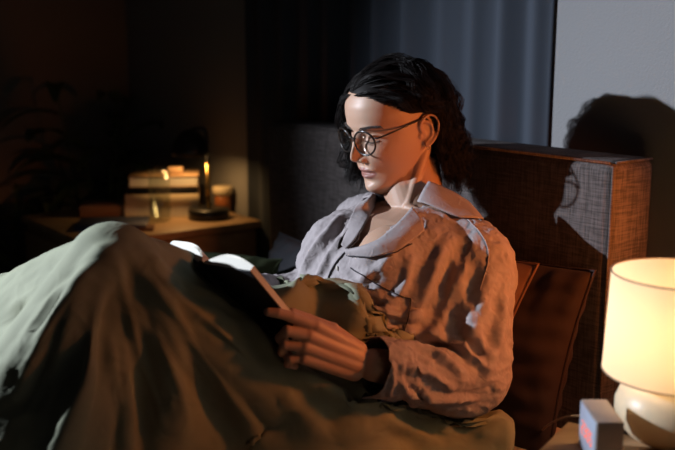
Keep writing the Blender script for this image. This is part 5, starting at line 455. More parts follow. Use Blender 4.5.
-12,-5,-1,-12,-5,0,-13,-4,1,-14,-4,1,-13,-6,0,-12,-4,1,-16,-5,1,-15,-4,1,-14,-3,-2,-12,-4,-2,-11,-4,-1,-12,-3,0,-13,-3,1,-13,-6,-1,-12,-5,0,-15,-4,0,-16,-7,-1,-14,-4,-3,-11,-3,-2,-12,-2,0,-13,-2,0,-13,-5,-1,-12,-6,-1,-13,-6,-2,-13,-4,-1,-16,-4,-1,-16,-3,0,-17,-3,-3,-11,-1,-1,-12,-2,0,-12,-3,-1,-12,-4,-1,-15,-5,-2,-14,-5,-2,-14,-3,-1,-16,-5,-2,-15,-2,0,-16,-1,-1,-12,-3,-1,-11,-3,-2,-15,-4,-2,-15,-6,-4,-13,-5,-3,-13,-3,-1,-17,-3,0,-17,-2,-2,-10,-3,-3,-14,-2,-2,-15,-3,-2,-17,-4,-3,-15,-4,-2,-16,-4,-2,-16,-3,-3,-11,-3,-2,-17,-4,-4,-16,-3,-2,-16,-5,-1,-15,-4,0,-16,-4,-1,-15,-4,-1,-14,-2,0,-17,-2,0,-17,-4,-2,-16,-4,-2,-15,-5,-2,-14,-4,-2,-14,-3,-2,-16,-2,0,-17,-1,0,-17,-3,-2,-15,-4,-2,-15,-3,-1,-16,0,0,0,0,0,0,0,0,0,0,0,0,0,0,0,0,0,0,0,0,0,0,0,0,0,0,0,0,0,0,0,0,0,0,0,0,0,0,0,0,0,0,0,0,0,-1,-2,6,1,-1,3,0,0,0,-1,-4,6,0,-4,0,0,0,0,-3,-2,9,0,0,5,0,-5,-2,-3,-12,-7,-2,-2,11,-1,0,8,0,-2,6,-2,-8,2,-2,-7,0,-3,-13,-6,-1,0,10,-2,-3,4,-1,-5,-3,-1,-6,-3,-2,-11,-7,-2,-10,-13,-2,-3,15,-1,-2,8,0,-3,3,-1,-6,3,-1,-11,-11,-1,-11,-9,-1,-6,-15,-2,-2,16,-3,-3,8,-1,-4,2,-3,-6,4,-1,-5,-3,-2,-6,-9,-2,-9,-8,-1,-7,-12,0,-6,-16,-3,2,14,-3,-5,9,-5,-6,9,-3,-5,3,-2,-5,-2,-3,-7,-1,-3,-7,-8,-2,-6,-14,-2,-5,-13,2,-1,-20,-5,2,-13,-5,2,-14,-6,2,-13,-6,2,-12,-2,4,-13,-2,3,-17,0,3,-16,3,4,-17,-1,4,-16,4,5,-16,0,5,-16,3,5,-17,1,5,-17,1,5,-18,-6,0,-13,-3,1,-17,-5,2,-14,-3,1,-15,-2,2,-16,2,3,-17,-1,3,-16,-4,-1,-16,-3,0,-17,-2,1,-17,-2,1,-17,-5,-1,-16,-2,0,-18,-2,3,-19,-2,3,-19,1,3,-19,-1,4,-18,-2,5,-18,2,5,-19,-2,1,-17,-2,2,-18,-1,2,-19,1,4,-19,-2,2,-18,2,3,-19,-2,2,-17,0,3,-18,2,4,-18,-1,3,-17,0,2,-18,-1,1,-17,-2,1,-17,0,2,-18,-3,1,-16,-2,2,-18,-3,2,-17,-3,1,-15,-4,2,-15,-3,2,-14,-2,0,-17,0,1,-18,-3,-1,-17,1,2,-17,-2,1,-17,-2,1,-16,-4,1,-15,-3,1,-15,-4,1,-13,-4,1,-13,-4,2,-13,-1,1,-17,-2,0,-17,-4,-1,-15,-2,0,-17,-3,0,-15,-3,-1,-14,-4,0,-14,-4,0,-14,-4,1,-12,-4,1,-11,-1,0,-16,-3,-1,-15,-4,-2,-13,-3,-1,-15,-3,-1,-14,-4,-1,-12,-4,0,-12,-5,0,-10,-3,-1,-14,-3,0,-16,-3,0,-15,-4,-2,-12,-3,-1,-13,-4,-1,-11,-4,-1,-9,-3,-1,-16,-3,-1,-14,-3,-1,-14,-3,-2,-12,-3,-2,-10,-4,-2,-10,-4,-1,-8,-4,-1,-7,1,-1,-3,-2,-8,-6,-5,-11,-13,-4,-5,-19,-3,-4,-19,-4,-13,-8,-4,-12,-8,-4,-7,-18,-3,-3,-20,-3,-13,-7,-4,-9,-17,-3,-4,-21,-2,-11,-8,-2,-7,-18,-2,-6,-20,-2,-1,-23,-2,-9,-15,-1,-4,-22,-1,-2,-23,-1,-6,-19,0,-1,-24,1,-2,-22,-2,-1,-20,0,-7,-20,0,-3,-21,2,-5,-22,4,-11,-22,6,-11,-27,6,-12,-29,-2,-1,-21,0,-4,-22,0,-1,-23,2,-5,-23,5,-11,-23,7,-12,-28,7,-12,-29,7,-12,-30,0,-3,-23,0,-1,-23,1,1,-23,4,-8,-25,5,-10,-24,6,-9,-25,7,-12,-28,-1,0,-24,0,-1,-24,0,2,-25,1,3,-24,4,-5,-26,6,-11,-24,8,-13,-30,9,-12,-30,0,1,-25,0,2,-26,1,2,-25,1,3,-26,1,5,-26,4,-4,-27,6,-7,-27,7,-9,-29,10,-13,-30,1,1,-25,1,4,-27,2,5,-27,2,7,-27,5,-2,-28,6,-5,-29,10,-13,-31,2,2,-26,3,6,-28,2,6,-28,3,8,-28,2,8,-28,4,1,-27,6,-4,-28,3,2,-26,2,3,-27,3,6,-28,3,7,-28,3,8,-28,3,9,-27,4,4,-27,7,-4,-27,8,-8,-28,8,-8,-28,8,-8,-30,9,-7,-29,9,-7,-30,9,-6,-31,9,-7,-30,10,-6,-31,9,-6,-30,5,-7,-25,11,-6,-31,9,-8,-29,-1,6,-14,3,6,-18,-1,7,-13,2,5,-18,-2,8,-11,4,6,-18,-5,9,-9,1,8,-17,-6,10,-7,-8,11,-6,-9,11,-8,3,7,-17,-2,9,-14,3,7,-17,-6,10,-11,1,9,-16,0,8,-16,-7,11,-8,-1,10,-14,2,8,-15,-12,11,-4,-11,11,-5,-11,9,-6,-4,5,-11,0,7,-13,-8,8,-8,0,2,-16,-11,11,-6,-8,8,-9,1,3,-16,2,2,-16,-7,9,-10,1,3,-16,-1,5,-18,-1,4,-17,0,6,-17,0,5,-17,0,6,-16,0,6,-16,1,3,-18,-2,4,-16,2,3,-17,0,6,-17,3,4,-17,3,3,-16,2,5,-17,2,4,-16,0,6,-15,-2,3,-15,-1,4,-15,1,3,-15,2,4,-15,-1,4,-14,2,4,-16,2,5,-14,1,2,-15,4,1,-16,4,2,-16,-3,3,-14,-3,3,-12,-2,3,-12,-1,4,-12,3,1,-15,1,3,-13,5,1,-15,2,2,-14,2,3,-15,2,2,-13,5,1,-15,-4,2,-11,-4,3,-10,-1,3,-12,-1,4,-11,1,2,-13,2,2,-13,0,3,-11,1,3,-12,5,1,-15,3,1,-13,-3,2,-10,-2,2,-10,0,2,-11,-2,2,-9,0,2,-10,0,3,-10,1,2,-12,3,2,-12,-4,1,-8,-2,2,-8,-3,2,-7,-1,3,-8,0,1,-10,-1,2,-9,0,2,-10,-3,1,-7,-2,2,-6,0,1,-8,-1,2,-8,0,2,-8,1,2,-9,-3,0,-7,7,-11,-32,7,-11,-33,7,-11,-34,8,-10,-35,9,-8,-36,8,-12,-32,8,-11,-33,8,-10,-35,9,-10,-35,9,-9,-36,9,-8,-36,10,-8,-36,8,-12,-31,9,-12,-32,10,-11,-35,10,-10,-35,10,-10,-35,10,-8,-36,9,-12,-33,10,-11,-33,10,-11,-34,11,
-10,-35,11,-9,-36,10,-12,-31,10,-12,-32,10,-11,-32,11,-11,-34,11,-11,-34,11,-10,-36,10,-12,-32,11,-12,-32,11,-12,-33,11,-11,-33,11,-11,-35,12,-10,-35,12,-10,-36,12,-9,-36,12,-12,-32,11,-11,-31,12,-12,-32,12,-11,-33,12,-11,-34,13,-10,-35,12,-11,-31,13,-12,-32,13,-11,-33,13,-11,-33,13,-10,-34,13,-10,-35,13,-9,-35,11,-13,-31,12,-9,-31,12,-12,-32,14,-12,-32,11,-7,-31,15,-14,-33,13,-11,-31,-12,11,-6,-8,6,-15,-10,7,-15,-8,6,-17,-5,4,-19,-3,4,-21,-2,5,-21,-1,4,-22,-1,5,-23,0,4,-22,-10,10,-8,-10,7,-12,-11,8,-12,-8,7,-15,-3,3,-19,-2,4,-20,-1,3,-20,-1,4,-21,1,4,-21,2,3,-23,2,3,-22,-10,8,-10,-10,8,-11,-9,9,-11,-12,7,-11,-5,4,-16,-4,3,-18,0,3,-20,-1,3,-19,-1,4,-20,1,3,-20,0,3,-21,-11,9,-9,-7,9,-12,-1,4,-14,-10,8,-11,-10,6,-12,-9,8,-11,-11,5,-10,-10,6,-11,-4,2,-16,0,3,-19,-1,3,-19,1,3,-19,-8,9,-13,-7,6,-13,-4,3,-13,-8,8,-12,-8,4,-11,-11,4,-10,-8,4,-10,-3,1,-15,-1,2,-17,-4,2,-14,4,1,-15,-2,3,-18,0,3,-13,4,2,-14,-5,3,-11,-7,4,-10,-2,2,-16,0,2,-18,-2,2,-17,-1,3,-18,0,3,-12,3,3,-12,-6,3,-10,-3,3,-10,-5,3,-11,-3,3,-11,-2,1,-14,-1,2,-15,-2,2,-15,-2,3,-16,-3,3,-16,-2,3,-16,-1,2,-10,-2,3,-10,-1,3,-9,-3,0,-13,0,0,-13,-2,1,-14,-2,1,-14,-2,2,-13,-3,3,-13,-4,3,-13,-3,3,-14,-4,3,-14,-1,3,-7,0,1,-11,-1,1,-13,0,1,-12,-2,1,-11,-2,2,-12,-3,2,-12,-4,3,-12,-5,3,-12,-5,3,-12,9,-6,-35,10,-6,-35,10,-5,-35,11,-5,-35,10,-7,-36,10,-6,-36,11,-5,-35,11,-8,-36,11,-7,-36,11,-6,-36,11,-5,-35,12,-5,-35,11,-8,-36,12,-6,-36,12,-7,-35,12,-8,-36,12,-7,-36,12,-7,-36,13,-6,-36,13,-6,-35,13,-8,-36,13,-7,-36,13,-6,-36,13,-8,-36,13,-8,-36,14,-7,-36,14,-6,-36,14,-9,-35,14,-8,-35,15,-7,-36,10,-5,-34,8,-1,-29,11,-5,-33,11,-4,-32,10,-2,-31,8,-1,-29,11,-4,-32,11,-5,-34,11,-5,-33,11,-3,-30,10,-2,-29,12,-7,-33,11,-8,-32,11,-7,-30,11,-6,-29,12,-6,-34,12,-6,-32,12,-9,-31,12,-8,-30,12,-9,-33,12,-8,-32,12,-6,-32,12,-7,-30,11,-6,-29,12,-6,-31,11,-5,-30,13,-7,-34,13,-7,-33,12,-9,-31,10,-11,-30,9,-12,-29,13,-8,-34,13,-8,-33,11,-12,-32,10,-14,-30,10,-14,-29,9,-12,-28,14,-7,-35,12,-11,-33,12,-12,-32,11,-12,-31,11,-13,-30,10,-11,-30,9,-10,-29,15,-6,-35,14,-7,-34,13,-7,-34,12,-8,-32,11,-9,-31,10,-9,-30,9,-9,-28,3,3,-25,3,3,-24,4,3,-26,3,4,-24,7,1,-27,8,0,-28,1,4,-23,5,3,-25,3,4,-23,7,1,-28,6,3,-26,5,3,-24,9,-1,-27,7,-1,-26,10,-5,-28,1,4,-21,4,4,-23,3,3,-22,7,0,-26,6,1,-24,10,-4,-27,7,0,-26,6,2,-24,11,-6,-28,9,-3,-27,4,2,-22,5,2,-23,3,3,-21,8,-2,-26,6,0,-23,11,-5,-28,8,-2,-26,5,0,-25,10,-4,-28,8,-2,-27,5,1,-23,4,1,-24,1,3,-22,7,-1,-25,4,1,-23,7,-11,-28,7,-9,-27,7,-6,-25,2,2,-21,4,-5,-24,8,-10,-28,8,-11,-27,8,-8,-25,4,-4,-24,7,-9,-28,6,-8,-26,1,-1,-23,5,-5,-25,3,-2,-24,8,-9,-28,7,-8,-27,5,-6,-25,4,-5,-24,3,-3,-22,8,-10,-27,7,-9,-25,5,-7,-24,-1,4,-19,-2,4,-18,1,2,-20,0,3,-20,0,3,-21,-1,3,-17,-2,3,-18,0,3,-20,-2,3,-18,1,2,-20,-3,3,-16,-4,3,-14,-3,4,-16,0,2,-19,-1,2,-18,2,0,-20,-3,3,-18,-1,2,-20,1,-1,-22,-4,4,-13,-2,3,-16,-3,3,-17,-5,4,-15,-3,3,-18,1,0,-21,-1,2,-19,2,-1,-21,0,0,0,0,0,0,0,0,0,0,0,0,0,0,0,0,0,0,0,0,0,0,0,0,0,0,0,1,0,1,0,0,0,0,0,1,0,0,0,0,0,0,-7,1,-1,0,0,0,-2,1,1,0,0,0,0,0,0,0,0,0,0,0,0,0,0,0,-4,1,-4,0,0,0,0,0,0,0,0,0,0,0,0,0,0,0,0,0,0,0,0,0,0,0,0,0,0,0,0,0,0,0,0,0,0,0,0,0,0,0,1,-3,1,0,0,0,0,0,0,0,0,0,0,0,0,0,0,0,1,-2,1,0,1,-1,0,0,0,0,0,0,-3,-1,1,1,-2,0,0,0,-1,0,0,0,0,2,1,-6,0,0,1,-3,-1,1,0,-1,0,1,-1,-2,-2,-3,-2,0,-2,-1,2,-1,0,-1,-1,0,0,-1,0,0,0,0,0,0,0,0,0,0,0,0,0,0,0,0,0,0,0,0,0,0,0,0,0,1,-3,-3,3,-1,1,1,1,0,0,0,0,-2,-6,0,0,0,1,-1,-1,-1,-1,2,0,0,0,0,0,0,1,0,0,0,0,0,0,0,0,0,0,0,0,0,0,0,0,0,0,0,0,0,0,0,0,0,0,0,0,0,0,0,0,0,0,0,0,0,0,0,0,0,0,0,0,0,0,0,-1,-2,-4,0,0,0,0,0,0,-1,-1,1,0,0,0,0,0,0,0,0,0,0,0,0,0,0,0,0,0,0,0,0,0,0,0,0,0,0,0,0,0,0,-2,-1,7,0,0,0,0,0,0,0,0,0,0,0,0,0,0,0,-3,0,2,-4,-2,8,0,0,0,0,0,0,0,0,0,0,0,0,0,0,0,0,0,0,-2,-1,6,-4,0,-3,-4,-1,3,-1,-1,-1,0,0,0,0,0,-1,0,0,0,0,0,0,0,0,0,0,0,0,0,0,0,0,0,0,0,0,0,0,0,0,0,0,0,0,0,0,0,0,-1,0,1,-1,0,0,-1,0,1,-1,0,1,-2,0,-2,-7,-1,0,-9,-3,-4,-8,0,0,0,0,0,0,-2,-2,0,0,-2,-6,-1,-2,-12,-1,-3,-10,-2,-3,-9,-3,-3,-15,0,0,0,-2,-2,-11,-3,-3,-12,-2,-2,-16,-4,-4,-15,0,0,0,0,0,0,0,-1,1,-1,-2,-12,-1,-1,-15,-2,-2,-14,-1,-1,-15,-2,-2,-15,0,0,0,0,0,0,0,0,0,0,0,
0,0,-1,-13,-1,1,-14,-2,-3,-15,-1,-2,-14,0,0,0,0,0,0,0,0,0,-1,-3,-7,-1,0,-11,0,1,-14,-1,-1,-16,0,0,0,0,0,0,0,0,0,-1,-1,-8,0,1,-13,-2,1,-20,-1,3,-2,-1,3,-3,-1,1,-9,0,3,-14,-1,2,-20,-1,-2,-14,-2,-2,-16,1,1,-19,-1,-1,-19,-1,-2,-16,-1,-1,-18,0,2,-17,0,1,-19,-1,-2,-18,-1,-1,-18,-2,-3,-16,-1,4,-19,0,5,-19,-1,-1,-17,-1,0,-18,-2,-3,-15,-2,2,-19,0,2,-18,0,2,-17,-1,-3,-16,-2,-3,-15,-1,2,-19,-2,1,-20,-1,0,-18,0,0,-17,-1,0,-17,-1,-3,-14,0,0,0,0,0,0,0,0,0,0,0,0,0,0,0,0,0,0,0,0,0,0,0,0,0,0,0,0,0,0,0,0,0,0,0,0,0,0,0,0,0,0,-1,6,14,-2,2,15,0,7,10,-1,-4,11,0,-6,7,-3,-11,8,-4,-10,4,0,0,0,-3,-5,14,-2,-4,8,-3,-4,2,-5,-6,4,-6,-4,-2,0,0,0,-2,-1,10,0,0,9,-2,-1,2,-4,-2,8,-4,-2,3,-3,-3,-3,-4,-1,-4,-6,-3,-3,-5,0,-10,-2,-1,7,-2,-1,8,-1,-1,8,-1,0,4,-5,-1,5,-6,-1,2,-4,-2,-3,-6,-1,-9,-5,1,-11,-5,-1,-8,-2,2,-15,-2,-1,5,-3,0,3,-6,-2,-1,-5,-1,-3,-5,0,-8,-7,-1,-6,-6,-1,-8,-5,1,-14,-6,0,-10,-2,1,-14,-1,2,-16,-3,0,-2,-5,0,-9,-7,-1,-2,-7,-2,-7,-7,-1,-9,-8,-1,-7,-7,-1,-12,-2,1,-18,-1,2,-19,0,2,-17,1,2,-19,4,4,-23,-2,-1,-14,-2,-2,-16,-3,-3,-15,-2,-1,-17,-3,-2,-16,-3,-2,-15,-2,-1,-16,-2,1,-16,-1,0,-16,-2,0,-15,-3,-2,-15,-4,-1,-15,-4,-3,-13,0,0,-18,0,1,-18,-1,-1,-17,-1,1,-17,-2,-1,-16,-2,-1,-15,-1,0,-16,-4,-2,-14,-5,-2,-13,-3,0,-14,-2,-2,-15,0,0,-18,2,2,-18,-1,-1,-17,0,0,-18,-1,-1,-16,-3,-1,-15,-1,0,-15,-3,0,-14,-4,0,-12,-3,0,-13,-2,-2,-17,-3,-2,-15,-3,-2,-15,-3,-1,-14,-3,-1,-14,-2,0,-14,-3,0,-13,-3,0,-11,-1,-2,-17,-2,-2,-16,-3,-3,-14,-3,-2,-14,-3,-2,-12,-4,-2,-11,-4,-1,-11,-3,0,-11,-4,0,-9,-3,-3,-14,-2,-2,-14,-3,-3,-12,-3,-3,-12,-3,-2,-11,-4,-1,-10,-3,0,-8,-2,-3,-14,-3,-4,-12,-3,-3,-10,-3,-2,-9,-3,0,-8,-2,-4,-12,-2,-4,-11,-3,-3,-10,-3,-3,-9,-3,-2,-8,-3,-1,-7,-3,-3,-9,-3,-2,-8,-2,-1,-7,-3,3,13,-1,3,8,-7,-6,4,-6,-6,5,-5,-7,-2,-4,-6,-8,-5,-7,-7,-3,-6,-8,0,-2,-19,0,-2,-19,2,-3,-17,-3,0,8,-8,-6,2,-6,-5,4,-8,-8,-2,-5,-6,-9,-5,-7,-7,-4,-6,-8,0,-3,-16,1,-2,-19,1,-1,-21,3,2,-24,-7,-5,3,-6,-5,-2,-5,-4,-9,-6,-6,-7,-4,-5,-12,0,-3,-16,0,-2,-15,2,-1,-19,3,2,-23,-6,-4,-3,-6,-4,-8,-5,-2,-10,-4,-2,-13,-3,-2,-11,0,1,-16,3,1,-21,-5,-3,-8,-4,0,-14,-5,-2,-10,-2,0,-13,-1,1,-17,0,1,-17,2,3,-18,-1,2,-18,0,0,-15,0,1,-18,3,4,-22,2,4,-23,4,4,-24,4,4,-27,4,4,-26,6,7,-28,4,3,-24,6,6,-27,5,2,-23,6,4,-25,7,6,-27,7,8,-28,3,4,-22,5,6,-23,7,6,-27,6,6,-26,8,8,-27,8,9,-28,3,3,-20,4,5,-24,5,6,-24,8,7,-27,9,9,-28,8,8,-27,9,9,-27,9,11,-27,4,5,-24,4,5,-22,8,8,-26,7,7,-26,6,7,-24,8,8,-26,10,9,-28,10,10,-28,11,11,-28,10,11,-27,7,6,-27,7,7,-27,7,8,-27,10,9,-28,10,10,-28,9,8,-26,10,9,-27,11,11,-28,10,10,-27,11,11,-27,11,11,-26,-3,-2,-14,-2,-1,-13,-2,-1,-12,-3,-2,-9,-3,-2,-8,-4,-2,-13,-2,-2,-13,-2,-2,-10,-3,-2,-8,-3,-1,-7,-2,-3,-9,-2,-2,-7,-1,-1,-7,-2,0,-8,-3,-1,-7,-3,-1,-6,-2,-1,-5,-1,-1,-6,-1,0,-4,-2,0,-7,4,5,-28,4,5,-27,4,7,-28,4,9,-27,4,9,-27,4,10,-26,6,0,-26,5,6,-28,6,8,-28,5,8,-27,5,8,-28,5,9,-27,4,10,-26,5,4,-25,6,8,-28,6,9,-28,6,9,-27,5,10,-26,5,10,-26,5,11,-25,4,10,-25,7,9,-28,7,9,-28,6,10,-27,6,10,-26,5,11,-25,8,9,-28,8,10,-27,7,10,-26,7,10,-26,6,10,-24,6,10,-24,9,10,-27,9,11,-26,8,11,-26,7,10,-25,6,10,-23,9,11,-26,9,11,-25,7,10,-24,10,11,-25,8,11,-23,5,-8,-24,11,-6,-30,10,-7,-28,6,-3,-24,5,-8,-22,11,-7,-28,5,5,-24,6,-4,-22,4,-8,-20,10,-7,-26,4,10,-23,5,1,-21,5,-8,-18,4,-7,-19,8,-7,-23,5,11,-23,4,8,-22,4,3,-19,5,-3,-18,3,-7,-17,6,10,-23,5,10,-22,4,9,-20,4,2,-17,3,-6,-15,7,10,-22,6,9,-21,5,9,-20,5,9,-20,3,7,-17,3,3,-15,3,-3,-14,1,-5,-12,7,10,-22,6,9,-21,5,8,-19,5,8,-18,4,8,-17,2,3,-14,2,-4,-11,-3,2,-4,-1,1,-6,0,1,-7,-1,3,-6,-2,0,-4,-2,1,-3,-1,1,-5,0,1,-6,0,2,-6,-1,3,-5,-2,0,-3,-2,1,-1,-1,1,-3,0,2,-4,0,1,-6,-2,0,-2,0,0,-4,0,1,-2,-1,1,-4,0,0,-1,-1,1,-1,0,1,-2,-3,0,-6,-3,0,-4,-2,0,-3,-2,-1,-1,-1,0,0,0,0,-2,-1,0,1,1,0,-3,0,0,0,0,0,-2,0,-1,-1,0,0,0,0,0,-1,0,0,0,0,0,0,0,0,0,0,0,0,0,0,0,14,-11,-33,14,-11,-33,14,-10,-33,14,-9,-33,14,-9,-34,14,-9,-33,12,-8,-32,16,-13,-33,13,-8,-32,14,-12,-32,14,-12,-32,14,-11,-32,14,-8,-33,10,-5,-28,13,-7,-31,15,-12,-32,15,-12,-31,14,-11,-32,15,-11,-31,14,-10,-31,14,-10,-32,14,-9,-31,14,-8,-32,11,-5,-28,16,-12,-32,14,-10,-30,16,-11,-31,14,-10,-31,15,-10,-30,14,-9,-30,14,-9,-31,
14,-9,-32,14,-8,-30,10,-5,-26,10,-4,-26,15,-10,-29,16,-11,-30,16,-11,-29,14,-10,-29,14,-9,-29,13,-9,-29,14,-8,-30,7,-6,-21,9,-4,-24,12,-5,-27,16,-11,-29,14,-8,-27,14,-10,-27,13,-9,-28,12,-8,-27,13,-8,-28,2,-5,-16,9,-5,-22,10,-3,-24,14,-10,-25,13,-9,-25,12,-9,-26,12,-8,-25,12,-7,-26,2,-5,-14,3,-4,-15,7,-4,-19,12,-9,-22,11,-8,-22,9,-7,-20,8,-7,-20,0,-5,-11,4,-3,-15,6,-3,-16,10,-8,-19,6,-7,-18,6,-6,-18,7,-6,-18,0,1,-11,-2,1,-10,-2,2,-8,-2,2,-10,-3,2,-10,-5,2,-10,-5,3,-9,-5,3,-11,-5,3,-11,0,1,-8,-2,2,-7,-1,2,-9,-2,2,-9,-4,2,-7,-5,2,-8,-4,3,-9,-6,3,-8,-7,4,-10,-2,1,-5,-1,1,-7,-2,2,-7,-4,2,-6,-4,3,-7,-6,3,-7,-6,4,-8,-7,5,-8,-1,1,-5,-2,2,-4,-3,2,-5,-4,3,-5,-7,5,-6,-1,2,-3,-3,3,-4,-1,2,-2,-6,5,-5,-7,6,-6,-3,3,-3,-5,5,-4,-6,6,-5,-1,3,-3,-3,5,-4,-5,6,-4,-6,8,-4,-3,6,-4,-3,6,-3,-4,7,-3,-6,8,-4,-3,8,-5,-4,8,-5,14,-8,-35,15,-7,-35,15,-7,-35,15,-6,-35,14,-7,-33,13,-8,-32,12,-8,-32,11,-8,-31,11,-9,-30,10,-10,-28,8,-13,-27,15,-8,-33,16,-7,-34,16,-6,-34,15,-6,-33,14,-6,-32,13,-7,-31,11,-9,-30,10,-13,-28,9,-15,-26,15,-7,-32,16,-6,-33,15,-6,-32,15,-5,-32,14,-5,-31,13,-7,-30,11,-9,-29,11,-12,-28,9,-14,-26,15,-7,-30,16,-6,-31,16,-6,-32,15,-5,-30,14,-5,-31,12,-6,-30,11,-6,-28,10,-8,-28,14,-7,-28,16,-6,-30,16,-5,-30,14,-5,-30,12,-5,-29,10,-6,-27,14,-7,-27,15,-6,-28,14,-5,-27,14,-5,-28,11,-5,-27,13,-7,-25,14,-6,-26,13,-5,-25,12,-4,-25,12,-7,-22,13,-7,-23,14,-6,-24,13,-5,-23,13,-5,-24,11,-4,-23,3,-7,-22,7,-15,-26,6,-14,-24,5,-11,-23,3,-6,-22,8,-15,-25,6,-12,-24,5,-10,-23,3,-6,-22,6,-12,-24,5,-10,-23,8,-12,-26,8,-14,-24,5,-9,-22,7,-13,-24,7,-14,-23,5,-12,-22,8,-8,-27,6,-9,-26,3,-8,-21,5,-9,-25,4,-10,-23,4,-9,-22,9,-6,-26,6,-6,-25,4,-7,-25,2,-6,-24,0,-4,-22,9,-5,-25,7,-5,-24,5,-5,-24,2,-4,-23,0,-3,-21,10,-4,-24,7,-4,-23,6,-4,-23,4,-4,-22,2,-2,-21,0,0,-20,9,-4,-22,7,-3,-21,6,-3,-21,3,-2,-20,1,-2,-19,-3,4,-13,-6,4,-13,-4,3,-16,-4,3,-15,-2,1,-18,1,0,-20,0,0,-19,3,-5,-21,-1,0,-20,2,-4,-22,-8,5,-10,-6,3,-15,-7,5,-13,-6,4,-16,-3,2,-18,-5,2,-17,0,-1,-21,-2,1,-19,2,-4,-21,0,-4,-20,-7,6,-11,-8,6,-11,-6,4,-15,-3,1,-18,-7,4,-15,-1,-2,-19,-4,3,-17,1,-6,-20,-1,-1,-19,-8,7,-9,-7,6,-13,-5,3,-16,-1,0,-18,-4,2,-16,2,-5,-19,-1,-3,-18,-8,8,-8,-7,6,-13,-6,6,-15,-7,7,-13,-6,6,-15,-2,-1,-20,-4,1,-19,-2,-1,-21,-7,9,-9,-7,9,-10,-7,8,-12,-6,3,-15,-2,0,-19,-3,0,-18,-4,0,-17,-6,9,-7,-7,8,-11,-6,6,-14,-5,5,-15,-6,7,-13,-2,3,-18,-4,4,-16,-1,1,-19,-5,9,-6,-5,9,-7,-6,9,-9,-6,8,-11,-6,0,-16,-6,4,-14,-2,1,-17,-5,3,-15,-7,7,-7,-7,7,-6,-7,8,-5,-6,9,-5,-5,9,-4,0,0,0,0,0,0,0,0,0,0,0,0,0,0,0,0,0,0,0,0,0,0,0,0,0,0,0,-7,2,-1,-1,1,0,-5,0,-1,0,0,0,-3,1,0,-7,0,-4,-6,-2,-7,0,0,-1,0,0,-2,0,0,-3,0,0,-2,-1,-2,-4,-3,1,-3,-1,1,-4,-2,-2,-5,-3,2,-4,-5,-2,-6,0,2,1,0,3,1,0,1,-2,0,1,-4,-1,1,-5,-3,-1,-6,-3,2,-5,0,1,-7,-3,0,-7,-2,2,-7,0,3,2,0,5,2,-1,5,2,-1,4,0,0,1,-5,0,1,-6,-1,1,-9,-1,0,-3,-3,1,-2,-1,4,-1,0,4,-1,-1,3,-8,-2,2,-4,-5,1,-5,-5,6,-4,-6,1,-6,-5,2,-4,-6,3,-5,-1,3,-5,-1,3,-6,-5,5,-6,-8,9,-3,-6,3,-7,-11,2,-10,-11,2,-10,-7,9,-4,-9,11,-4,-8,6,-8,-9,11,-5,-9,4,-10,-10,1,-11,-13,2,-13,-13,2,-13,-10,5,-10,-10,11,-6,-12,8,-10,-11,5,-12,-12,3,-15,0,0,0,0,0,0,0,0,0,0,0,0,0,0,0,0,0,0,0,1,0,0,0,0,0,0,0,0,0,0,0,0,0,0,0,0,1,1,1,1,0,-2,1,-1,-1,-2,2,0,0,0,0,0,0,0,0,0,0,0,0,0,0,0,-1,1,-1,0,1,-2,-4,-2,3,-1,-3,4,0,1,0,-1,-1,2,-2,-3,1,-3,-3,0,-5,-1,-1,-4,1,-2,-1,1,-2,-4,-5,6,-1,0,1,-2,-6,7,-2,-3,2,-4,-5,2,-5,-2,-3,-4,-2,-2,-5,0,-2,-3,0,-2,-5,2,-2,-1,2,-2,-3,-6,9,-3,-3,2,-5,-6,2,-7,-3,-2,-6,-2,-3,-6,0,-3,-5,2,-3,-3,-7,6,-7,-9,4,-9,-6,0,-8,-8,4,-10,-4,-2,-9,-4,-2,-9,-1,-4,-7,0,-3,-7,3,-3,-4,-9,4,-10,-9,2,-11,-9,3,-11,-5,-1,-10,-5,-1,-11,-3,-2,-10,0,-3,-7,0,-3,-8,3,-5,-5,0,0,0,0,0,0,-5,1,-1,-10,0,-5,-4,0,0,-7,2,-1,-6,0,1,-7,0,-4,-7,1,-1,-6,1,-2,-7,2,-1,-4,1,-4,-8,-1,-9,-6,0,-8,-7,1,-13,-9,0,-5,-11,0,-6,-5,-2,-11,-11,1,-6,-5,-2,-13,-10,1,-7,-11,1,-8,-6,-2,-14,-7,0,-10,-9,1,-8,-3,-1,-18,-2,-1,-17,-4,-2,-12,-4,-2,-13,-3,-2,-15,-2,-2,-17,-1,-1,-19,0,-1,-21,1,-1,-22,-5,1,-9,-2,2,-8,-4,0,-10,-3,2,-9,-1,2,-9,-4,1,-11,-1,2,-11,-3,1,-13,-1,2,-12,-1,1,-15,-2,0,-17,0,0,-19,1,0,-20,2,0,-22,-1,3,-9,0,3,-9,0,4,-11,-1,3,-13,0,1,-16,-1,
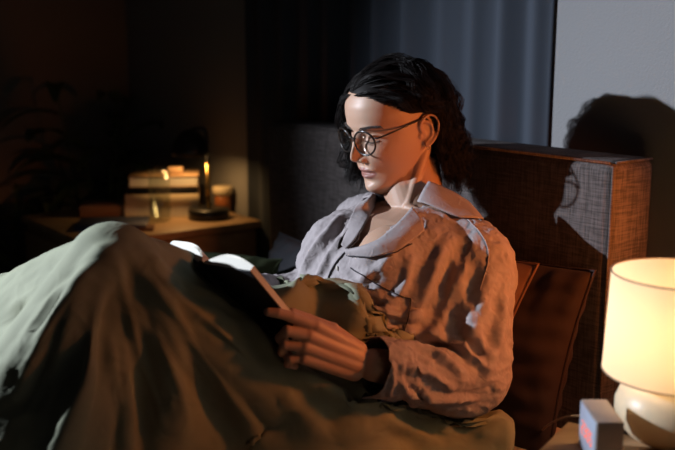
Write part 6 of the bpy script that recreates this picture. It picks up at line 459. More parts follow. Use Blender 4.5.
4,-15,1,1,-17,-1,4,-16,2,1,-19,-1,4,-18,3,1,-20,-1,5,-20,4,1,-22,-2,5,-22,0,3,-11,0,3,-13,1,3,-15,3,5,-21,4,5,-22,4,6,-23,3,5,-25,8,6,-30,3,5,-26,8,7,-30,-1,1,-13,1,3,-16,3,3,-18,3,3,-20,4,6,-28,7,6,-27,11,8,-35,12,8,-34,-9,1,-14,-6,1,-16,-5,1,-18,-3,1,-21,-3,2,-23,4,4,-24,5,5,-27,2,7,-29,8,11,-40,-16,2,-18,-13,2,-19,-10,4,-20,-10,4,-23,-9,4,-26,-3,5,-26,-6,7,-28,0,13,-41,-5,14,-40,0,-1,-3,0,1,-2,1,-1,0,1,-2,-4,1,0,-3,0,1,-4,1,-1,-3,1,-1,-3,1,-1,-4,2,-1,-2,3,-1,-2,-2,2,-8,2,-1,-3,2,-1,-3,0,0,-7,1,-1,-7,-1,2,-9,3,-1,-2,3,-1,-3,4,-1,-2,-1,1,-10,3,-2,-4,3,-2,-4,3,-1,-3,4,-1,-3,2,-1,-8,-1,-6,-12,2,-1,-7,0,-9,-12,3,-3,-3,4,-3,-4,5,-1,-2,6,-2,-3,6,-2,-5,4,-4,-7,1,-12,-12,8,25,-62,9,25,-63,5,-5,-5,2,-14,-12,11,17,-49,11,20,-53,4,-4,-4,4,-3,-4,5,-1,-2,6,-2,-3,6,-3,-5,1,19,-46,5,21,-50,5,27,-63,7,-5,-3,4,-12,-9,1,16,-43,7,24,-57,7,-6,-2,5,-12,-6,-1,2,-3,-2,4,-5,1,1,-4,-1,-2,-11,-1,1,-12,0,0,-18,-2,3,-6,-2,6,-7,1,2,-6,-1,-1,-12,0,1,-13,0,0,-19,-3,5,-8,-1,5,-8,0,3,-9,-2,2,-14,0,1,-14,1,1,-19,-1,2,-9,-1,-1,-9,0,4,-10,-1,3,-15,0,1,-17,0,4,-19,-1,2,-12,0,-2,-12,-1,6,-16,0,4,-18,1,5,-19,0,0,-12,0,-1,-14,-1,6,-17,1,-2,-13,-1,0,-15,-1,7,-17,2,4,-18,2,-5,-13,0,0,-16,0,6,-18,2,2,-17,2,2,-17,2,-10,-13,0,0,-17,1,4,-17,2,4,-17,3,-12,-12,1,-1,-18,0,5,-18,2,3,-17,-1,3,-19,-1,4,-18,0,-1,-17,0,-1,-16,-1,-3,-14,0,3,-19,0,5,-19,0,3,-18,0,0,-16,0,-3,-14,0,3,-19,0,3,-19,0,4,-18,0,1,-17,1,-1,-16,1,-2,-14,1,1,-18,1,2,-17,1,0,-16,0,0,-15,1,0,-15,1,3,-18,0,3,-17,2,2,-17,0,3,-16,1,0,-14,1,-1,-13,1,3,-17,1,4,-17,1,3,-16,1,2,-15,1,0,-13,2,3,-17,1,4,-16,2,1,-14,2,3,-16,1,5,-16,2,5,-15,2,1,-13,-9,0,-8,-6,-1,-7,-3,0,-17,-5,-1,-12,-4,0,-13,1,2,-21,-1,2,-17,0,2,-21,3,4,-25,-2,0,-18,-4,0,-16,2,1,-24,2,1,-23,2,2,-23,2,0,-24,4,3,-25,6,5,-27,6,5,-26,9,7,-29,5,3,-26,5,3,-27,6,4,-26,9,5,-29,8,5,-28,8,6,-28,11,7,-29,5,1,-24,6,2,-26,7,3,-27,8,3,-28,11,5,-30,9,5,-29,12,6,-30,12,6,-30,12,7,-30,5,2,-24,-2,5,-24,4,4,-26,8,3,-27,2,6,-27,5,6,-28,11,5,-29,6,7,-29,9,7,-30,14,7,-30,12,7,-30,0,6,-25,6,7,-30,0,6,-25,5,7,-30,2,7,-28,1,7,-27,3,8,-29,3,9,-28,3,9,-28,11,7,-29,7,9,-28,12,6,-28,7,7,-32,13,8,-36,9,8,-33,6,8,-31,10,9,-34,7,9,-31,5,9,-30,8,10,-31,4,9,-28,4,9,-26,7,8,-27,14,8,-37,12,9,-35,9,10,-32,6,9,-27,14,9,-36,15,9,-37,13,17,-50,10,12,-40,14,10,-37,12,10,-35,10,10,-33,7,9,-28,4,7,-24,12,20,-54,10,14,-41,9,22,-54,9,15,-41,15,10,-36,11,10,-33,14,10,-34,11,10,-31,8,10,-29,10,10,-29,8,9,-26,-1,-4,-12,-2,-4,-10,-1,-4,-11,-1,-4,-9,0,-3,-11,-1,-4,-9,0,-3,-11,0,-3,-10,0,-3,-8,1,-2,-12,1,-3,-10,1,-2,-9,1,-3,-6,0,-2,-3,1,1,-12,1,-1,-10,0,-1,-10,0,-1,-8,0,-1,-6,0,-1,-4,2,-1,-11,1,-1,-9,1,-1,-7,1,0,-7,0,0,-5,2,0,-11,1,0,-10,1,0,-7,1,-1,-5,1,-1,-3,-2,-4,-9,-3,-3,-7,-2,-2,-6,-2,-4,-8,-2,-3,-6,-2,-2,-4,-1,-4,-8,-1,-3,-6,-1,-2,-3,0,-3,-8,-1,-3,-6,-1,-2,-3,0,-2,-5,0,-1,-3,0,-2,-2,0,-1,0,0,0,-2,0,0,-2,8,6,-28,8,7,-28,10,8,-29,11,9,-29,10,9,-28,11,10,-28,12,10,-28,12,11,-28,11,11,-27,11,10,-25,11,11,-25,11,8,-29,11,8,-28,11,9,-29,12,9,-28,12,10,-28,11,10,-27,12,10,-27,13,11,-27,12,11,-26,11,10,-24,12,8,-29,12,8,-29,13,8,-28,12,9,-28,13,9,-28,13,10,-26,12,10,-26,12,11,-25,13,7,-29,13,8,-28,13,8,-27,13,9,-26,13,9,-26,12,9,-25,14,7,-28,14,8,-27,13,8,-26,12,8,-24,14,7,-26,11,10,-23,12,10,-24,11,10,-22,12,9,-24,11,9,-22,11,9,-21,13,8,-25,12,8,-23,11,8,-23,11,9,-22,10,8,-20,10,8,-20,13,7,-25,13,7,-24,13,7,-23,11,7,-21,10,7,-20,10,7,-20,9,7,-18,4,7,-22,6,7,-22,12,6,-22,12,7,-22,12,7,-21,11,6,-19,10,6,-18,8,6,-17,8,6,-16,4,6,-22,4,7,-20,7,7,-21,4,6,-18,8,5,-18,11,6,-18,10,6,-17,8,5,-16,7,4,-14,7,4,-13,-1,-1,-3,-2,-1,-1,-1,-1,-1,0,0,-1,-1,0,-1,0,0,1,-1,-1,1,0,0,0,0,0,0,0,0,0,0,0,0,0,0,0,0,0,0,9,11,-24,9,10,-22,8,10,-22,7,9,-20,5,7,-17,4,8,-17,4,7,-15,3,7,-14,2,2,-12,1,-2,-10,9,9,-21,8,9,-21,7,9,-19,6,9,-18,5,7,-16,4,6,-14,4,6,-14,3,7,-14,2,5,-11,10,10,-22,7,8,-18,7,8,-18,7,9,-18,6,8,-15,5,7,-14,3,5,-12,3,5,-11,2,4,-10,10,9,-20,9,9,-20,7,7,-17,6,7,-16,6,7,-16,5,7,-14,4,5,-12,2,3,-10,2,4,-9,2,5,-9,9,8,-18,9,8,-18,7,7,-15,6,6,-14,5,6,-13,5,7,-13,5,6,-11,3,5,-10,2,3,-8,2,3,-8,9,7,-17,8,8,-16,7,7,-14,6,6,
-13,3,4,-10,4,4,-10,4,5,-10,2,3,-7,7,5,-13,7,6,-13,6,6,-12,5,5,-11,3,3,-9,2,3,-8,6,5,-13,5,4,-11,5,4,-10,5,4,-10,3,3,-7,1,2,-7,2,3,-6,1,2,-6,1,2,-6,1,1,-4,3,3,-7,3,4,-7,2,2,-5,0,0,-3,-1,-1,-1,2,2,-6,2,2,-6,1,1,-4,3,3,-5,2,2,-3,1,2,-4,0,0,-1,-1,-4,-8,1,-3,-11,6,-5,-15,9,-7,-16,6,-6,-15,3,-6,-14,5,-6,-15,-1,-4,-7,1,-2,-9,4,-6,-12,1,-6,-12,1,-5,-12,4,-6,-13,0,0,-8,-2,-3,-6,4,-5,-10,-2,-5,-8,3,-6,-11,-1,-2,-7,-1,-2,-5,-1,-2,-6,0,-4,-7,-2,-4,-7,0,0,-6,-3,-2,-4,-2,-2,-5,2,-4,-7,-1,-4,-6,-4,-4,-5,-2,-4,-7,2,-6,-9,1,3,-6,0,1,-4,-3,-1,-2,-3,-1,-2,-4,-1,-1,0,-2,-3,-3,-3,-4,-4,-3,-2,-5,-3,-3,-2,-2,-3,-1,-3,-5,1,-3,-5,2,-5,-8,4,-5,-7,7,-2,-7,5,0,-6,1,2,-4,0,0,-2,-2,-1,-1,0,0,-1,-3,-1,0,0,0,0,0,-1,-1,0,0,0,-4,-2,-1,-3,-1,0,0,0,0,-3,-1,-2,3,-1,-3,2,-3,-5,6,-1,-5,5,-3,-6,6,-1,-6,1,1,-3,1,1,-2,-1,-1,-1,0,0,0,0,0,0,0,0,0,0,0,0,-1,-1,-1,0,0,0,0,0,0,-5,9,-5,-4,9,-4,-4,7,-5,-5,9,-8,-4,7,-5,5,1,-5,3,1,-6,-1,4,-5,-4,5,-6,2,0,-1,4,2,-2,6,2,-3,0,1,-3,0,1,-4,-5,5,-8,0,0,0,0,0,0,0,0,0,1,1,-1,1,1,-1,0,0,0,0,0,0,0,0,0,0,0,0,-3,8,-6,-4,10,-4,-3,10,-4,-3,12,-6,11,-7,-19,12,-6,-20,12,-5,-21,11,-4,-22,7,-8,-14,10,-7,-16,11,-7,-18,11,-5,-20,9,-7,-15,11,-6,-17,10,-4,-21,9,-3,-21,7,-3,-20,-1,-7,-20,-4,-7,-19,6,-3,-20,2,-5,-19,-1,-4,-19,11,-5,-18,10,-4,-18,8,-4,-19,1,-7,-19,-3,-4,-16,5,-6,-19,-2,-9,-19,-4,-7,-18,6,-7,-12,10,-6,-15,10,-5,-17,10,-4,-18,4,-7,-17,1,-5,-17,-2,-1,-15,3,-7,-18,1,-4,-17,-1,-2,-16,0,-7,-19,-2,-6,-18,6,-7,-11,8,-7,-13,8,-5,-12,9,-6,-14,8,-4,-13,-4,-4,-13,9,-4,-15,4,-4,-14,-3,-5,-14,-4,-3,-13,5,-6,-15,-1,-5,-16,-4,-4,-15,-1,-5,-17,-2,-3,-16,6,-5,-10,7,-3,-9,3,-2,-8,7,-6,-11,7,-4,-11,1,-4,-11,-1,-2,-10,5,-4,-12,-1,-5,-12,-2,-3,-11,0,-6,-14,-4,-5,-13,-4,9,-7,-5,9,-8,-5,8,-11,-5,6,-13,-6,7,-11,-4,0,-16,-5,3,-15,-5,6,-13,-5,-2,-17,-3,8,-5,-3,8,-7,-4,9,-6,-4,8,-8,-4,5,-11,-4,8,-9,-2,3,-14,-4,5,-13,-4,7,-11,-4,0,-15,-5,2,-14,-3,-3,-17,-3,8,-5,-3,5,-8,-3,8,-6,-3,4,-10,-3,7,-9,-3,1,-12,-3,4,-11,-4,7,-10,-2,2,-13,-3,4,-12,0,0,-8,-2,3,-7,-2,6,-5,-1,0,-9,-3,3,-8,-3,6,-7,-2,1,-10,-3,3,-9,-3,-1,-12,-3,2,-11,1,0,-8,-1,3,-6,-4,5,-6,-5,9,-5,-11,3,-13,-13,8,-11,-12,11,-10,-13,10,-11,-14,8,-13,-12,3,-15,-14,8,-13,-13,3,-16,-12,9,-12,-15,5,-16,-15,7,-16,-13,10,-13,-14,3,-18,-12,3,-18,-15,3,-19,-16,5,-19,-17,7,-18,-15,8,-18,-13,3,-19,-15,4,-21,-13,3,-20,-17,4,-21,-18,5,-22,-18,6,-23,-15,3,-22,-12,4,-21,-16,4,-23,-14,4,-23,-17,4,-23,-18,5,-24,-12,5,-22,-15,4,-25,-13,4,-23,-17,4,-25,-18,4,-26,-12,5,-23,-15,4,-25,-13,5,-24,-11,6,-23,-15,4,-26,-17,4,-28,-13,5,-26,-12,6,-25,-16,4,-28,-14,5,-27,-17,4,-29,-15,4,-29,-10,3,-13,-7,0,-12,-6,0,-13,-2,-3,-11,-1,-3,-11,3,-5,-7,3,-4,-7,-11,5,-15,-8,1,-14,-9,2,-16,-6,1,-14,-4,-1,-14,-1,-3,-12,2,-5,-9,-11,3,-17,-8,2,-16,-6,1,-17,-3,-2,-14,-1,-3,-13,1,-4,-13,3,-5,-10,-9,3,-18,-10,3,-19,-7,1,-18,-3,-2,-16,1,-4,-13,3,-5,-13,-10,4,-20,-6,2,-19,-5,1,-19,-1,-3,-16,1,-4,-15,3,-5,-12,-8,3,-20,-9,4,-22,-5,2,-20,-3,0,-20,1,-3,-17,2,-4,-16,-9,5,-23,-5,2,-21,-4,1,-21,0,-2,-19,-9,6,-24,-8,5,-24,-3,1,-22,-2,0,-23,2,-2,-21,-18,3,-23,-18,3,-23,-13,1,-23,-10,2,-25,-8,3,-27,-8,3,-29,-8,8,-32,-7,5,-30,-9,9,-31,-16,4,-22,-18,3,-23,-18,4,-23,-19,4,-25,-20,5,-26,-13,3,-25,-12,3,-26,-7,4,-29,-6,4,-30,-8,9,-32,-17,8,-20,-17,4,-24,-19,5,-25,-20,5,-26,-20,6,-26,-19,6,-25,-18,6,-25,-5,2,-29,-18,6,-23,-19,5,-27,-20,5,-28,-19,6,-27,-20,7,-27,-19,8,-27,-17,7,-25,-19,5,-28,-20,5,-29,-20,6,-30,-20,6,-29,-20,7,-29,-20,7,-29,-19,8,-28,-18,5,-27,-19,5,-28,-19,6,-30,-19,7,-30,-19,8,-29,-19,8,-29,-19,5,-30,-19,5,-30,-19,6,-30,-19,8,-30,-19,9,-30,-18,5,-30,-18,5,-31,-18,6,-31,-18,8,-31,-18,9,-31,4,-4,-5,4,-4,-4,6,-1,-2,5,-3,-5,6,-4,-3,5,-3,-4,2,22,-52,0,28,-59,8,-4,-5,5,-13,-11,-6,19,-45,2,24,-54,7,-7,-2,6,-13,-6,5,-4,-6,6,-4,-6,8,-7,-11,4,-5,-7,8,-6,-10,6,-6,-7,5,-10,-8,-8,17,-40,-3,24,-51,5,-5,-8,7,-4,-10,5,-8,-9,6,-5,-5,5,-10,-11,5,-6,-9,6,-5,-12,6,-6,-10,5,-6,-13,6,-7,-16,5,-6,-12,6,-6,-12,5,-6,-15,7,-3,-20,4,-4,-16,6,-6,-15,8,-2,-20,5,-4,-17,5,-3,-18,5,-6,-18,3,-3,-20,4,-3,-21,5,-5,-19,4,-13,-12,2,-2,-18,1,5,-18,2,4,-17,5,-14,-10,4,-11,-14,3,-3,-17,2,3,-18,
1,7,-17,3,-10,-16,3,-2,-17,2,3,-17,8,-7,-14,7,-12,-11,5,-2,-18,5,-12,-12,4,-6,-15,4,-2,-17,3,-1,-17,3,1,-16,7,-2,-20,6,-4,-18,7,-1,-19,6,-2,-19,5,-2,-18,4,-2,-17,1,-4,-15,2,-3,-15,1,-3,-14,7,-3,-19,6,-3,-18,6,-3,-18,1,-6,-16,1,-6,-16,1,-5,-15,1,-5,-14,0,-6,-13,7,-3,-19,7,-2,-19,4,-5,-17,3,-5,-18,2,-5,-16,2,-4,-16,1,-5,-15,1,-2,-16,1,-3,-15,5,-6,-18,5,-4,-18,5,-5,-17,3,-2,-18,2,0,-20,2,0,-19,2,0,-18,2,-1,-16,6,-4,-19,2,-1,-21,2,1,-22,2,1,-21,2,-2,-19,2,-3,-17,2,-2,-17,2,-3,-16,3,4,-16,2,5,-16,2,4,-14,1,7,-17,1,7,-17,1,6,-15,2,4,-15,2,6,-15,1,-2,-15,2,-3,-14,2,-4,-15,-6,4,-30,-8,11,-34,-11,5,-27,-4,2,-28,-6,8,-32,-4,2,-27,-4,2,-26,-18,8,-26,-10,6,-28,-17,8,-26,-7,5,-27,-7,5,-27,-3,2,-25,-3,2,-25,-18,8,-27,-18,9,-27,-13,7,-26,-14,8,-25,-14,9,-25,-5,5,-25,-19,9,-29,-18,9,-27,-17,10,-28,-17,10,-28,-16,11,-27,-15,10,-25,-14,11,-25,-18,9,-30,-17,10,-29,-17,10,-28,-16,11,-28,-15,12,-27,-14,12,-25,-18,9,-31,-17,10,-30,-16,10,-29,-15,11,-28,-15,11,-28,-14,12,-27,-13,12,-26,5,26,-59,7,24,-55,4,21,-44,6,18,-41,7,14,-36,9,10,-31,12,10,-30,9,9,-27,-7,20,-43,-7,14,-36,-4,21,-45,-4,20,-41,-4,17,-37,-4,15,-35,3,14,-33,8,9,-29,10,9,-27,-5,11,-34,-4,8,-30,-4,16,-37,-4,9,-30,-4,8,-29,-4,12,-31,-4,12,-29,-5,10,-26,-3,9,-25,-4,2,-24,-3,2,-23,-4,8,-27,-4,2,-22,-4,7,-26,-4,6,-24,-6,8,-25,-6,6,-23,-3,3,-23,-4,4,-23,-3,1,-21,-3,2,-20,-5,4,-22,-5,2,-19,-9,7,-24,-6,5,-22,-7,6,-22,-4,2,-19,-4,3,-19,-13,10,-24,-12,10,-23,-10,9,-21,-8,7,-19,-12,12,-25,-12,11,-25,-11,11,-23,-10,10,-21,0,-6,-12,2,3,-13,2,1,-11,3,0,-10,2,0,-9,2,-1,-6,2,-1,-5,1,0,-5,3,4,-13,3,2,-11,2,2,-9,3,-1,-6,1,0,-7,1,-2,-5,2,-1,-4,2,2,-14,2,6,-15,2,5,-13,3,4,-12,2,-1,-9,1,0,-9,2,-3,-6,2,-2,-5,1,-1,-6,0,-3,-13,0,0,-12,1,-3,-11,1,-2,-11,0,0,-12,0,0,-10,1,-3,-8,1,-2,-7,2,-1,-6,2,-2,-4,1,-5,-12,1,-3,-12,1,-1,-12,1,-2,-11,2,-2,-10,2,-2,-9,2,-3,-6,2,-4,-4,3,-3,-4,1,-1,-14,1,-2,-13,2,-2,-12,2,-2,-11,2,-3,-10,2,-4,-8,2,-5,-6,3,-4,-5,3,-4,-4,2,-1,-15,2,-3,-13,2,-4,-11,2,-4,-10,2,-5,-9,2,-5,-8,3,-5,-6,4,-5,-5,4,-4,-5,2,-3,-13,2,-4,-12,2,-5,-11,3,-5,-9,4,-6,-7,4,-6,-6,4,-5,-5,5,-4,-5,1,-1,-2,1,0,-4,2,-2,-3,4,-3,-5,6,8,-23,4,6,-20,3,5,-18,3,4,-16,3,4,-15,7,4,-15,9,5,-16,9,5,-15,7,4,-12,6,3,-11,9,8,-24,7,7,-21,5,5,-18,3,3,-15,3,4,-14,2,2,-11,3,3,-11,7,3,-12,6,4,-11,6,7,-23,8,7,-21,7,6,-19,5,4,-16,5,4,-15,3,3,-12,1,2,-10,3,2,-10,5,3,-9,-3,4,-17,2,4,-17,2,2,-13,4,3,-12,2,1,-9,-5,2,-18,-5,0,-14,-4,-1,-12,-3,-2,-9,-3,-3,-7,-1,-2,-7,-5,0,-15,-4,-2,-13,-4,-3,-9,-3,-5,-7,-3,-6,-4,-8,7,-19,-6,3,-15,-4,-1,-11,-3,-4,-7,-3,-6,-4,-10,9,-20,-8,6,-16,-8,5,-14,-6,2,-10,-5,-1,-7,-4,-3,-4,4,2,-8,2,1,-8,1,0,-6,1,0,-6,0,-2,-6,0,-2,-5,0,-1,-5,0,-1,-3,-3,-5,-2,-2,-4,-2,-1,-2,-2,-1,-2,0,-3,-8,-1,-2,-7,0,-2,-5,0,0,-1,0,0,0,0,-3,-5,-3,-2,-6,-1,-2,-6,0,-1,-4,0,0,0,0,2,-2,-2,5,-3,-5,6,-3,-6,0,0,0,0,0,0,1,-1,-1,2,-2,-3,4,-3,-3,6,-3,-6,7,-4,-4,5,3,-10,4,3,-10,5,4,-8,4,2,-9,5,3,-9,5,3,-8,4,4,-7,3,2,-5,2,3,-6,2,2,-4,1,0,-4,0,0,-2,1,1,-2,1,2,-2,0,0,0,3,2,-8,2,2,-7,2,1,-5,4,2,-5,2,2,-4,1,1,-2,1,1,-2,0,0,-1,0,0,0,0,0,0,0,0,0,4,2,-7,3,2,-7,2,1,-5,3,2,-6,2,1,-4,1,1,-4,1,0,-2,3,2,-3,1,1,-1,0,0,-1,0,0,0,0,0,0,0,0,0,3,1,-6,2,1,-4,2,1,-3,1,0,-2,1,1,-2,0,0,0,0,0,0,0,0,0,0,0,0,0,-1,-3,-1,-1,-1,1,0,-2,0,0,0,1,1,-1,0,0,0,0,0,0,0,0,0,0,0,0,0,-1,-2,0,0,0,-1,-1,0,0,0,0,0,0,0,-1,-1,0,0,0,0,0,0,0,0,0,0,0,0,0,0,0,0,0,0,0,0,0,0,0,0,0,0,0,0,0,0,0,0,0,0,0,0,0,0,0,0,0,0,0,0,0,0,0,0,0,0,0,0,0,0,0,0,0,0,0,0,0,0,0,0,0,0,0,0,0,0,0,0,0,-4,-1,-15,0,0,0,1,0,-18,0,0,0,0,0,0,0,0,0,0,0,0,0,0,0,-3,0,-14,-4,-1,-11,4,-5,-24,-3,1,-20,7,-7,-25,-4,-3,-8,0,0,0,0,0,0,0,0,0,0,0,0,0,0,0,0,0,0,-1,0,-16,0,0,-17,0,0,0,0,0,0,0,0,0,0,-1,-12,0,0,0,0,0,0,0,0,0,0,0,0,0,0,0,0,0,0,0,0,0,0,0,0,0,0,0,1,3,-15,1,6,-17,-3,-1,-14,-4,1,-12,5,-6,-25,-6,8,-7,-5,3,-17,3,-6,-15,5,-8,-26,0,0,0,-1,-1,-18,-2,-2,-15,-4,-3,-15,-1,0,-2,0,0,0,0,0,0,0,0,0,0,0,0,0,0,0,-12,7,-26,-10,7,-25,-13,5,-28,-11,8,-27,-16,4,-30,-15,4,-29,-13,7,-29,-11,6,-28,-14,4,-31,-13,6,-30,-12,5,-30,-8,4,-29,-13,4,-32,-11,5,-31,-8,5,-30,-12,4,-32,-9,4,-32,-8,4,-32,-9,6,-25,-5,3,-25,-4,3,-25,0,-1,-24,-7,4,-27,-5,4,-27,-1,1,-26,
-7,5,-28,-7,5,-29,-2,1,-28,-6,4,-30,-3,2,-29,-16,4,-30,-17,5,-31,-18,6,-31,-18,7,-32,-18,9,-32,-16,5,-32,-17,5,-32,-17,6,-32,-17,6,-32,-17,8,-31,-17,9,-33,-17,9,-33,-15,5,-32,-13,4,-32,-14,5,-33,-16,6,-33,-16,7,-34,-16,7,-34,-16,8,-33,-16,9,-34,-15,9,-33,-12,5,-33,-10,4,-33,-6,4,-32,-14,5,-34,-15,6,-34,-15,7,-34,-15,7,-34,-15,8,-34,-15,9,-34,-14,9,-34,-14,9,-34,-13,10,-33,-11,5,-33,-8,4,-33,-13,6,-34,-11,6,-34,-8,5,-33,-13,6,-34,-11,6,-34,-12,7,-35,-13,7,-35,-13,8,-34,-12,9,-34,-13,9,-34,-11,9,-34,-12,10,-34,-10,6,-34,-8,6,-33,-10,6,-34,-8,6,-34,-12,7,-35,-10,7,-34,-7,7,-33,-11,8,-34,-9,8,-34,-12,8,-35,-10,8,-34,-8,8,-33,-11,9,-34,-9,9,-33,-10,10,-33,-8,8,-33,-9,9,-33,2,-1,-24,4,-3,-22,4,-2,-22,2,-1,-25,3,-1,-24,2,1,-24,2,2,-25,0,1,-27,0,2,-26,1,1,-26,2,2,-26,2,1,-25,-4,3,-30,-1,2,-28,-2,3,-30,0,3,-28,1,3,-27,0,4,-27,1,4,-26,-4,4,-31,-6,5,-32,-4,5,-30,-2,5,-29,-4,5,-31,-3,5,-30,-1,5,-29,1,4,-27,-3,6,-28,-6,5,-32,-6,6,-32,-5,6,-31,-3,6,-30,-6,7,-33,-5,7,-31,-5,7,-30,-3,7,-28,-7,7,-33,-4,7,-31,-3,7,-29,-2,6,-28,-9,9,-32,-5,7,-31,-7,8,-33,-6,8,-31,-5,8,-30,-4,7,-29,-10,8,-32,-11,8,-31,-10,7,-30,-9,6,-28,-9,8,-32,-9,8,-31,-8,7,-29,-7,6,-28,-9,9,-32,-9,8,-30,-9,8,-29,-8,7,-28,-7,6,-27,-9,7,-28,-9,6,-27,5,-1,-21,2,1,-23,2,-1,-22,2,-2,-20,2,-2,-19,2,-2,-17,2,-1,-18,1,2,-25,2,0,-23,3,-1,-22,3,0,-21,3,-1,-20,2,1,-20,2,0,-19,3,1,-24,2,2,-24,3,1,-23,1,2,-22,2,2,-22,2,0,-20,3,-1,-19,3,2,-25,2,4,-26,2,3,-24,1,4,-24,2,2,-23,2,2,-22,3,1,-20,2,1,-20,3,1,-20,-2,6,-27,0,5,-25,-2,6,-26,1,4,-24,2,3,-24,2,3,-22,2,3,-23,3,2,-21,0,3,-21,-2,6,-27,0,5,-26,-2,7,-27,0,5,-25,-5,5,-25,-3,4,-23,-2,1,-24,0,0,-22,-8,5,-27,-6,5,-26,-5,4,-26,-2,2,-24,-5,4,-26,-3,2,-24,-2,1,-22,-8,6,-26,-7,5,-25,2,-1,-17,2,-1,-18,3,-2,-16,3,-1,-17,3,0,-18,2,2,-19,-17,10,-31,-16,10,-30,-15,11,-29,-15,11,-29,-14,11,-28,-13,12,-27,-16,9,-32,-15,10,-32,-15,10,-31,-15,11,-30,-14,11,-30,-13,11,-29,-12,11,-28,-15,10,-33,-13,10,-32,-13,11,-32,-13,11,-31,-12,11,-31,-12,11,-30,-12,11,-29,-14,10,-33,-13,10,-33,-13,11,-32,-11,11,-32,-11,12,-31,-11,12,-31,-10,12,-30,-11,10,-33,-11,11,-33,-9,11,-32,-9,12,-32,-10,10,-33,-10,10,-32,-9,11,-32,-12,11,-26,-12,11,-25,-10,11,-24,-9,11,-22,-11,11,-27,-10,11,-25,-10,10,-23,-11,11,-28,-10,10,-26,-10,10,-25,-9,9,-24,-9,7,-22,-9,12,-30,-9,13,-29,-9,12,-28,-8,12,-27,-7,12,-26,-8,10,-24,-9,12,-31,-9,13,-30,-7,13,-30,-7,13,-29,-7,13,-28,-6,13,-27,-7,12,-25,-10,10,-31,-9,10,-31,-9,11,-30,-8,12,-31,-10,10,-29,-8,12,-30,-8,11,-28,-7,12,-29,-7,11,-27,-6,13,-28,-6,11,-26,-6,13,-26,-6,11,-24,-10,9,-31,-10,9,-29,-10,10,-30,-12,9,-29,-9,10,-30,-10,9,-29,-11,8,-27,-11,9,-28,-12,8,-26,-10,10,-28,-10,9,-26,-10,8,-25,-8,10,-26,-9,8,-25,-7,10,-25,-6,10,-24,-11,8,-28,-10,7,-27,-13,8,-28,-14,7,-26,-11,8,-27,-11,7,-26,-12,8,-26,-12,7,-25,-11,8,-24,-7,8,-24,1,-2,-20,-2,1,-22,1,-1,-19,-1,0,-20,-5,4,-24,-2,2,-22,-8,3,-23,-6,3,-22,-3,1,-20,-2,1,-21,-6,1,-20,-2,-1,-19,-8,6,-25,-8,4,-24,-12,5,-24,-9,4,-23,-5,3,-22,-9,5,-24,-7,4,-23,-5,3,-22,-12,6,-24,-12,5,-23,-11,4,-21,-7,2,-20,-12,7,-24,-12,6,-22,-9,4,-21,-4,1,-20,-9,6,-24,-5,2,-21,-2,0,-19,-8,6,-23,-4,1,-18,-6,7,-22,-2,1,-18,3,-2,-15,3,-3,-13,3,-5,-12,3,-6,-9,4,-6,-8,5,-6,-6,5,-6,-5,3,-3,-15,3,-4,-13,3,-2,-14,4,-6,-11,4,-6,-10,5,-7,-9,5,-6,-7,6,-5,-6,6,-5,-5,3,-1,-16,4,-5,-13,3,-3,-15,4,-5,-12,5,-7,-10,6,-6,-8,7,-5,-6,3,1,-17,3,-4,-16,3,-3,-15,4,-6,-13,4,-5,-13,5,-6,-11,6,-6,-10,6,-5,-10,7,-4,-8,2,-3,-18,2,-2,-18,3,-3,-16,-1,-1,-17,1,-3,-15,3,-4,-15,4,-5,-13,5,-6,-12,5,-5,-12,6,-5,-9,7,-5,-9,-2,-1,-19,-1,-1,-19,1,-3,-17,0,-1,-17,0,-2,-16,3,-4,-15,3,-4,-15,5,-5,-12,5,-4,-12,-2,0,-19,0,-1,-18,-2,-1,-18,0,-2,-17,0,-2,-18,2,-4,-16,1,-2,-16,3,-4,-15,1,-3,-15,3,-2,-15,5,-3,-13,0,-1,-18,0,-1,-17,-3,0,-17,-2,-1,-16,1,-2,-16,-9,10,-21,-8,8,-17,-7,5,-13,-6,3,-10,-5,1,-7,-9,8,-21,-8,5,-16,-8,2,-12,-7,-1,-9,-7,-3,-6,-9,7,-21,-9,1,-15,-9,1,-13,-9,-4,-9,-9,-6,-6,-8,-8,-4,-8,7,-20,-8,3,-16,-9,1,-13,-8,-3,-10,-7,-5,-7,-8,11,-23,-9,8,-19,-10,5,-16,-9,2,-12,-8,-1,-10,-7,12,-23,-8,11,-21,-9,10,-18,-10,7,-16,-10,5,-14,-7,10,-22,-7,10,-20,-8,9,
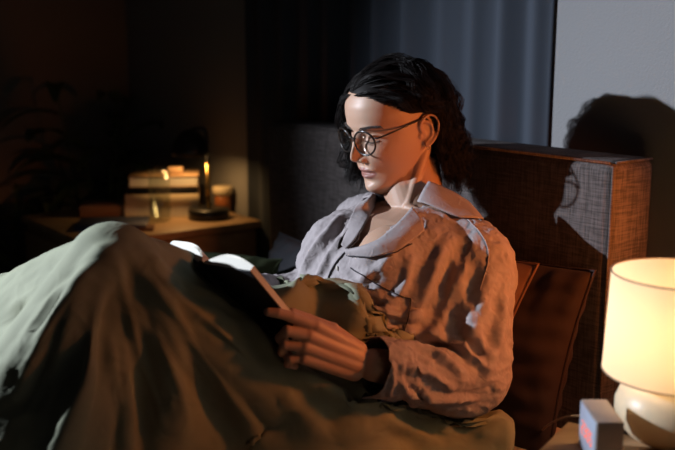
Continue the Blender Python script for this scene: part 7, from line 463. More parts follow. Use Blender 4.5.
-19,-6,9,-22,-4,0,-5,-3,-1,-4,-2,-1,-2,-1,-2,-1,0,3,-2,-1,-1,-1,0,0,0,-6,-5,-4,-5,-3,-4,-5,-5,-2,-2,-4,-2,-1,4,-3,1,4,-2,-6,-7,-4,-2,6,-7,2,7,-6,-4,-6,-3,-3,1,-5,-1,6,-5,-8,-3,-8,-2,4,-9,-7,-3,-7,-7,4,-9,-2,6,-8,-1,5,-8,-6,1,-7,-3,6,-7,-10,2,-11,-8,6,-12,-5,3,-11,-9,0,-9,-8,5,-11,-4,6,-10,-3,5,-10,-9,8,-16,-8,1,-14,-4,1,-12,-8,7,-14,-5,6,-13,-7,2,-13,-4,2,-12,-6,6,-12,-5,4,-12,-7,9,-19,-2,0,-15,-6,8,-18,-5,0,-15,-8,8,-17,-7,6,-16,-9,2,-16,-6,0,-14,-7,7,-15,-8,4,-15,-8,1,-14,-6,7,-21,-1,2,-17,-6,8,-20,-6,6,-19,-5,4,-18,-4,1,-17,-6,8,-19,-8,5,-18,-7,3,-17,-6,0,-16,-9,5,-17,-8,2,-16,6,-4,-4,7,-3,-5,-3,2,-13,1,7,-18,-3,-1,-15,0,0,0,6,-6,-25,6,-4,-6,6,-4,-6,7,-3,-5,8,-3,-5,6,-3,-8,-7,6,-11,1,3,-3,0,1,-3,6,-8,-25,-2,-9,-11,1,0,-1,1,-8,-1,6,-4,-6,7,-3,-5,6,-4,-8,1,-3,-6,5,-4,-9,-1,2,-6,-1,-2,-5,4,-5,-8,0,3,-4,7,-4,-8,6,-3,-7,4,-2,-8,6,-4,-7,4,-1,-7,-2,2,-9,-1,-1,-8,3,-3,-7,-2,1,-7,-1,-2,-6,6,-3,-9,6,-3,-9,4,-2,-9,-3,1,-11,0,-1,-10,3,-2,-8,-2,0,-9,1,-1,-8,6,-3,-10,3,-2,-12,-2,0,-13,0,-2,-12,4,-2,-10,-1,0,-11,2,-1,-10,0,-1,-15,3,-2,-13,-1,0,-15,2,-1,-13,-2,0,-14,1,-1,-13,1,-1,-15,0,0,0,0,0,0,-10,4,-23,-7,3,-22,-8,5,-23,-7,3,-22,-5,2,-21,-7,6,-23,-7,5,-22,-8,3,-21,-7,2,-20,-6,6,-22,-5,4,-21,-3,2,-19,-6,6,-21,-5,4,-20,-3,3,-19,-5,6,-19,-4,4,-18,0,0,0,0,0,0,0,0,0,0,-2,0,0,0,0,1,1,1,0,0,0,-5,-1,-15,0,0,0,-2,-7,-1,-3,0,-13,5,5,-27,-3,0,-9,-1,0,-2,0,0,0,10,10,-22,7,6,-13,0,-1,-17,-2,-1,-15,3,2,-7,0,0,0,0,0,0,0,0,0,0,0,0,0,0,0,-1,0,-5,0,0,0,-7,0,-10,-5,0,-15,-4,0,-16,0,0,0,-2,-8,-10,9,10,-28,10,11,-27,0,0,-1,0,0,0,-1,-2,-12,10,10,-23,-1,0,-1,0,0,0,3,2,-6,0,0,0,0,0,0,0,0,0,0,0,0,-1,0,-3,-6,1,-12,-4,0,-16,-3,0,-16,-5,-2,-15,-1,-6,-3,-4,0,-14,-3,1,-13,7,8,-28,-3,0,-8,-1,0,-4,10,11,-24,5,4,-11,4,3,-9,0,0,0,0,0,0,0,0,0,0,0,0,0,0,0,0,-3,-1,0,0,0,0,-1,-3,2,-2,0,3,-3,-1,-2,-2,-1,-4,0,-15,-5,-2,-14,-1,-10,-10,-4,0,-14,4,3,-26,7,7,-28,-3,0,-10,10,11,-26,0,0,0,0,0,0,-3,-4,-8,0,0,0,-3,-2,-16,-4,-1,-14,-4,-2,-12,-1,-1,-7,0,0,0,7,3,-28,13,8,-28,8,6,-15,2,2,-6,2,2,-3,0,0,0,-3,0,-15,0,0,0,0,0,0,0,0,0,-4,-2,-15,-6,-3,-12,-1,-2,-8,-7,0,-6,12,6,-30,9,7,-17,2,2,-7,-4,0,-11,0,0,0,-4,1,-12,0,0,0,0,0,0,1,0,-11,0,0,0,-5,-2,-14,-1,-1,-6,-3,0,-3,-2,1,-18,5,2,-26,11,6,-30,13,7,-29,13,8,-27,9,7,-19,0,0,0,0,0,0,0,0,0,0,0,0,0,1,-3,-1,-2,-10,-4,-4,-14,-2,-3,-10,0,0,-3,-5,1,-3,10,5,-30,13,7,-29,13,8,-25,9,7,-17,5,4,-10,-4,7,-6,-3,7,-9,0,0,0,2,-11,-26,-4,0,-14,0,0,0,-3,3,-4,-1,2,-2,-1,-6,-1,0,0,-2,-4,0,-15,-3,2,-10,0,0,0,0,0,0,5,-5,-6,6,-6,-7,-1,-1,-3,3,-2,-11,-2,3,-3,-5,4,-13,-6,4,-15,-1,-1,-18,0,0,0,-1,2,-6,2,-3,-3,0,0,0,-4,2,-18,-3,2,-17,-3,3,-14,-2,2,-9,1,-1,-1,0,0,0,0,0,0,0,0,0,1,-2,-7,0,0,0,-4,0,-18,-1,2,-7,4,-4,-4,3,-3,-4,0,0,0,0,0,0,5,-5,-5,5,-4,-12,0,0,0,3,-3,-12,0,0,0,0,0,0,]
# ------------------------------------------------------------------ baked drapes
def load_duvet():
    """cloth grid in millimetres, stored as differences along both directions"""
    q = np.array(DUVET_MM, np.int64).reshape(61, 66, 3); return np.cumsum(np.cumsum(q, 0), 1)*.001
def load_shirt(co):
    """how far gravity pulled every second point of the shirt, in steps of 2 mm; the rest is interpolated"""
    from mathutils.kdtree import KDTree
    n = len(co); q = np.array(SHIRT_SHIFT, float).reshape(-1, 3)*.002
    if len(q) != (n+1)//2: return np.zeros((n, 3))
    kd = KDTree(len(q))
    for i in range(len(q)): kd.insert(V(co[2*i]), i)
    kd.balance(); out = np.zeros((n, 3))
    for i in range(n):
        f = kd.find_n(V(co[i]), 5); w_ = np.array([1/(x[2]+.004)**2 for x in f]); out[i] = (q[[x[1] for x in f]]*w_[:, None]).sum(0)/w_.sum()
    return out
from mathutils.bvhtree import BVHTree
def bvh(o):
    me = o.data; return BVHTree.FromPolygons([v.co.copy() for v in me.vertices], [list(p.vertices) for p in me.polygons])
def cast(trees, px, py):
    d = (P(px, py, 1)-CAM).normalized(); best = None
    for t in trees:
        h = t.ray_cast(CAM, d)
        if h[0] is not None and (best is None or h[3] < best[3]): best = h
    if best is None: return None
    n = best[1]; n = -n if n.dot(d) > 0 else n
    return best[0], n
def on(px, py, z):
    """where the sight line meets the level z"""
    d = P(px, py, 1)-CAM; return CAM + d*((z-CAM.z)/d.z)
def fold_disp(co, folds):
    """height from soft fold ridges: (polyline, width, amplitude)"""
    h = np.zeros(len(co))
    for pts, w, a in folds:
        best = np.full(len(co), 9.0); par = np.zeros(len(co)); n = len(pts)-1
        for i in range(n):
            A = np.array(pts[i]); Bq = np.array(pts[i+1]); ab = Bq-A
            t = np.clip(((co-A)@ab)/(ab@ab), 0, 1); d = np.linalg.norm(co-A-t[:, None]*ab, axis=1)
            m = d < best; best[m] = d[m]; par[m] = (i+t[m])/n
        env = np.clip(np.sin(np.pi*np.clip(par*.92+.04, 0, 1))*1.3, 0, 1)
        h += a*env*(np.exp(-(best/w)**2)-.45*np.exp(-((best-2*w)/(w*1.1))**2))
    return h
def fnoise(co, sc, oct=3, seed=0, H_=1.0):
    off = V((seed*7.3, seed*3.1, seed*1.7))
    return np.array([noise.fractal(V(c)*sc+off, H_, 2.0, oct, noise_basis='PERLIN_ORIGINAL') for c in co])
def rnoise(co, sc, seed=0):
    off = V((seed*7.3, seed*3.1, seed*1.7))
    return np.array([1-2*abs(noise.noise(V(c)*sc+off)+.35*noise.noise(V(c)*sc*2.3+off)) for c in co])

# ------------------------------------------------------------------ materials
M = {}
def skin_mat():
    m = mat('skin', (.50, .30, .21), .48, bump=[('noise', 900, .08, .0006)]); nt = m.node_tree; b = nt.nodes['Principled BSDF']
    a = nt.nodes.new('ShaderNodeAttribute'); a.attribute_name = 'tone'; nt.links.new(a.outputs['Color'], b.inputs['Base Color'])
    b.inputs['Subsurface Weight'].default_value = .12; b.inputs['Subsurface Radius'].default_value = (.012, .005, .003); b.inputs['Subsurface Scale'].default_value = .5
    return m
M['skin'] = skin_mat()
M['hair'] = mat('hair_dark_brown', (.007, .0045, .004), .5, spec=.22)
M['brow'] = mat('brow_hair', (.035, .02, .014), .6)
M['shirt'] = mat('crumpled_linen_shirt', (.36, .315, .32), .85, bump=[('crease', 55, .55, .0022), ('noise', 900, .25, .0006)], noise_col=(30, (.31, .27, .275), .4, .65))
M['piping'] = mat('dark_piping', (.035, .03, .035), .8)
M['button'] = mat('shell_button', (.5, .45, .4), .3)
M['duvet'] = mat('sage_linen_duvet', (.235, .245, .165), .85, bump=[('crease', 22, .45, .004), ('noise', 1000, .22, .0006)], noise_col=(12, (.205, .215, .145), .4, .65))
M['sheet'] = mat('fitted_sheet', (.48, .38, .32), .9, bump=[('crease', 14, .3, .004)])
M['headboard'] = linen_headboard()
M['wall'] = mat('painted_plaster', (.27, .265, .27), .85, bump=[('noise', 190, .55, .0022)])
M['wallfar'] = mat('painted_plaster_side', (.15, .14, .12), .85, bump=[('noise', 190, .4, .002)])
M['floor'] = wood('floor_boards', (.09, .05, .03), (.16, .09, .05), .4)
M['curtain'] = mat('blue_grey_curtain', (.048, .058, .078), .9, bump=[('noise', 700, .2, .0006)])
M['oak'] = wood('oak_veneer', (.42, .25, .13), (.55, .35, .19), .45)
M['oak_dark'] = wood('oak_veneer_far', (.38, .24, .13), (.50, .33, .19), .5)
M['maroon'] = mat('maroon_pillowcase', (.018, .0065, .0065), .9, bump=[('crease', 14, .4, .004)])
M['rust'] = mat('rust_linen', (.14, .065, .04), .9, bump=[('crease', 25, .4, .003)])
M['green'] = mat('green_cushion', (.035, .045, .014), .9, bump=[('crease', 14, .4, .004)])
M['navy'] = mat('slate_pillowcase', (.035, .035, .042), .9, bump=[('crease', 14, .4, .004)])
M['ceramic'] = mat('cream_ceramic', (.70, .58, .40), .38, spec=.4)
M['shade'] = shade_mat('lamp_shade_fabric', (.82, .76, .64), (.86, .74, .54))
M['trim'] = mat('shade_trim', (.30, .2, .12), .7)
M['clock'] = mat('clock_case', (.30, .24, .22), .55)
M['clockface'] = mat('clock_display', (.35, .40, .50), .35)
M['digit'] = emit('clock_digits', (1, .22, .16), 1.1)
M['black'] = mat('black_metal', (.012, .012, .013), .35)
M['brass'] = mat('brass_stem', (.5, .33, .12), .35, 1)
M['page'] = mat('paper_pages', (.72, .68, .60), .8, bump=[('noise', 300, .1, .0004)])
M['cover_dark'] = mat('dark_book_cover', (.012, .012, .014), .6)
M['glass'] = thin_glass('clear_glass', (.93, .95, .94), .07)
M['lens'] = thin_glass('lens_glass', (.97, .97, .97), .05)
M['water'] = thin_glass('water', (.95, .96, .95), .03)
M['frame'] = mat('spectacle_frame', (.02, .016, .014), .25)
M['steel'] = mat('gold_metal', (.7, .6, .4), .25, 1)
M['leaf'] = mat('leaf_green', (.035, .07, .025), .5)
M['leaf2'] = mat('leaf_light', (.07, .10, .03), .5)
M['pot'] = mat('clay_pot', (.12, .08, .06), .7)
M['soil'] = mat('soil', (.02, .014, .01), .95)
M['wax'] = mat('candle_wax', (.75, .62, .42), .5)
M['amber'] = mat('amber_jar', (.35, .12, .04), .15)
M['bluebook'] = mat('blue_notebook', (.05, .06, .13), .6)
M['tan'] = mat('tan_cover', (.35, .22, .12), .7)
M['cream'] = mat('cream_cover', (.62, .50, .34), .7)
M['steelwhite'] = mat('power_cord', (.35, .28, .22), .6)

# ------------------------------------------------------------------ setting
def structure(o): return tag(o, kind='structure')
RoomC = B(-.22, 2.35)
MB().box(B(1.3, .35, -.02), W*1.6, U*2.1, Z*.02).build('floor', M['floor'], smooth=False); structure(bpy.data.objects['floor'])
structure(MB().box(B(-.235, .35, 1.3), W*.05, U*2.1, Z*1.3).build('wall_head', M['wall'], smooth=False))
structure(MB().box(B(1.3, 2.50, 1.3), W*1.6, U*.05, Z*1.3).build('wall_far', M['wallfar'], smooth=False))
structure(MB().box(B(1.3, .35, 2.62), W*1.6, U*2.1, Z*.02).build('ceiling', M['wall'], smooth=False))
structure(MB().box(B(-.177, 2.05, .05), W*.008, U*.38, Z*.05, .003).build('baseboard_head', M['wallfar'], smooth=False))
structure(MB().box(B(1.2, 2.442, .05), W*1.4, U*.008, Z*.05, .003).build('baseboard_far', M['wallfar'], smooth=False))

# curtains: pleated panels hanging from a rail above the frame
def curtain(s0, s1, seed, label, depth=.0135, pitch=.105):
    rnd = random.Random(seed); n = int((s1-s0)/.006); m = 26; ph = rnd.random()*6
    mb = MB(); rows = []
    for k in range(m+1):
        z = .03 + 2.45*k/m; row = []
        for i in range(n+1):
            s = s0+(s1-s0)*i/n
            q = s + .02*math.sin(s*9+seed) + .008*math.sin(z*2+s*5)
            a = depth*(math.sin(q/pitch*2*math.pi+ph)+.35*math.sin(q/pitch*math.pi*1.37+ph*2)+.15*math.sin(q/pitch*4*math.pi))
            a *= 1-.25*(z/2.5)
            row.append(B(-.158+a*min(1,(s-s0)/.06)-.022*math.exp(-((s-s0)/.04)**2), s + .006*math.sin(z*1.7+i*.05), z))
        rows.append(row)
    o = len(mb.v)
    for r in rows: mb.v += r
    for k in range(m):
        for i in range(n): mb.f.append([k*(n+1)+i, k*(n+1)+i+1, (k+1)*(n+1)+i+1, (k+1)*(n+1)+i])
    c = mb.build('curtain', M['curtain'], recalc=False); sd = c.modifiers.new('t', 'SOLIDIFY'); sd.thickness = .002; mod_apply(c)
    return tag(c, label, 'curtain', 'curtain panels behind the bed')
curtain(.30, 1.02, 3, 'blue-grey curtain panel hanging behind the headboard, next to the bare plaster wall')
curtain(1.03, 1.52, 8, 'dark blue-grey curtain panel hanging at the far end of the headboard', pitch=.12)
rl = MB().tube([B(-.15, .25, 2.52), B(-.15, 1.60, 2.52)], .012, 12); rl.ell(B(-.15, .24, 2.52), (.02, 0, 0), (0, .02, 0), (0, 0, .02), 12, 8)
tag(rl.build('curtain_rail', M['black']), 'round black curtain rail above the curtain panels', 'curtain rail')

# ------------------------------------------------------------------ bed
bed = empty('bed', B(.9, .66, 0), 'upholstered double bed with a tall grey-brown linen headboard', 'bed')
HL = 1.16
hb = MB().box(B(-.065, HL/2, .475), W*.065, U*(HL/2), Z*.465, .022, 5)
ho = hb.build('headboard', M['headboard'], bed)
pp = MB()
pp.tube([B(-.004, .012, .936), B(-.004, HL-.012, .936)], .0028, 8); pp.tube([B(-.012, .004, .937), B(-.118, .004, .937)], .0028, 8)
pp.tube([B(-.004, .004, .05), B(-.004, .004, .93)], .0026, 8)
pp.build('headboard_piping', M['headboard'], ho)
MB().box(B(.98, .66, .145), W*.98, U*.66, Z*.085, .02, 4).build('bed_base', M['headboard'], bed)
for a, s in ((.1, .1), (.1, 1.22), (1.85, .1), (1.85, 1.22)):
    MB().lathe(B(a, s, 0), [(.018, 0), (.026, .065)], 20).build('leg', M['black'], bed)
mt = MB().box(B(.95, .68, .33), W*.93, U*.70, Z*.10, .045, 5).build('mattress', M['sheet'])
tag(mt, 'thick mattress under a plain peach-beige fitted sheet, edge showing by the near nightstand', 'mattress')

def pillow(name, c, ax, ay, az, m, label, cat, group=None, seed=0, wr=.010, fl=True, pinch=.16):
    """ax, ay half extents in its plane, az half thickness"""
    n = 56; c = V(c); mb = MB(); vs = []
    ax, ay, az = V(ax), V(ay), V(az)
    for side in (1, -1):
        for i in range(n+1):
            for j in range(n+1):
                u_ = -1+2*i/n; v_ = -1+2*j/n
                uu = u_*(1-pinch*.5*(1-abs(v_)**2)*abs(u_)**3*0 - pinch*(1-v_*v_)*.5*abs(u_)**4)
                vv = v_*(1-pinch*(1-u_*u_)*.5*abs(v_)**4)
                h = (max(0, 1-abs(u_)**2.4)*max(0, 1-abs(v_)**2.4))**.55
                p = c + ax*uu + ay*vv + az*(side*h)
                e = 1-max(abs(u_), abs(v_))
                w_ = noise.fractal(p*9+V((seed, 0, 0)), 1, 2, 3)*wr*min(1, h*2)
                # gathers running in from the seams
                w_ += .35*wr*math.sin(26*v_+seed+3*u_)*math.exp(-((1-abs(u_))/.35))*min(1, h*3) + .35*wr*math.sin(26*u_+seed)*math.exp(-((1-abs(v_))/.35))*min(1, h*3)
                vs.append(p + az.normalized()*side*w_)
    N = (n+1)**2; mb.v = vs
    for s_ in (0, 1):
        for i in range(n):
            for j in range(n):
                q = [s_*N+i*(n+1)+j, s_*N+(i+1)*(n+1)+j, s_*N+(i+1)*(n+1)+j+1, s_*N+i*(n+1)+j+1]
                mb.f.append(q if s_ == 0 else q[::-1])
    o = mb.build(name, m, recalc=False)
    bm = bmesh.new(); bm.from_mesh(o.data); bmesh.ops.remove_doubles(bm, verts=bm.verts, dist=.0005); bmesh.ops.recalc_face_normals(bm, faces=bm.faces); bm.to_mesh(o.data); bm.free()
    for p in o.data.polygons: p.use_smooth = True
    if fl:
        e = 1.0; pts = []
        for (a0, b0, a1, b1) in ((-1, -1, 1, -1), (1, -1, 1, 1), (1, 1, -1, 1), (-1, 1, -1, -1)):
            for k in range(14):
                t = k/14; u_ = a0+(a1-a0)*t; v_ = b0+(b1-b0)*t
                pts.append(c + ax*(u_*(1-pinch*(1-v_*v_)*.5*abs(u_)**4)) + ay*(v_*(1-pinch*(1-u_*u_)*.5*abs(v_)**4)))
        MB().tube(pts, .0028, 8, closed=True).build('piping', m, o)
    return tag(o, label, cat, group)
up = lambda t: (Z*math.cos(R(t)) - W*math.sin(R(t)))          # leaning back towards the headboard
nn = lambda t: (W*math.cos(R(t)) + Z*math.sin(R(t)))
GP = 'pillows against the headboard'
pillow('pillow', B(.115, .185, .575), U*.205, up(16)*.185, nn(16)*.070, M['maroon'], 'dark maroon pillow standing against the headboard at the near bed edge', 'pillow', GP, 1)
pillow('pillow', B(.20, .30, .585), U*.235, up(26)*.19, nn(26)*.055, M['rust'], 'rust-brown linen pillow squeezed between her back and the maroon pillow', 'pillow', GP, 5)
pillow('pillow', B(.15, .74, .545), U*.21, up(24)*.135, nn(24)*.07, M['navy'], 'dark slate pillow leaning on the far half of the headboard', 'pillow', GP, 9)
pillow('cushion', B(.36, .86, .555), (U*.86+W*.5)*.115, (Z*.72-W*.69).normalized()*.13, nn(42)*.075, M['green'], 'dark green cushion lying on the far side of the bed', 'cushion', None, 13)

# ------------------------------------------------------------------ duvet
a = load_duvet(); NI, NJ, _ = a.shape
bl = np.array(B(.25, .03)); rr_ = np.hypot(a[..., 0]-bl[0], a[..., 1]-bl[1]); a[..., 2] += .038*np.exp(-(rr_/.12)**2)*(a[..., 2] > .40)
pw = (a-np.array(NC))@np.array(W); ps = (a-np.array(NC))@np.array(U)
push = .13*smoothstep(.55, .75, pw)*smoothstep(.84, .50, a[..., 2])*smoothstep(.24, .0, ps)*(a[..., 2] > .40)
a = a + push[..., None]*np.array(U)
mb = MB(); mb.v = [V(p) for p in a.reshape(-1, 3)]
mb.f = [[i*NJ+j, i*NJ+j+1, i*NJ+NJ+j+1, i*NJ+NJ+j] for i in range(NI-1) for j in range(NJ-1)]
duv = mb.build('duvet', M['duvet'], recalc=False)
if duv.data.polygons[NJ*15+30].normal.z < 0: duv.data.flip_normals()
sub = duv.modifiers.new('s', 'SUBSURF'); sub.levels = 2; sub.render_levels = 2; mod_apply(duv)
T0 = bvh(duv)
def path(trees, pts, n=5):
    out = []
    for p in crom([V((x, y, 0)) for x, y in pts], n):
        h = cast(trees, p.x, p.y)
        if h: out.append(h[0])
    return out
DF = [([(112, 232), (116, 270), (124, 330), (126, 445)], .020, .006), ([(128, 238), (150, 300), (175, 370), (185, 445)], .024, .014),
      ([(140, 240), (190, 300), (250, 350), (330, 440)], .022, .015), ([(165, 250), (230, 310), (300, 375), (380, 430)], .016, .012),
      ([(150, 262), (180, 320), (230, 390), (260, 448)], .018, .011), ([(110, 240), (88, 280), (55, 325), (2, 385)], .030, .022), ([(84, 260), (50, 288), (2, 324)], .013, -.015),
      ([(235, 300), (250, 330), (300, 372), (370, 402)], .012, .010),
      ([(395, 405), (430, 416), (458, 441)], .009, .007), ([(440, 432), (470, 417), (512, 411)], .009, .008), ([(480, 438), (500, 427), (518, 424)], .008, .006), ([(392, 420), (420, 436), (432, 446)], .009, .006),
      ([(300, 372), (340, 395), (390, 420), (430, 440)], .012, .009), ([(262, 318), (290, 303), (322, 299), (348, 308), (362, 332)], .034, .044), ([(300, 296), (322, 306), (350, 330)], .008, .005), ([(325, 293), (345, 306), (365, 335)], .007, .004)]
rnd = random.Random(21)
ends = [(2, 278+k*17+rnd.uniform(-5, 5)) for k in range(10)] + [(12+k*27+rnd.uniform(-8, 8), 447) for k in range(17)]
for x1, y1 in ends:
    x0, y0 = 112, 234; t0_, t1_ = rnd.uniform(.08, .45), rnd.uniform(.7, 1); bx_, by_ = rnd.uniform(-10, 10), rnd.uniform(-8, 8)
    line_ = [(x0+(x1-x0)*t_+bx_*math.sin(math.pi*t_), y0+(y1-y0)*t_+by_*math.sin(math.pi*t_)) for t_ in (t0_, (2*t0_+t1_)/3, (t0_+2*t1_)/3, t1_)]
    DF.append((line_, rnd.uniform(.004, .0085), rnd.choice((-1, 1, 1))*rnd.uniform(.0020, .0048)))
co = getv(duv.data).astype(float); nr = getn(duv.data)
h = fold_disp(co, [(path([T0], p), w_, a_) for p, w_, a_ in DF if len(path([T0], p)) > 1])
h += .0030*fnoise(co, 9, 3, 1) + .0018*rnoise(co, 20, 2) + .0006*rnoise(co, 60, 3)
nb_ = np.exp(-((co[:, 0]-bl[0])**2+(co[:, 1]-bl[1])**2)/.16**2); h += nb_*(.0050*rnoise(co, 17, 7) + .0025*rnoise(co, 42, 8))
setv(duv.data, co + nr*h[:, None])
tag(duv, 'sage green crumpled linen duvet tented over the raised knees', 'duvet')

# ------------------------------------------------------------------ person
def scalp(x, y, z):
    ax = abs(x)
    if y > .0:
        return z > .079 - .8*max(0, ax-.028) + (0 if y > .05 else -.25*(.05-y))
    if y > -.022: return z > .028
    return z > -.075
person = empty('person', HIP.copy(), 'person with dark wavy bob reading in bed, wearing a grey linen pyjama shirt', 'person')
body = make_body().build('body', M['skin']); remesh(body, .0021, 2, .4)
# skin tones: lips, cheeks
co = getv(body.data).astype(float); q = co-np.array(HO); hf = HF/HF.length**2
X_ = q@np.array(HR); Y_ = q@np.array(hf); Z_ = q@np.array(HU)
tone = np.tile(np.array([.50, .305, .215]), (len(co), 1))
front = (Y_ > .06)&(np.abs(Z_) < .13)
lip = ((np.abs(X_)/.0235)**2.2+((Z_+.0712)/.0110)**2 < 1)&front
lw = np.clip(1.35-((np.abs(X_)/.0235)**2.2+((Z_+.0712)/.0110)**2), 0, .35)/.35*front
tone = tone*(1-lw[:, None]*.85)+np.array([.27, .085, .07])*lw[:, None]*.85
sc_ = np.array([scalp(x_, y_, z_-.006) for x_, y_, z_ in zip(X_, Y_, Z_)]) & (Z_ > -.08) & (Z_ < .2) & (np.abs(X_) < .078)
ck = g(np.abs(X_)-.042, .022)*g(Z_+.035, .022)*front; tone = tone*(1-ck[:, None]*.25)+np.array([.50, .22, .15])*ck[:, None]*.25
tone[sc_] = (.03, .02, .016)
at = body.data.color_attributes.new('tone', 'FLOAT_COLOR', 'POINT'); at.data.foreach_set('color', np.c_[tone, np.ones(len(co))].astype(np.float32).ravel())
attach(body, person)
TB = bvh(body)

def clear_of(o, tree, gap, reach=.05):
    co = getv(o.data); out = co.copy()
    for i, p in enumerate(co):
        hit = tree.find_nearest(V(p), reach)
        if hit[0] is not None:
            dd = (V(p)-hit[0]).dot(hit[1])
            if dd < gap: out[i] = np.array(V(p)+hit[1]*(gap-dd))
    setv(o.data, out)
clear_of(duv, TB, .013)

# shirt
sh = shirt_base(); c0 = getv(sh.data).astype(float); setv(sh.data, c0+load_shirt(c0))
c1 = getv(sh.data).astype(float); em = np.exp(-((c1[:, 0]-EL_L.x)**2+(c1[:, 1]-EL_L.y)**2)/.17**2); lo_ = c1[:, 2] < .60
c1[:, 2] = np.where(lo_, .60-(.60-c1[:, 2])*(1-.40*np.clip(em*1.6, 0, 1)), c1[:, 2]); setv(sh.data, c1)
k = sh.modifiers.new('s', 'SMOOTH'); k.iterations = 2; k.factor = .5
k = sh.modifiers.new('u', 'SUBSURF'); k.levels = 2; k.render_levels = 2; mod_apply(sh)
sh.name = 'pyjama_shirt'; sh.data.name = 'pyjama_shirt'; sh.data.materials.clear(); sh.data.materials.append(M['shirt'])
TS = bvh(sh)
SF = [([(472, 250), (455, 290), (428, 345)], .012, .007), ([(452, 232), (432, 275), (412, 320), (405, 345)], .013, .007), ([(490, 268), (478, 320), (462, 352)], .013, .006),
      ([(505, 290), (500, 340), (480, 385)], .010, .006), ([(408, 345), (432, 352), (462, 372)], .007, .009), ([(395, 365), (425, 372), (455, 392)], .007, .008),
      ([(425, 330), (455, 345), (490, 372)], .008, .009), ([(386, 352), (392, 375), (388, 398)], .004, .003), ([(420, 395), (450, 400), (480, 398)], .007, .006),
      ([(440, 250), (425, 285)], .008, .007), ([(300, 275), (318, 245), (345, 212)], .009, .008), ([(285, 270), (305, 235), (330, 212)], .008, .007), ([(312, 285), (326, 262), (350, 228)], .007, .005),
      ([(345, 300), (385, 312), (430, 318)], .008, .007), ([(360, 322), (400, 330), (435, 335)], .007, .007), ([(335, 262), (365, 292), (400, 305)], .007, .004), ([(395, 250), (380, 268), (350, 282)], .008, .004),
      ([(412, 255), (402, 290), (380, 310)], .007, .005), ([(462, 340), (470, 362), (495, 352)], .006, .006), ([(400, 380), (410, 395), (440, 402)], .005, .005)]
co = getv(sh.data).astype(float); nr = getn(sh.data)
h = fold_disp(co, [(path([TS], p), w_, a_) for p, w_, a_ in SF if len(path([TS], p)) > 1])
h += .0032*fnoise(co, 16, 3, 4) + .0022*rnoise(co, 28, 5) + .0013*rnoise(co, 70, 6)
wq = np.exp(-((co-np.array(WR_L.lerp(EL_L, .25)))**2).sum(1)/.075**2); h += wq*(.0030*rnoise(co, 75, 11) + .0020*rnoise(co, 45, 12))
setv(sh.data, co + nr*h[:, None])
# keep the cloth clear of the skin
clear_of(sh, TB, .004, .03)
TS = bvh(sh)
near_in = [(348, 251), (364, 247), (380, 240), (397, 225), (412, 209)]
near_out = [(350, 256), (372, 257), (394, 252), (410, 243), (424, 232)]
far_in = [(347, 250), (358, 238), (367, 224), (374, 210), (381, 199)]
far_out = [(344, 247), (347, 232), (352, 217), (359, 206), (368, 198)]
def nl(pts):
    q = sorted(tlf(cast([TS, TB], x, y)[0])[:2] for x, y in pts); return [a_[0] for a_ in q], [a_[1] for a_ in q]
(tn, ln_), (tf, lf_) = nl(near_in), nl(far_in)
bm = bmesh.new(); bm.from_mesh(sh.data); kill = []
for f in bm.faces:
    t, l, ff = tlf(f.calc_center_median())
    if ff > .02 and t > max(tn[0], tf[0]) and t < 1.08:
        if np.interp(t, tn, ln_)+.002 < l < np.interp(t, tf, lf_)-.002: kill.append(f)
bmesh.ops.delete(bm, geom=kill, context='FACES')
clear_of(duv, TS, .010, .03)
sd = duv.modifiers.new('t', 'SOLIDIFY'); sd.thickness = .008; sd.offset = -1; mod_apply(duv)
bm.to_mesh(sh.data); bm.free()
sd = sh.modifiers.new('t', 'SOLIDIFY'); sd.thickness = .0016; sd.offset = -1; mod_apply(sh)
attach(sh, person)
def ribbon(name, rows, m, parent, th=.0022, sub=6):
    """cloth strip: rows of points across the strip"""
    cols = [crom([r[k] for r in rows], sub) for k in range(len(rows[0]))]; n = len(cols[0]); mb = MB(); mm = []
    for i in range(n):
        mm.append(crom([c[i] for c in cols], 4))
    w_ = len(mm[0])
    for r in mm: mb.v += r
    for i in range(n-1):
        for j in range(w_-1): mb.f.append([i*w_+j, i*w_+j+1, (i+1)*w_+j+1, (i+1)*w_+j])
    o = mb.build(name, m, recalc=False); co = getv(o.data).astype(float)
    setv(o.data, co + .0012*fnoise(co, 40, 2, 9)[:, None]*np.array([.2, -.8, .5]))
    sd = o.modifiers.new('t', 'SOLIDIFY'); sd.thickness = th; sd.offset = 0; mod_apply(o); attach(o, parent); return o
def pt(px, py, off):
    h = cast([TS, TB], px, py); return h[0] + h[1]*off
# lapels and collar leaves
rows = [[pt(*a_, .004), pt((a_[0]+b_[0])/2, (a_[1]+b_[1])/2, .010), pt(*b_, .0045)] for a_, b_ in zip(near_in, near_out)]
ribbon('lapel', rows, M['shirt'], sh)
rows = [[pt(*a_, .004), pt((a_[0]+b_[0])/2, (a_[1]+b_[1])/2, .010), pt(*b_, .0045)] for a_, b_ in zip(far_in, far_out)]
ribbon('lapel', rows, M['shirt'], sh)
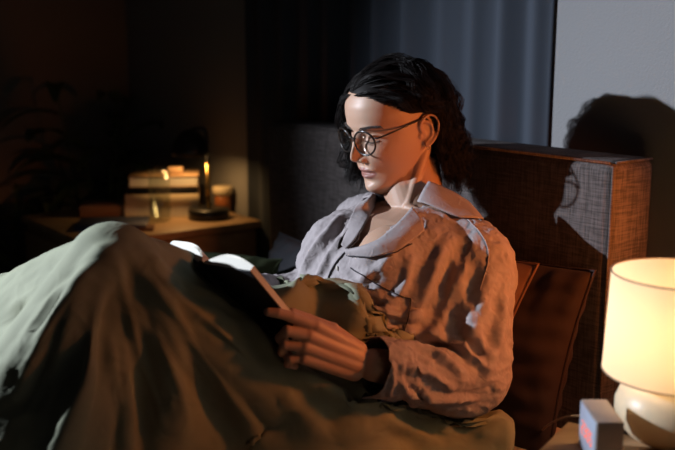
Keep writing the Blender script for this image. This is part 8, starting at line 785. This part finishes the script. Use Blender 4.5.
# collar around the neck
NCX = S(.985, 0, -.006); rows = []
for k in range(25):
    an = math.pi*(-.17) + math.pi*(-1.62)*(k/24)      # near front, round the back, far front
    # angle 0 = front
    dirv = FN*math.cos(an) + LAT*math.sin(an)
    back = .5-.5*math.cos(an)
    ex = dirv*(.068+.002*back)
    r0 = NCX + ex + T*(.022+.030*back)
    r1 = NCX + dirv*.077 + T*(.038+.034*back)
    r2p = NCX + dirv*.104 + T*(.004+.008*back) - Z*.010
    hit = TS.find_nearest(r2p + dirv*.002)
    r2 = hit[0] + (Z*.6+dirv*.5)*.005 if hit[0] is not None else r2p
    rows.append([r0, r1, r1.lerp(r2, .5)+dirv*.004, r2])
ribbon('collar', rows, M['shirt'], sh, sub=2)
def seam(name, pts, r, m, off=.0015, n=8):
    q = [cast([TS], p.x, p.y) for p in crom([V((x, y, 0)) for x, y in pts], n)]
    q = [h_[0]+h_[1]*off for h_ in q if h_]
    if len(q) > 2: MB().tube(q, r, 6).build(name, m, sh)
seam('placket_piping', [(346, 252), (337, 262), (331, 272), (327, 284), (326, 293)], .0016, M['piping'])
seam('lapel_piping', [(348, 256), (372, 258), (394, 253), (411, 244)], .0011, M['piping'], .004)
seam('pocket_piping', [(351, 268), (364, 276), (378, 285), (396, 294), (411, 299)], .0012, M['piping'])
seam('pocket_piping', [(411, 299), (409, 315), (404, 332)], .0010, M['piping'])
seam('armhole_seam', [(458, 212), (474, 226), (486, 243), (488, 262), (480, 290)], .0011, M['shirt'], .001)
for x, y in ((338, 268), (333, 288)):
    hh = cast([TS], x, y)
    if hh:
        n_ = hh[1]; a_ = n_.orthogonal().normalized(); b_ = n_.cross(a_)
        MB().ell(hh[0]+n_*.002, a_*.0048, b_*.0048, n_*.0014, 16, 8).build('button', M['button'], sh)
cp = [cast([TS], x, y) for x, y in ((385, 347), (381, 360), (379, 374), (381, 388), (385, 397))]

# hair
EC = (0, -.003, .020); ER = (.0785, .1015, .1050)
rnd = random.Random(5)
hm = MB()
# hair cap
n1, n2 = 60, 80; idx = {}
for i in range(n1+1):
    for j in range(n2):
        th = math.pi*i/n1; ph = 2*math.pi*j/n2
        x = EC[0]+(ER[0]+.003)*math.sin(th)*math.cos(ph); y = EC[1]+(ER[1]+.003)*math.sin(th)*math.sin(ph); z = EC[2]+(ER[2]+.003)*math.cos(th)
        idx[i, j] = (len(hm.v), scalp(x, y, z-.004)); hm.v.append(H(x, y, z))
for i in range(n1):
    for j in range(n2):
        q_ = [idx[i, j], idx[i, (j+1) % n2], idx[i+1, (j+1) % n2], idx[i+1, j]]
        if all(t[1] for t in q_): hm.f.append([t[0] for t in q_])
GL = V((HR.dot(-Z), HF.dot(-Z)/1.04**2*1.04, HU.dot(-Z)))   # gravity in head coordinates
def strand(x, y, z, layer, L_, near, jit):
    """guide path in head coordinates"""
    pts = [V((x, y, z))]; p = V((x, y, z)); n = 17; st = L_/n
    for k in range(n):
        t = k/n
        e = V(((p.x-EC[0])/ER[0]**2, (p.y-EC[1])/ER[1]**2, (p.z-EC[2])/ER[2]**2)); nrm = e.normalized()
        if near:
            fr = min(1, max(0, (p.y+.018)/.05))
            if p.z > .012: d = V((-.55, -1.25*fr-.12, -.55-.3*(1-fr)))
            else: d = V((-.06, (-.10-.5*fr) if p.y > -.06 else .16, -1))
        else:
            if p.z > .03: d = V((1.0, .10*(1 if y > 0 else -1), -.45))
            else: d = V((.05, .10 if y > 0 else .10, -1))
        if x*x < .03**2 and y < -.03: d = V((jit*.5, -.5 if p.z > .02 else .12, -.9))
        d = (d.normalized()*.75 + GL*.45*min(1, t*2.2) + V((jit*.10, jit*.06, 0)))
        if p.z > -.03: d = d - nrm*d.dot(nrm)
        d.normalize(); p = p + d*st
        lay = layer*(.5+.9*min(1, t*2.2))
        if t < .12: lay *= t/.12*.8+.2
        # keep outside the skull; below it the hair keeps its width
        zz = max(p.z, -.005); f = ((p.x-EC[0])/(ER[0]+lay))**2+((p.y-EC[1])/(ER[1]+lay))**2+((zz-EC[2])/(ER[2]+lay))**2
        if f < 1:
            s_ = 1/math.sqrt(max(f, .05))
            if p.z > -.005: p = V((EC[0]+(p.x-EC[0])*s_, EC[1]+(p.y-EC[1])*s_, EC[2]+(p.z-EC[2])*s_))
            else:
                s2 = 1+(s_-1)*.8; p = V((p.x*s2, EC[1]+(p.y-EC[1])*s2, p.z))
        if near and -.045 < p.z < .034:      # tucked behind the ear
            p.y = min(p.y, -.038-.004*abs(jit)); p.x = max(p.x, -.0795)
        pts.append(p.copy())
    return pts
guides = []; tries = 0
while len(guides) < 330 and tries < 9000:
    tries += 1
    th = math.acos(1-1.75*rnd.random()); ph = 2*math.pi*rnd.random()
    x = EC[0]+ER[0]*math.sin(th)*math.cos(ph); y = EC[1]+ER[1]*math.sin(th)*math.sin(ph); z = EC[2]+ER[2]*math.cos(th)
    if not scalp(x, y, z): continue
    near = x < .012+.004*rnd.uniform(-1, 1)
    zend = -.100 if near else -.098
    L_ = max(.05, (z-zend)*1.12 + .03 + (.06 if z > .07 else .02)); L_ = max(.04, (L_-.048)*rnd.uniform(.80, 1.06))
    guides.append((strand(x, y, z, rnd.uniform(.003, .017) + (.008*rnd.random() if y < -.02 else 0), L_, near, rnd.uniform(-1, 1)), near, z))
def zc_cut(gp):
    for k_, p_ in enumerate(gp):
        if p_.z*.974-p_.y*.225 < -.108: return k_
    return len(gp)-1
for gp, near, z0 in guides:
    ph1, ph2 = rnd.uniform(0, 6.28), rnd.uniform(0, 6.28); fr = rnd.uniform(80, 135); amp = rnd.uniform(.006, .0125)
    if zc_cut(gp) < 4: continue
    kids = 28 if z0 > -.02 else 16
    for c_ in range(kids):
        ra = rnd.uniform(0, 1)**.5*.0115; an = rnd.uniform(0, 6.28); cut = rnd.randint(13, 17) if rnd.random() < .5 else 17
        fz = rnd.uniform(.7, 1.5); wild = rnd.random() < .12
        pts = []; d_ = 0; cut = min(cut, zc_cut(gp)+rnd.choice((-1, 0, 0, 1)))
        for k, p in enumerate(gp[:cut+1]):
            t = k/17; d_ = k*.012
            am = amp*min(1, t*1.8)*(.35+.75*t)
            ox = ra*math.cos(an+1.5*t)*(1-.45*t) + am*math.sin(fr*d_*1.0+ph1) + fz*.0012*math.sin(k*1.7+an*5)
            oy = ra*math.sin(an+1.5*t)*(1-.45*t) + am*math.cos(fr*d_*.9+ph2) + fz*.0012*math.cos(k*1.3+an*7)
            oz = am*.6*math.sin(fr*d_*1.2+ph2)
            if wild: ox += .010*t*t*math.cos(an); oy += .010*t*t*math.sin(an)
            if k == 0: ox *= .6; oy *= .6
            pts.append(H(p.x+ox, p.y+oy, p.z+oz))
        r_ = rnd.uniform(.00038, .00062)
        hm.tube(pts, [r_*(1-.75*(i/len(pts))**2) for i in range(len(pts))], 3, cap=False)
hair = hm.build('hair', M['hair'], person, recalc=False)
# brows, lashes
for s in (-1, 1):
    eb = MB(); bvh_ = TB
    for k in range(170):
        t = k/169; x = s*(.011+.041*t); z = .0150+.0075*math.sin(t*2.3)+.001*t*t + rnd.uniform(-.0032, .0032)*(1-.6*t)
        a_ = H(x, .14, z); h_ = TB.ray_cast(a_, -HF.normalized())
        if h_[0] is None: continue
        p = h_[0]; d = (HR*s*.9+HU*(.55-1.0*t)).normalized()
        eb.tube([p-h_[1]*.0005, p+d*.004+h_[1]*.0009, p+d*.008+h_[1]*.0004], [.0005, .0004, .0001], 3, cap=False)
    eb.build('eyebrow', M['brow'], person, recalc=False)
    el_ = MB(); line = []
    for k in range(15):
        t = k/14; x = s*(.0205+.0235*t); z = -.0078-.0022*math.sin(math.pi*t)+.0012*t
        h_ = TB.ray_cast(H(x, .14, z), -HF.normalized())
        if h_[0] is None: continue
        line.append(h_[0]+h_[1]*.0003)
        if k % 1 == 0:
            d = (HF.normalized()*.8-HU*.75+HR*s*(t-.3)*.7).normalized()
            el_.tube([h_[0], h_[0]+d*.0045, h_[0]+d*.0075+HU*.0012], [.0004, .0003, .0001], 3, cap=False)
    if len(line) > 2: el_.tube(line, .0011, 6)
    el_.build('eyelashes', M['brow'], person, recalc=False)

# spectacles
gl = empty('eyeglasses', H(0, .10, 0), 'thin dark round eyeglasses worn low on the reader\'s nose', 'eyeglasses')
gy = .1035; gz = -.0040; fr_ = MB()
for s in (-1, 1):
    cen = (s*.0315, gy, gz)
    def LP(a, k=1.0):
        x = s*.0325+.0262*k*math.cos(a); return H(x, gy-.0045*(abs(x)/.05)**2*1.5, gz+.0225*k*math.sin(a)*(1 if math.sin(a) > 0 else 1.05))
    fr_.tube([LP(2*math.pi*i/44) for i in range(44)], .0019, 8, closed=True)
    ln = MB(); ring = [LP(2*math.pi*i/44, .97) for i in range(44)]
    for off in (.0004, -.0004):
        o_ = len(ln.v); ln.v += [r+HF*off for r in ring]+[LP(0, 0)+HF*(off+.001)]
        for i in range(44): ln.f.append([o_+i, o_+(i+1) % 44, o_+44])
    for i in range(44): ln.f.append([i, (i+1) % 44, 45+(i+1) % 44, 45+i])
    ln.build('lens', M['lens'], gl)
    tp = MB().tube(crom([H(s*.0575, gy-.011, gz+.010), H(s*.0650, .085, .006), H(s*.0745, .040, .012), H(s*.0770, .000, .016), H(s*.0775, -.012, .014), H(s*.0760, -.026, -.004), H(s*.073, -.030, -.018)], 6), .0017, 8)
    tp.build('temple', M['frame'], gl)
fr_.tube(crom([H(-.0105, gy-.001, gz+.007), H(-.004, gy+.004, gz+.010), H(.004, gy+.004, gz+.010), H(.0105, gy-.001, gz+.007)], 6), .0012, 8)
fr_.build('frame', M['frame'], gl)
# earring
ep = H(-.0775, -.008, -.040)
er = MB().tube([ep+HF*.0045*math.cos(2*math.pi*i/20)+HU*.0045*math.sin(2*math.pi*i/20) for i in range(20)], .0008, 6, closed=True)
tag(er.build('earring', M['steel']), 'tiny gold hoop earring in the visible ear', 'earring')

# ------------------------------------------------------------------ open book in her hands
bk_t = (V((-.48, -.43, .77))).normalized()               # towards the head of the page
top_n = P(239, 257, 1.375); top_s = P(201, 264, 1.475); top_f = P(173, 251, 1.60)
un = (top_n-top_s); uf = (top_f-top_s); un -= bk_t*un.dot(bk_t); uf -= bk_t*uf.dot(bk_t)
WB = .118; un = un.normalized()*WB; uf = uf.normalized()*WB; HBK = .195
book = empty('open_book', top_s-bk_t*HBK, 'open hardback book with black cover held against the raised thighs', 'book')
face = (un.cross(bk_t)); face = face.normalized(); face = face if face.dot(H(0, 0, 0)-top_s) > 0 else -face
facef = (uf.cross(bk_t)).normalized(); facef = facef if facef.dot(H(0, 0, 0)-top_s) > 0 else -facef
cv = MB()
for e, fc in ((un, face), (uf, facef)):
    c = top_s + e*.5 - bk_t*(HBK/2) - fc*.0015
    cv.box(c, e*.52, bk_t*(HBK/2+.003), fc*.0013, .0008, 2)
spn = (face+facef).normalized()
cv.tube([top_s+bk_t*.003-spn*.003, top_s-bk_t*(HBK+.003)-spn*.003], .0075, 14)
cv.build('cover', M['cover_dark'], book)
for e, fc, th in ((un, face, .0125), (uf, facef, .0085)):
    pb = MB(); rr = []
    prof = []
    n = 26
    for i in range(n+1):
        t = i/n; up_ = th*(math.sin(min(1, t*2.6)*math.pi/2))*(1-.25*t)+.011*math.sin(math.pi*min(1, t*1.02))*(1-t*.35)
        prof.append((t, up_))
    for zt in (0, 1):
        base_ = top_s - bk_t*(HBK*zt)
        rr.append([base_+e*(t*.985)+fc*(u_+.001) for t, u_ in prof] + [base_+e*(t*.985)+fc*.0003 for t, u_ in prof[::-1]])
    pb.rings(rr); pb.build('page_block', M['page'], book, smooth=False)
    pg = MB()
    for q_ in range(3):   # loose sheets rising off the block
        rr = []
        for zt in (0, 1):
            base_ = top_s - bk_t*(HBK*zt); rr.append([base_+e*(t*.98)+fc*(u_+.0022+q_*.0016*math.sin(math.pi*t)) for t, u_ in prof])
        o_ = len(pg.v); pg.v += rr[0]+rr[1]
        for i in range(n): pg.f.append([o_+i, o_+i+1, o_+n+1+i+1, o_+n+1+i])
    po = pg.build('loose_page', M['page'], book, recalc=False); k = po.modifiers.new('t', 'SOLIDIFY'); k.thickness = .0003; mod_apply(po)

# ------------------------------------------------------------------ near nightstand, lamp, clock
W2 = V((-.545, -.838, 0)); U2 = V((-.838, .545, 0)); A0 = on(568, 421, .60)
ns = empty('nightstand', A0 + W2*.2 - U2*.22 - Z*.6, 'small oak nightstand beside the near edge of the bed, under the white lamp', 'nightstand')
MB().box(A0+W2*.20-U2*.22-Z*.012, W2*.20, U2*.22, Z*.012, .003, 2).build('tabletop', M['oak'], ns)
MB().box(A0+W2*.198-U2*.22-Z*.26, W2*.19, U2*.21, Z*.23, .003, 2).build('case', M['oak'], ns)
for q_ in range(2):
    dr = MB().box(A0+W2*.395-U2*.22-Z*(.145+.22*q_), W2*.008, U2*.20, Z*.10, .003, 2).build('drawer', M['oak'], ns)
    MB().ell(A0+W2*.415-U2*.22-Z*(.145+.22*q_), (.012, 0, 0), (0, .012, 0), (0, 0, .012), 16, 10).build('knob', M['brass'], dr)
for a_, b_ in ((.04, .04), (.36, .04), (.04, .40), (.36, .40)):
    p_ = A0+W2*a_-U2*b_; MB().lathe((p_.x, p_.y, 0), [(.012, 0), (.018, .115)], 16).build('leg', M['oak'], ns)
LC = on(671, 437, .60)
lamp = empty('table_lamp', LC, 'glowing table lamp with cream drum shade and round white ceramic base', 'lamp')
MB().lathe(LC, [(.0, .0), (.050, .0), (.060, .004), (.072, .018), (.080, .038), (.080, .052), (.073, .070), (.058, .084), (.038, .093), (.018, .097), (.014, .104), (.0, .104)], 56, cap=False).build('lamp_base', M['ceramic'], lamp)
MB().lathe(LC, [(.0, .103), (.007, .103), (.007, .125), (.011, .127), (.011, .142), (.0, .142)], 20, cap=False).build('bulb_socket', M['ceramic'], lamp)
zb, zt = .098, .239; rb, rt = .1000, .0945
sh_ = MB(); n = 72; ring = []
sh_.rings([[LC+V(((rb+(rt-rb)*k/8)*math.cos(2*math.pi*i/n), (rb+(rt-rb)*k/8)*math.sin(2*math.pi*i/n), zb+(zt-zb)*k/8)) for i in range(n)] for k in range(9)], cap=False)
so = sh_.build('lamp_shade', M['shade'], lamp, recalc=False)
for r_, z_ in ((rb, zb), (rt, zt)):
    MB().tube([LC+V((r_*math.cos(2*math.pi*i/n), r_*math.sin(2*math.pi*i/n), z_)) for i in range(n)], .0013, 6, closed=True).build('shade_trim', M['trim'], so)
sp = MB()
for k in range(3):
    a_ = 2*math.pi*k/3+.4; sp.tube([LC+Z*.145, LC+V(((rb-.003)*math.cos(a_), (rb-.003)*math.sin(a_), zb+.006))], .0012, 6)
sp.build('shade_spider', M['black'], lamp)
bm_ = emit('bulb_glow', (1, .70, .36), 30)
MB().ell(LC+Z*.178, (.020, 0, 0), (0, .020, 0), (0, 0, .024), 20, 14).build('bulb', bm_, lamp)

ck_ = V((.355, 1.187, .6)); HC = .066
clk = empty('alarm_clock', ck_, 'small box-shaped digital alarm clock with pink digits beside the lamp', 'clock')
MB().box(ck_+Z*HC/2, V((.018, 0, 0)), V((0, .041, 0)), Z*(HC/2), .0018, 3).build('case', M['clock'], clk)
fc_ = MB().box(ck_+V((-.0183, 0, HC/2)), V((.0007, 0, 0)), V((0, .0392, 0)), Z*(HC/2-.002), .0006, 1).build('display', M['clockface'], clk)
SEG = {'0': 'abcdef', '1': 'bc', '2': 'abged', '3': 'abgcd', '5': 'afgcd', '8': 'abcdefg'}
def digit(mb, ch, y0, z0, w, hh):
    # seen from -X: left of the reader is +Y
    pos = {'a': (0, hh, 1), 'g': (0, 0, 1), 'd': (0, -hh, 1), 'f': (w, hh/2, 0), 'b': (-w, hh/2, 0), 'e': (w, -hh/2, 0), 'c': (-w, -hh/2, 0)}
    for s_ in SEG[ch]:
        dy, dz, hz = pos[s_]; X = ck_.x-.0193
        mb.box(V((X, y0+dy, z0+dz)), V((.0003, 0, 0)), V((0, (w if hz else .0011), 0)), Z*(.0011 if hz else hh/2), 0)
dg_ = MB()
for ch, yy in (('2', .0215), ('3', .0085), ('0', -.0075), ('5', -.0205)): digit(dg_, ch, ck_.y+yy, .6+HC*.50, .0040, .0085)
for dz in (-.0035, .0035): dg_.box(V((ck_.x-.0193, ck_.y+.0005, .6+HC*.5+dz)), V((.0003, 0, 0)), V((0, .001, 0)), Z*.001)
dg_.build('digits', M['digit'], fc_, smooth=False)
cd = crom([LC+Z*.006-V((.0, .0, 0))+V((-.03, .055, 0)), on(612, 428, .605), on(588, 417, .605), A0+V((.0, .01, .002)), on(548, 425, .53), on(538, 436, .40)], 8)
tag(MB().tube(cd, .0018, 8).build('power_cord', M['steelwhite']), 'thin power cord running behind the alarm clock over the nightstand edge', 'cord')

# ------------------------------------------------------------------ far nightstand and what stands on it
FZ = .60; FR = on(266, 220, FZ)
fn_c = FR + W*.305 + U*.27
fs = empty('nightstand', V((fn_c.x, fn_c.y, 0)), 'oak nightstand on the far side of the bed, crowded with books, glass and desk lamp', 'nightstand')
MB().box(fn_c-Z*.012, W*.29, U*.27, Z*.012, .003, 2).build('tabletop', M['oak_dark'], fs)
MB().box(fn_c-Z*.27, W*.275, U*.26, Z*.24, .003, 2).build('case', M['oak_dark'], fs)
for q_ in range(2):
    dr = MB().box(fn_c+W*.282-Z*(.145+.22*q_), W*.008, U*.245, Z*.10, .003, 2).build('drawer', M['oak_dark'], fs)
    MB().ell(fn_c+W*.300-Z*(.145+.22*q_), (.012, 0, 0), (0, .012, 0), (0, 0, .012), 16, 10).build('knob', M['brass'], dr)
for a_, b_ in ((-.22, -.2), (.22, -.2), (-.22, .2), (.22, .2)):
    p_ = fn_c+W*a_+U*b_; MB().lathe((p_.x, p_.y, 0), [(.012, 0), (.018, .09)], 16).build('leg', M['oak_dark'], fs)
def lying_book(c, ax, ay, th, cm, label, spine_front=False, group='books stacked on the far nightstand'):
    """c bottom centre; ax half width across the view, ay half depth"""
    c = V(c); ax = V(ax); ay = V(ay)
    e = empty('book', c, label, 'book', group)
    cv = MB()
    cv.box(c+Z*.0015, ax, ay, Z*.0015, .0006, 1); cv.box(c+Z*(th-.0015), ax, ay, Z*.0015, .0006, 1)
    cv.box(c+Z*th/2+ay*.985, ax, ay.normalized()*.0018, Z*(th/2), .0006, 1)
    if spine_front: cv.box(c+Z*th/2-ay*.985, ax, ay.normalized()*.0018, Z*(th/2), .0006, 1)
    cv.build('cover', cm, e)
    MB().box(c+Z*th/2-ay*.01, ax*.97, ay*.965, Z*(th/2-.003), .0006, 1).build('page_block', M['page'], e, smooth=False)
    return e
bx = V((1, .12, 0)).normalized(); by = V((-.12, 1, 0)).normalized()
bc = on(163, 218, FZ)+by*.085
z_ = FZ
for th, cm, lab, sf, hw in ((.042, M['cream'], 'thick cream book at the bottom of the stack behind the water glass', False, .118), (.034, M['cream'], 'pale book second from the bottom of the stack behind the water glass', True, .116),
                        (.021, M['black'], 'black-covered book third from the bottom of the stack behind the water glass', True, .112), (.036, M['tan'], 'tan book on top of the stack behind the water glass', False, .110)):
    lying_book(bc+V((random.Random(int(th*1e4)).uniform(-.006, .006), 0, z_-FZ)), bx*hw, by*.080, th, cm, lab, sf); z_ += th+.0004
# little box on the stack
tag(MB().box(V((bc.x+.045, bc.y-.03, z_+.011)), bx*.024, by*.02, Z*.011, .003, 2).build('trinket_box', M['tan']), 'small tan box lying on top of the book stack', 'box')
# notebooks on the left
nb = on(112, 228, FZ)+by*.03
tag(lying_book(V((nb.x, nb.y, FZ)), bx*.105, by*.075, .016, M['bluebook'], 'dark blue notebook lying in front on the far nightstand', True, 'notebooks lying on the far nightstand'))
nb2 = on(104, 222, FZ)+by*.14
lying_book(V((nb2.x, nb2.y, FZ)), bx*.085, by*.06, .038, M['tan'], 'worn brown paperback lying behind the dark blue notebook', True, 'notebooks lying on the far nightstand')
nb3 = on(146, 231, FZ)+by*.03
lying_book(V((nb3.x, nb3.y, FZ+.0)), bx*.022, by*.03, .008, M['rust'], 'small reddish notepad lying between the blue notebook and the water glass', True, 'notebooks lying on the far nightstand')
# water glass
gc = on(160, 222, FZ)+by*.02
wg = empty('drinking_glass', V((gc.x, gc.y, FZ)), 'tall clear water glass with a glass lid in front of the book stack', 'glass')
gb = V((gc.x, gc.y, FZ))
MB().lathe(gb, [(0, 0), (.030, 0), (.034, .006), (.034, .150), (.0315, .150), (.0315, .010), (0, .008)], 40, cap=False).build('glass_body', M['glass'], wg)
MB().lathe(gb, [(0, .0105), (.0312, .0105), (.0312, .075), (0, .075)], 40, cap=False).build('water', M['water'], wg)
MB().lathe(gb, [(0, .152), (.036, .152), (.036, .157), (.012, .160), (.012, .172), (0, .172)], 32, cap=False).build('glass_lid', M['glass'], wg)
# desk lamp
dc = on(209, 218, FZ); dc.z = FZ
dl = empty('desk_lamp', dc, 'black desk lamp with slim stem and small dome shade on the far nightstand', 'lamp')
MB().lathe(dc, [(0, 0), (.062, 0), (.065, .004), (.065, .028), (.060, .033), (0, .033)], 48, cap=False).build('lamp_base', M['black'], dl)
MB().tube([dc+Z*.03, dc+Z*.175], .0068, 14).build('pole', M['brass'], dl)
arm_t = dc+Z*.30
MB().tube(crom([dc+Z*.175, dc+Z*.25, dc+Z*.285+V((-.010, -.004, 0)), dc+Z*.283+V((-.045, -.015, 0))], 8), .0055, 12).build('arm', M['black'], dl)
hc = dc+V((-.050, -.016, .232))
hd = MB().lathe(hc, [(.060, -.028), (.059, -.010), (.050, .018), (.030, .042), (.012, .052), (0, .053)], 40, cap=False).build('lamp_shade', M['black'], dl, recalc=False)
k = hd.modifiers.new('t', 'SOLIDIFY'); k.thickness = .0016; mod_apply(hd)
bulb2 = emit('bulb_glow_far', (1, .62, .25), 14)
MB().ell(hc+Z*.022, (.013, 0, 0), (0, .013, 0), (0, 0, .015), 16, 10).build('bulb', bulb2, dl)
# candle jar
cc = on(223, 213, FZ)+by*.05; cc.z = FZ
cj = empty('candle_jar', cc, 'small amber candle jar with pale lid beside the desk lamp', 'candle')
MB().lathe(cc, [(0, 0), (.024, 0), (.027, .004), (.027, .045), (.024, .050), (0, .050)], 32, cap=False).build('jar', M['amber'], cj)
MB().lathe(cc, [(0, .050), (.024, .050), (.033, .060), (.034, .078), (.030, .082), (0, .080)], 32, cap=False).build('lid', M['wax'], cj)

# ------------------------------------------------------------------ plants in the far corner
def leaf(mb, base, d, L_, wd, droop, n=10):
    d = V(d).normalized(); side = d.cross(Z).normalized(); p = V(base); vs = []
    o = len(mb.v); dirv = d.copy()
    for i in range(n+1):
        t = i/n; w_ = wd*math.sin(math.pi*min(1, t*.94+.06))**.8*(1-.25*t)
        up_ = side.cross(dirv).normalized()
        mb.v += [p-side*w_+up_*w_*.35, p-side*w_*.5+up_*w_*.08, p.copy(), p+side*w_*.5+up_*w_*.08, p+side*w_+up_*w_*.35]
        p = p+dirv*(L_/n); dirv = (dirv - Z*droop/n).normalized()
    for i in range(n):
        for k in range(4): mb.f.append([o+i*5+k, o+i*5+k+1, o+(i+1)*5+k+1, o+(i+1)*5+k])
def plant(c, hgt, nst, seed, label, lm, L_=.22, wd=.030, spread=.5, group=None, potr=.13, stand=0):
    rnd = random.Random(seed); c = V((c[0], c[1], 0)); e = empty('potted_plant', c, label, 'plant', group)
    MB().lathe(c, [(0, 0), (potr*.7, 0), (potr, .22), (potr*1.04, .24), (potr*.92, .24), (potr*.88, .20), (0, .20)], 36, cap=False).build('pot', M['pot'], e)
    MB().lathe(c, [(0, .201), (potr*.87, .201), (potr*.87, .206), (0, .212)], 24, cap=False).build('soil', M['soil'], e)
    stm = MB(); lf = MB()
    for k in range(nst):
        a = 2*math.pi*k/nst+rnd.uniform(-.3, .3); hh = hgt*rnd.uniform(.55, 1)
        top = c + V((math.cos(a)*spread*.35*rnd.uniform(.5, 1), math.sin(a)*spread*.35*rnd.uniform(.5, 1), hh))
        pts = crom([c+Z*.20, c.lerp(top, .5)+V((0, 0, .08)), top], 6); stm.tube(pts, .004, 6)
        for q_ in range(7):
            t = .45+.55*q_/6; b_ = pts[min(len(pts)-1, int(t*(len(pts)-1)))]
            aa = a+rnd.uniform(-1.8, 1.8); leaf(lf, b_, (math.cos(aa), math.sin(aa), rnd.uniform(.15, .8)), L_*rnd.uniform(.7, 1.1), wd*rnd.uniform(.8, 1.2), 1.3)
    for m_ in (stm, lf):      # leaves rest against the walls instead of crossing them
        for i_, v_ in enumerate(m_.v):
            q_ = v_-NC; dw = q_.dot(W); du = q_.dot(U)
            if dw < -.165: v_ = v_ + W*(-.165-dw)*.97
            if du > 2.425: v_ = v_ - U*(du-2.425)*.97
            m_.v[i_] = v_
    stm.build('stem', M['leaf'], e); lo = lf.build('foliage', lm, e, recalc=False); k = lo.modifiers.new('t', 'SOLIDIFY'); k.thickness = .0008; mod_apply(lo)
pA = B(.06, 2.24); pB = B(.40, 2.16); pC = P(148, 190, 3.45)
plant(pA, 1.02, 7, 3, 'tall potted plant with long drooping leaves left of the far nightstand', M['leaf'], .24, .030, .55, 'potted plants in the room corner')
plant(pB, .66, 7, 6, 'low bushy potted plant at the left, in front of the plain wall', M['leaf2'], .15, .022, .5, 'potted plants in the room corner')

# ------------------------------------------------------------------ light
def light(name, kind, loc, col, e, **kw):
    l = bpy.data.lights.new(name, kind); l.color = col; l.energy = e
    for k_, v_ in kw.items(): setattr(l, k_, v_)
    o = bpy.data.objects.new(name, l); COL.objects.link(o); o.location = loc; return o
KEY = V((-1.95, 1.67, 1.48))
k1 = light('cool_key_spot', 'SPOT', KEY, (.80, .88, 1.0), 320, spot_size=R(64), spot_blend=1.0, shadow_soft_size=.018)  # cool key spot out of view on the left, no window modelled
k1.rotation_euler = (V((.20, 1.37, .93))-KEY).to_track_quat('-Z', 'Y').to_euler()
light('table_lamp_bulb', 'POINT', LC+Z*.160, (1, .57, .28), .9, shadow_soft_size=.03)
light('desk_lamp_bulb', 'POINT', hc-Z*.002, (1, .55, .19), 1.9, shadow_soft_size=.02)
k2 = light('warm_fill_spot', 'SPOT', B(-.025, -.40, .93), (1, .235, .028), 17, spot_size=R(92), spot_blend=1.0, shadow_soft_size=.035)  # added unseen warm spot, strengthens the table lamp's light on the reader
k2.rotation_euler = (V((.22, 1.66, .74))-k2.location).to_track_quat('-Z', 'Y').to_euler()
w = bpy.data.worlds.new('night'); bpy.context.scene.world = w; w.use_nodes = True
w.node_tree.nodes['Background'].inputs[0].default_value = (.75, .8, 1, 1); w.node_tree.nodes['Background'].inputs[1].default_value = .004
# ------------------------------------------------------------------ camera
cam = bpy.data.cameras.new('camera'); co_ = bpy.data.objects.new('camera', cam); COL.objects.link(co_)
co_.location = CAM; co_.rotation_euler = (R(90)-PITCH, 0, 0); cam.lens = 50; cam.sensor_width = 36; bpy.context.scene.camera = co_
cam.dof.use_dof = True; cam.dof.focus_distance = 1.70; cam.dof.aperture_fstop = 2.8
sc = bpy.context.scene; sc.view_settings.view_transform = 'Standard'; sc.view_settings.look = 'None'; sc.view_settings.exposure = 0; sc.view_settings.gamma = 1
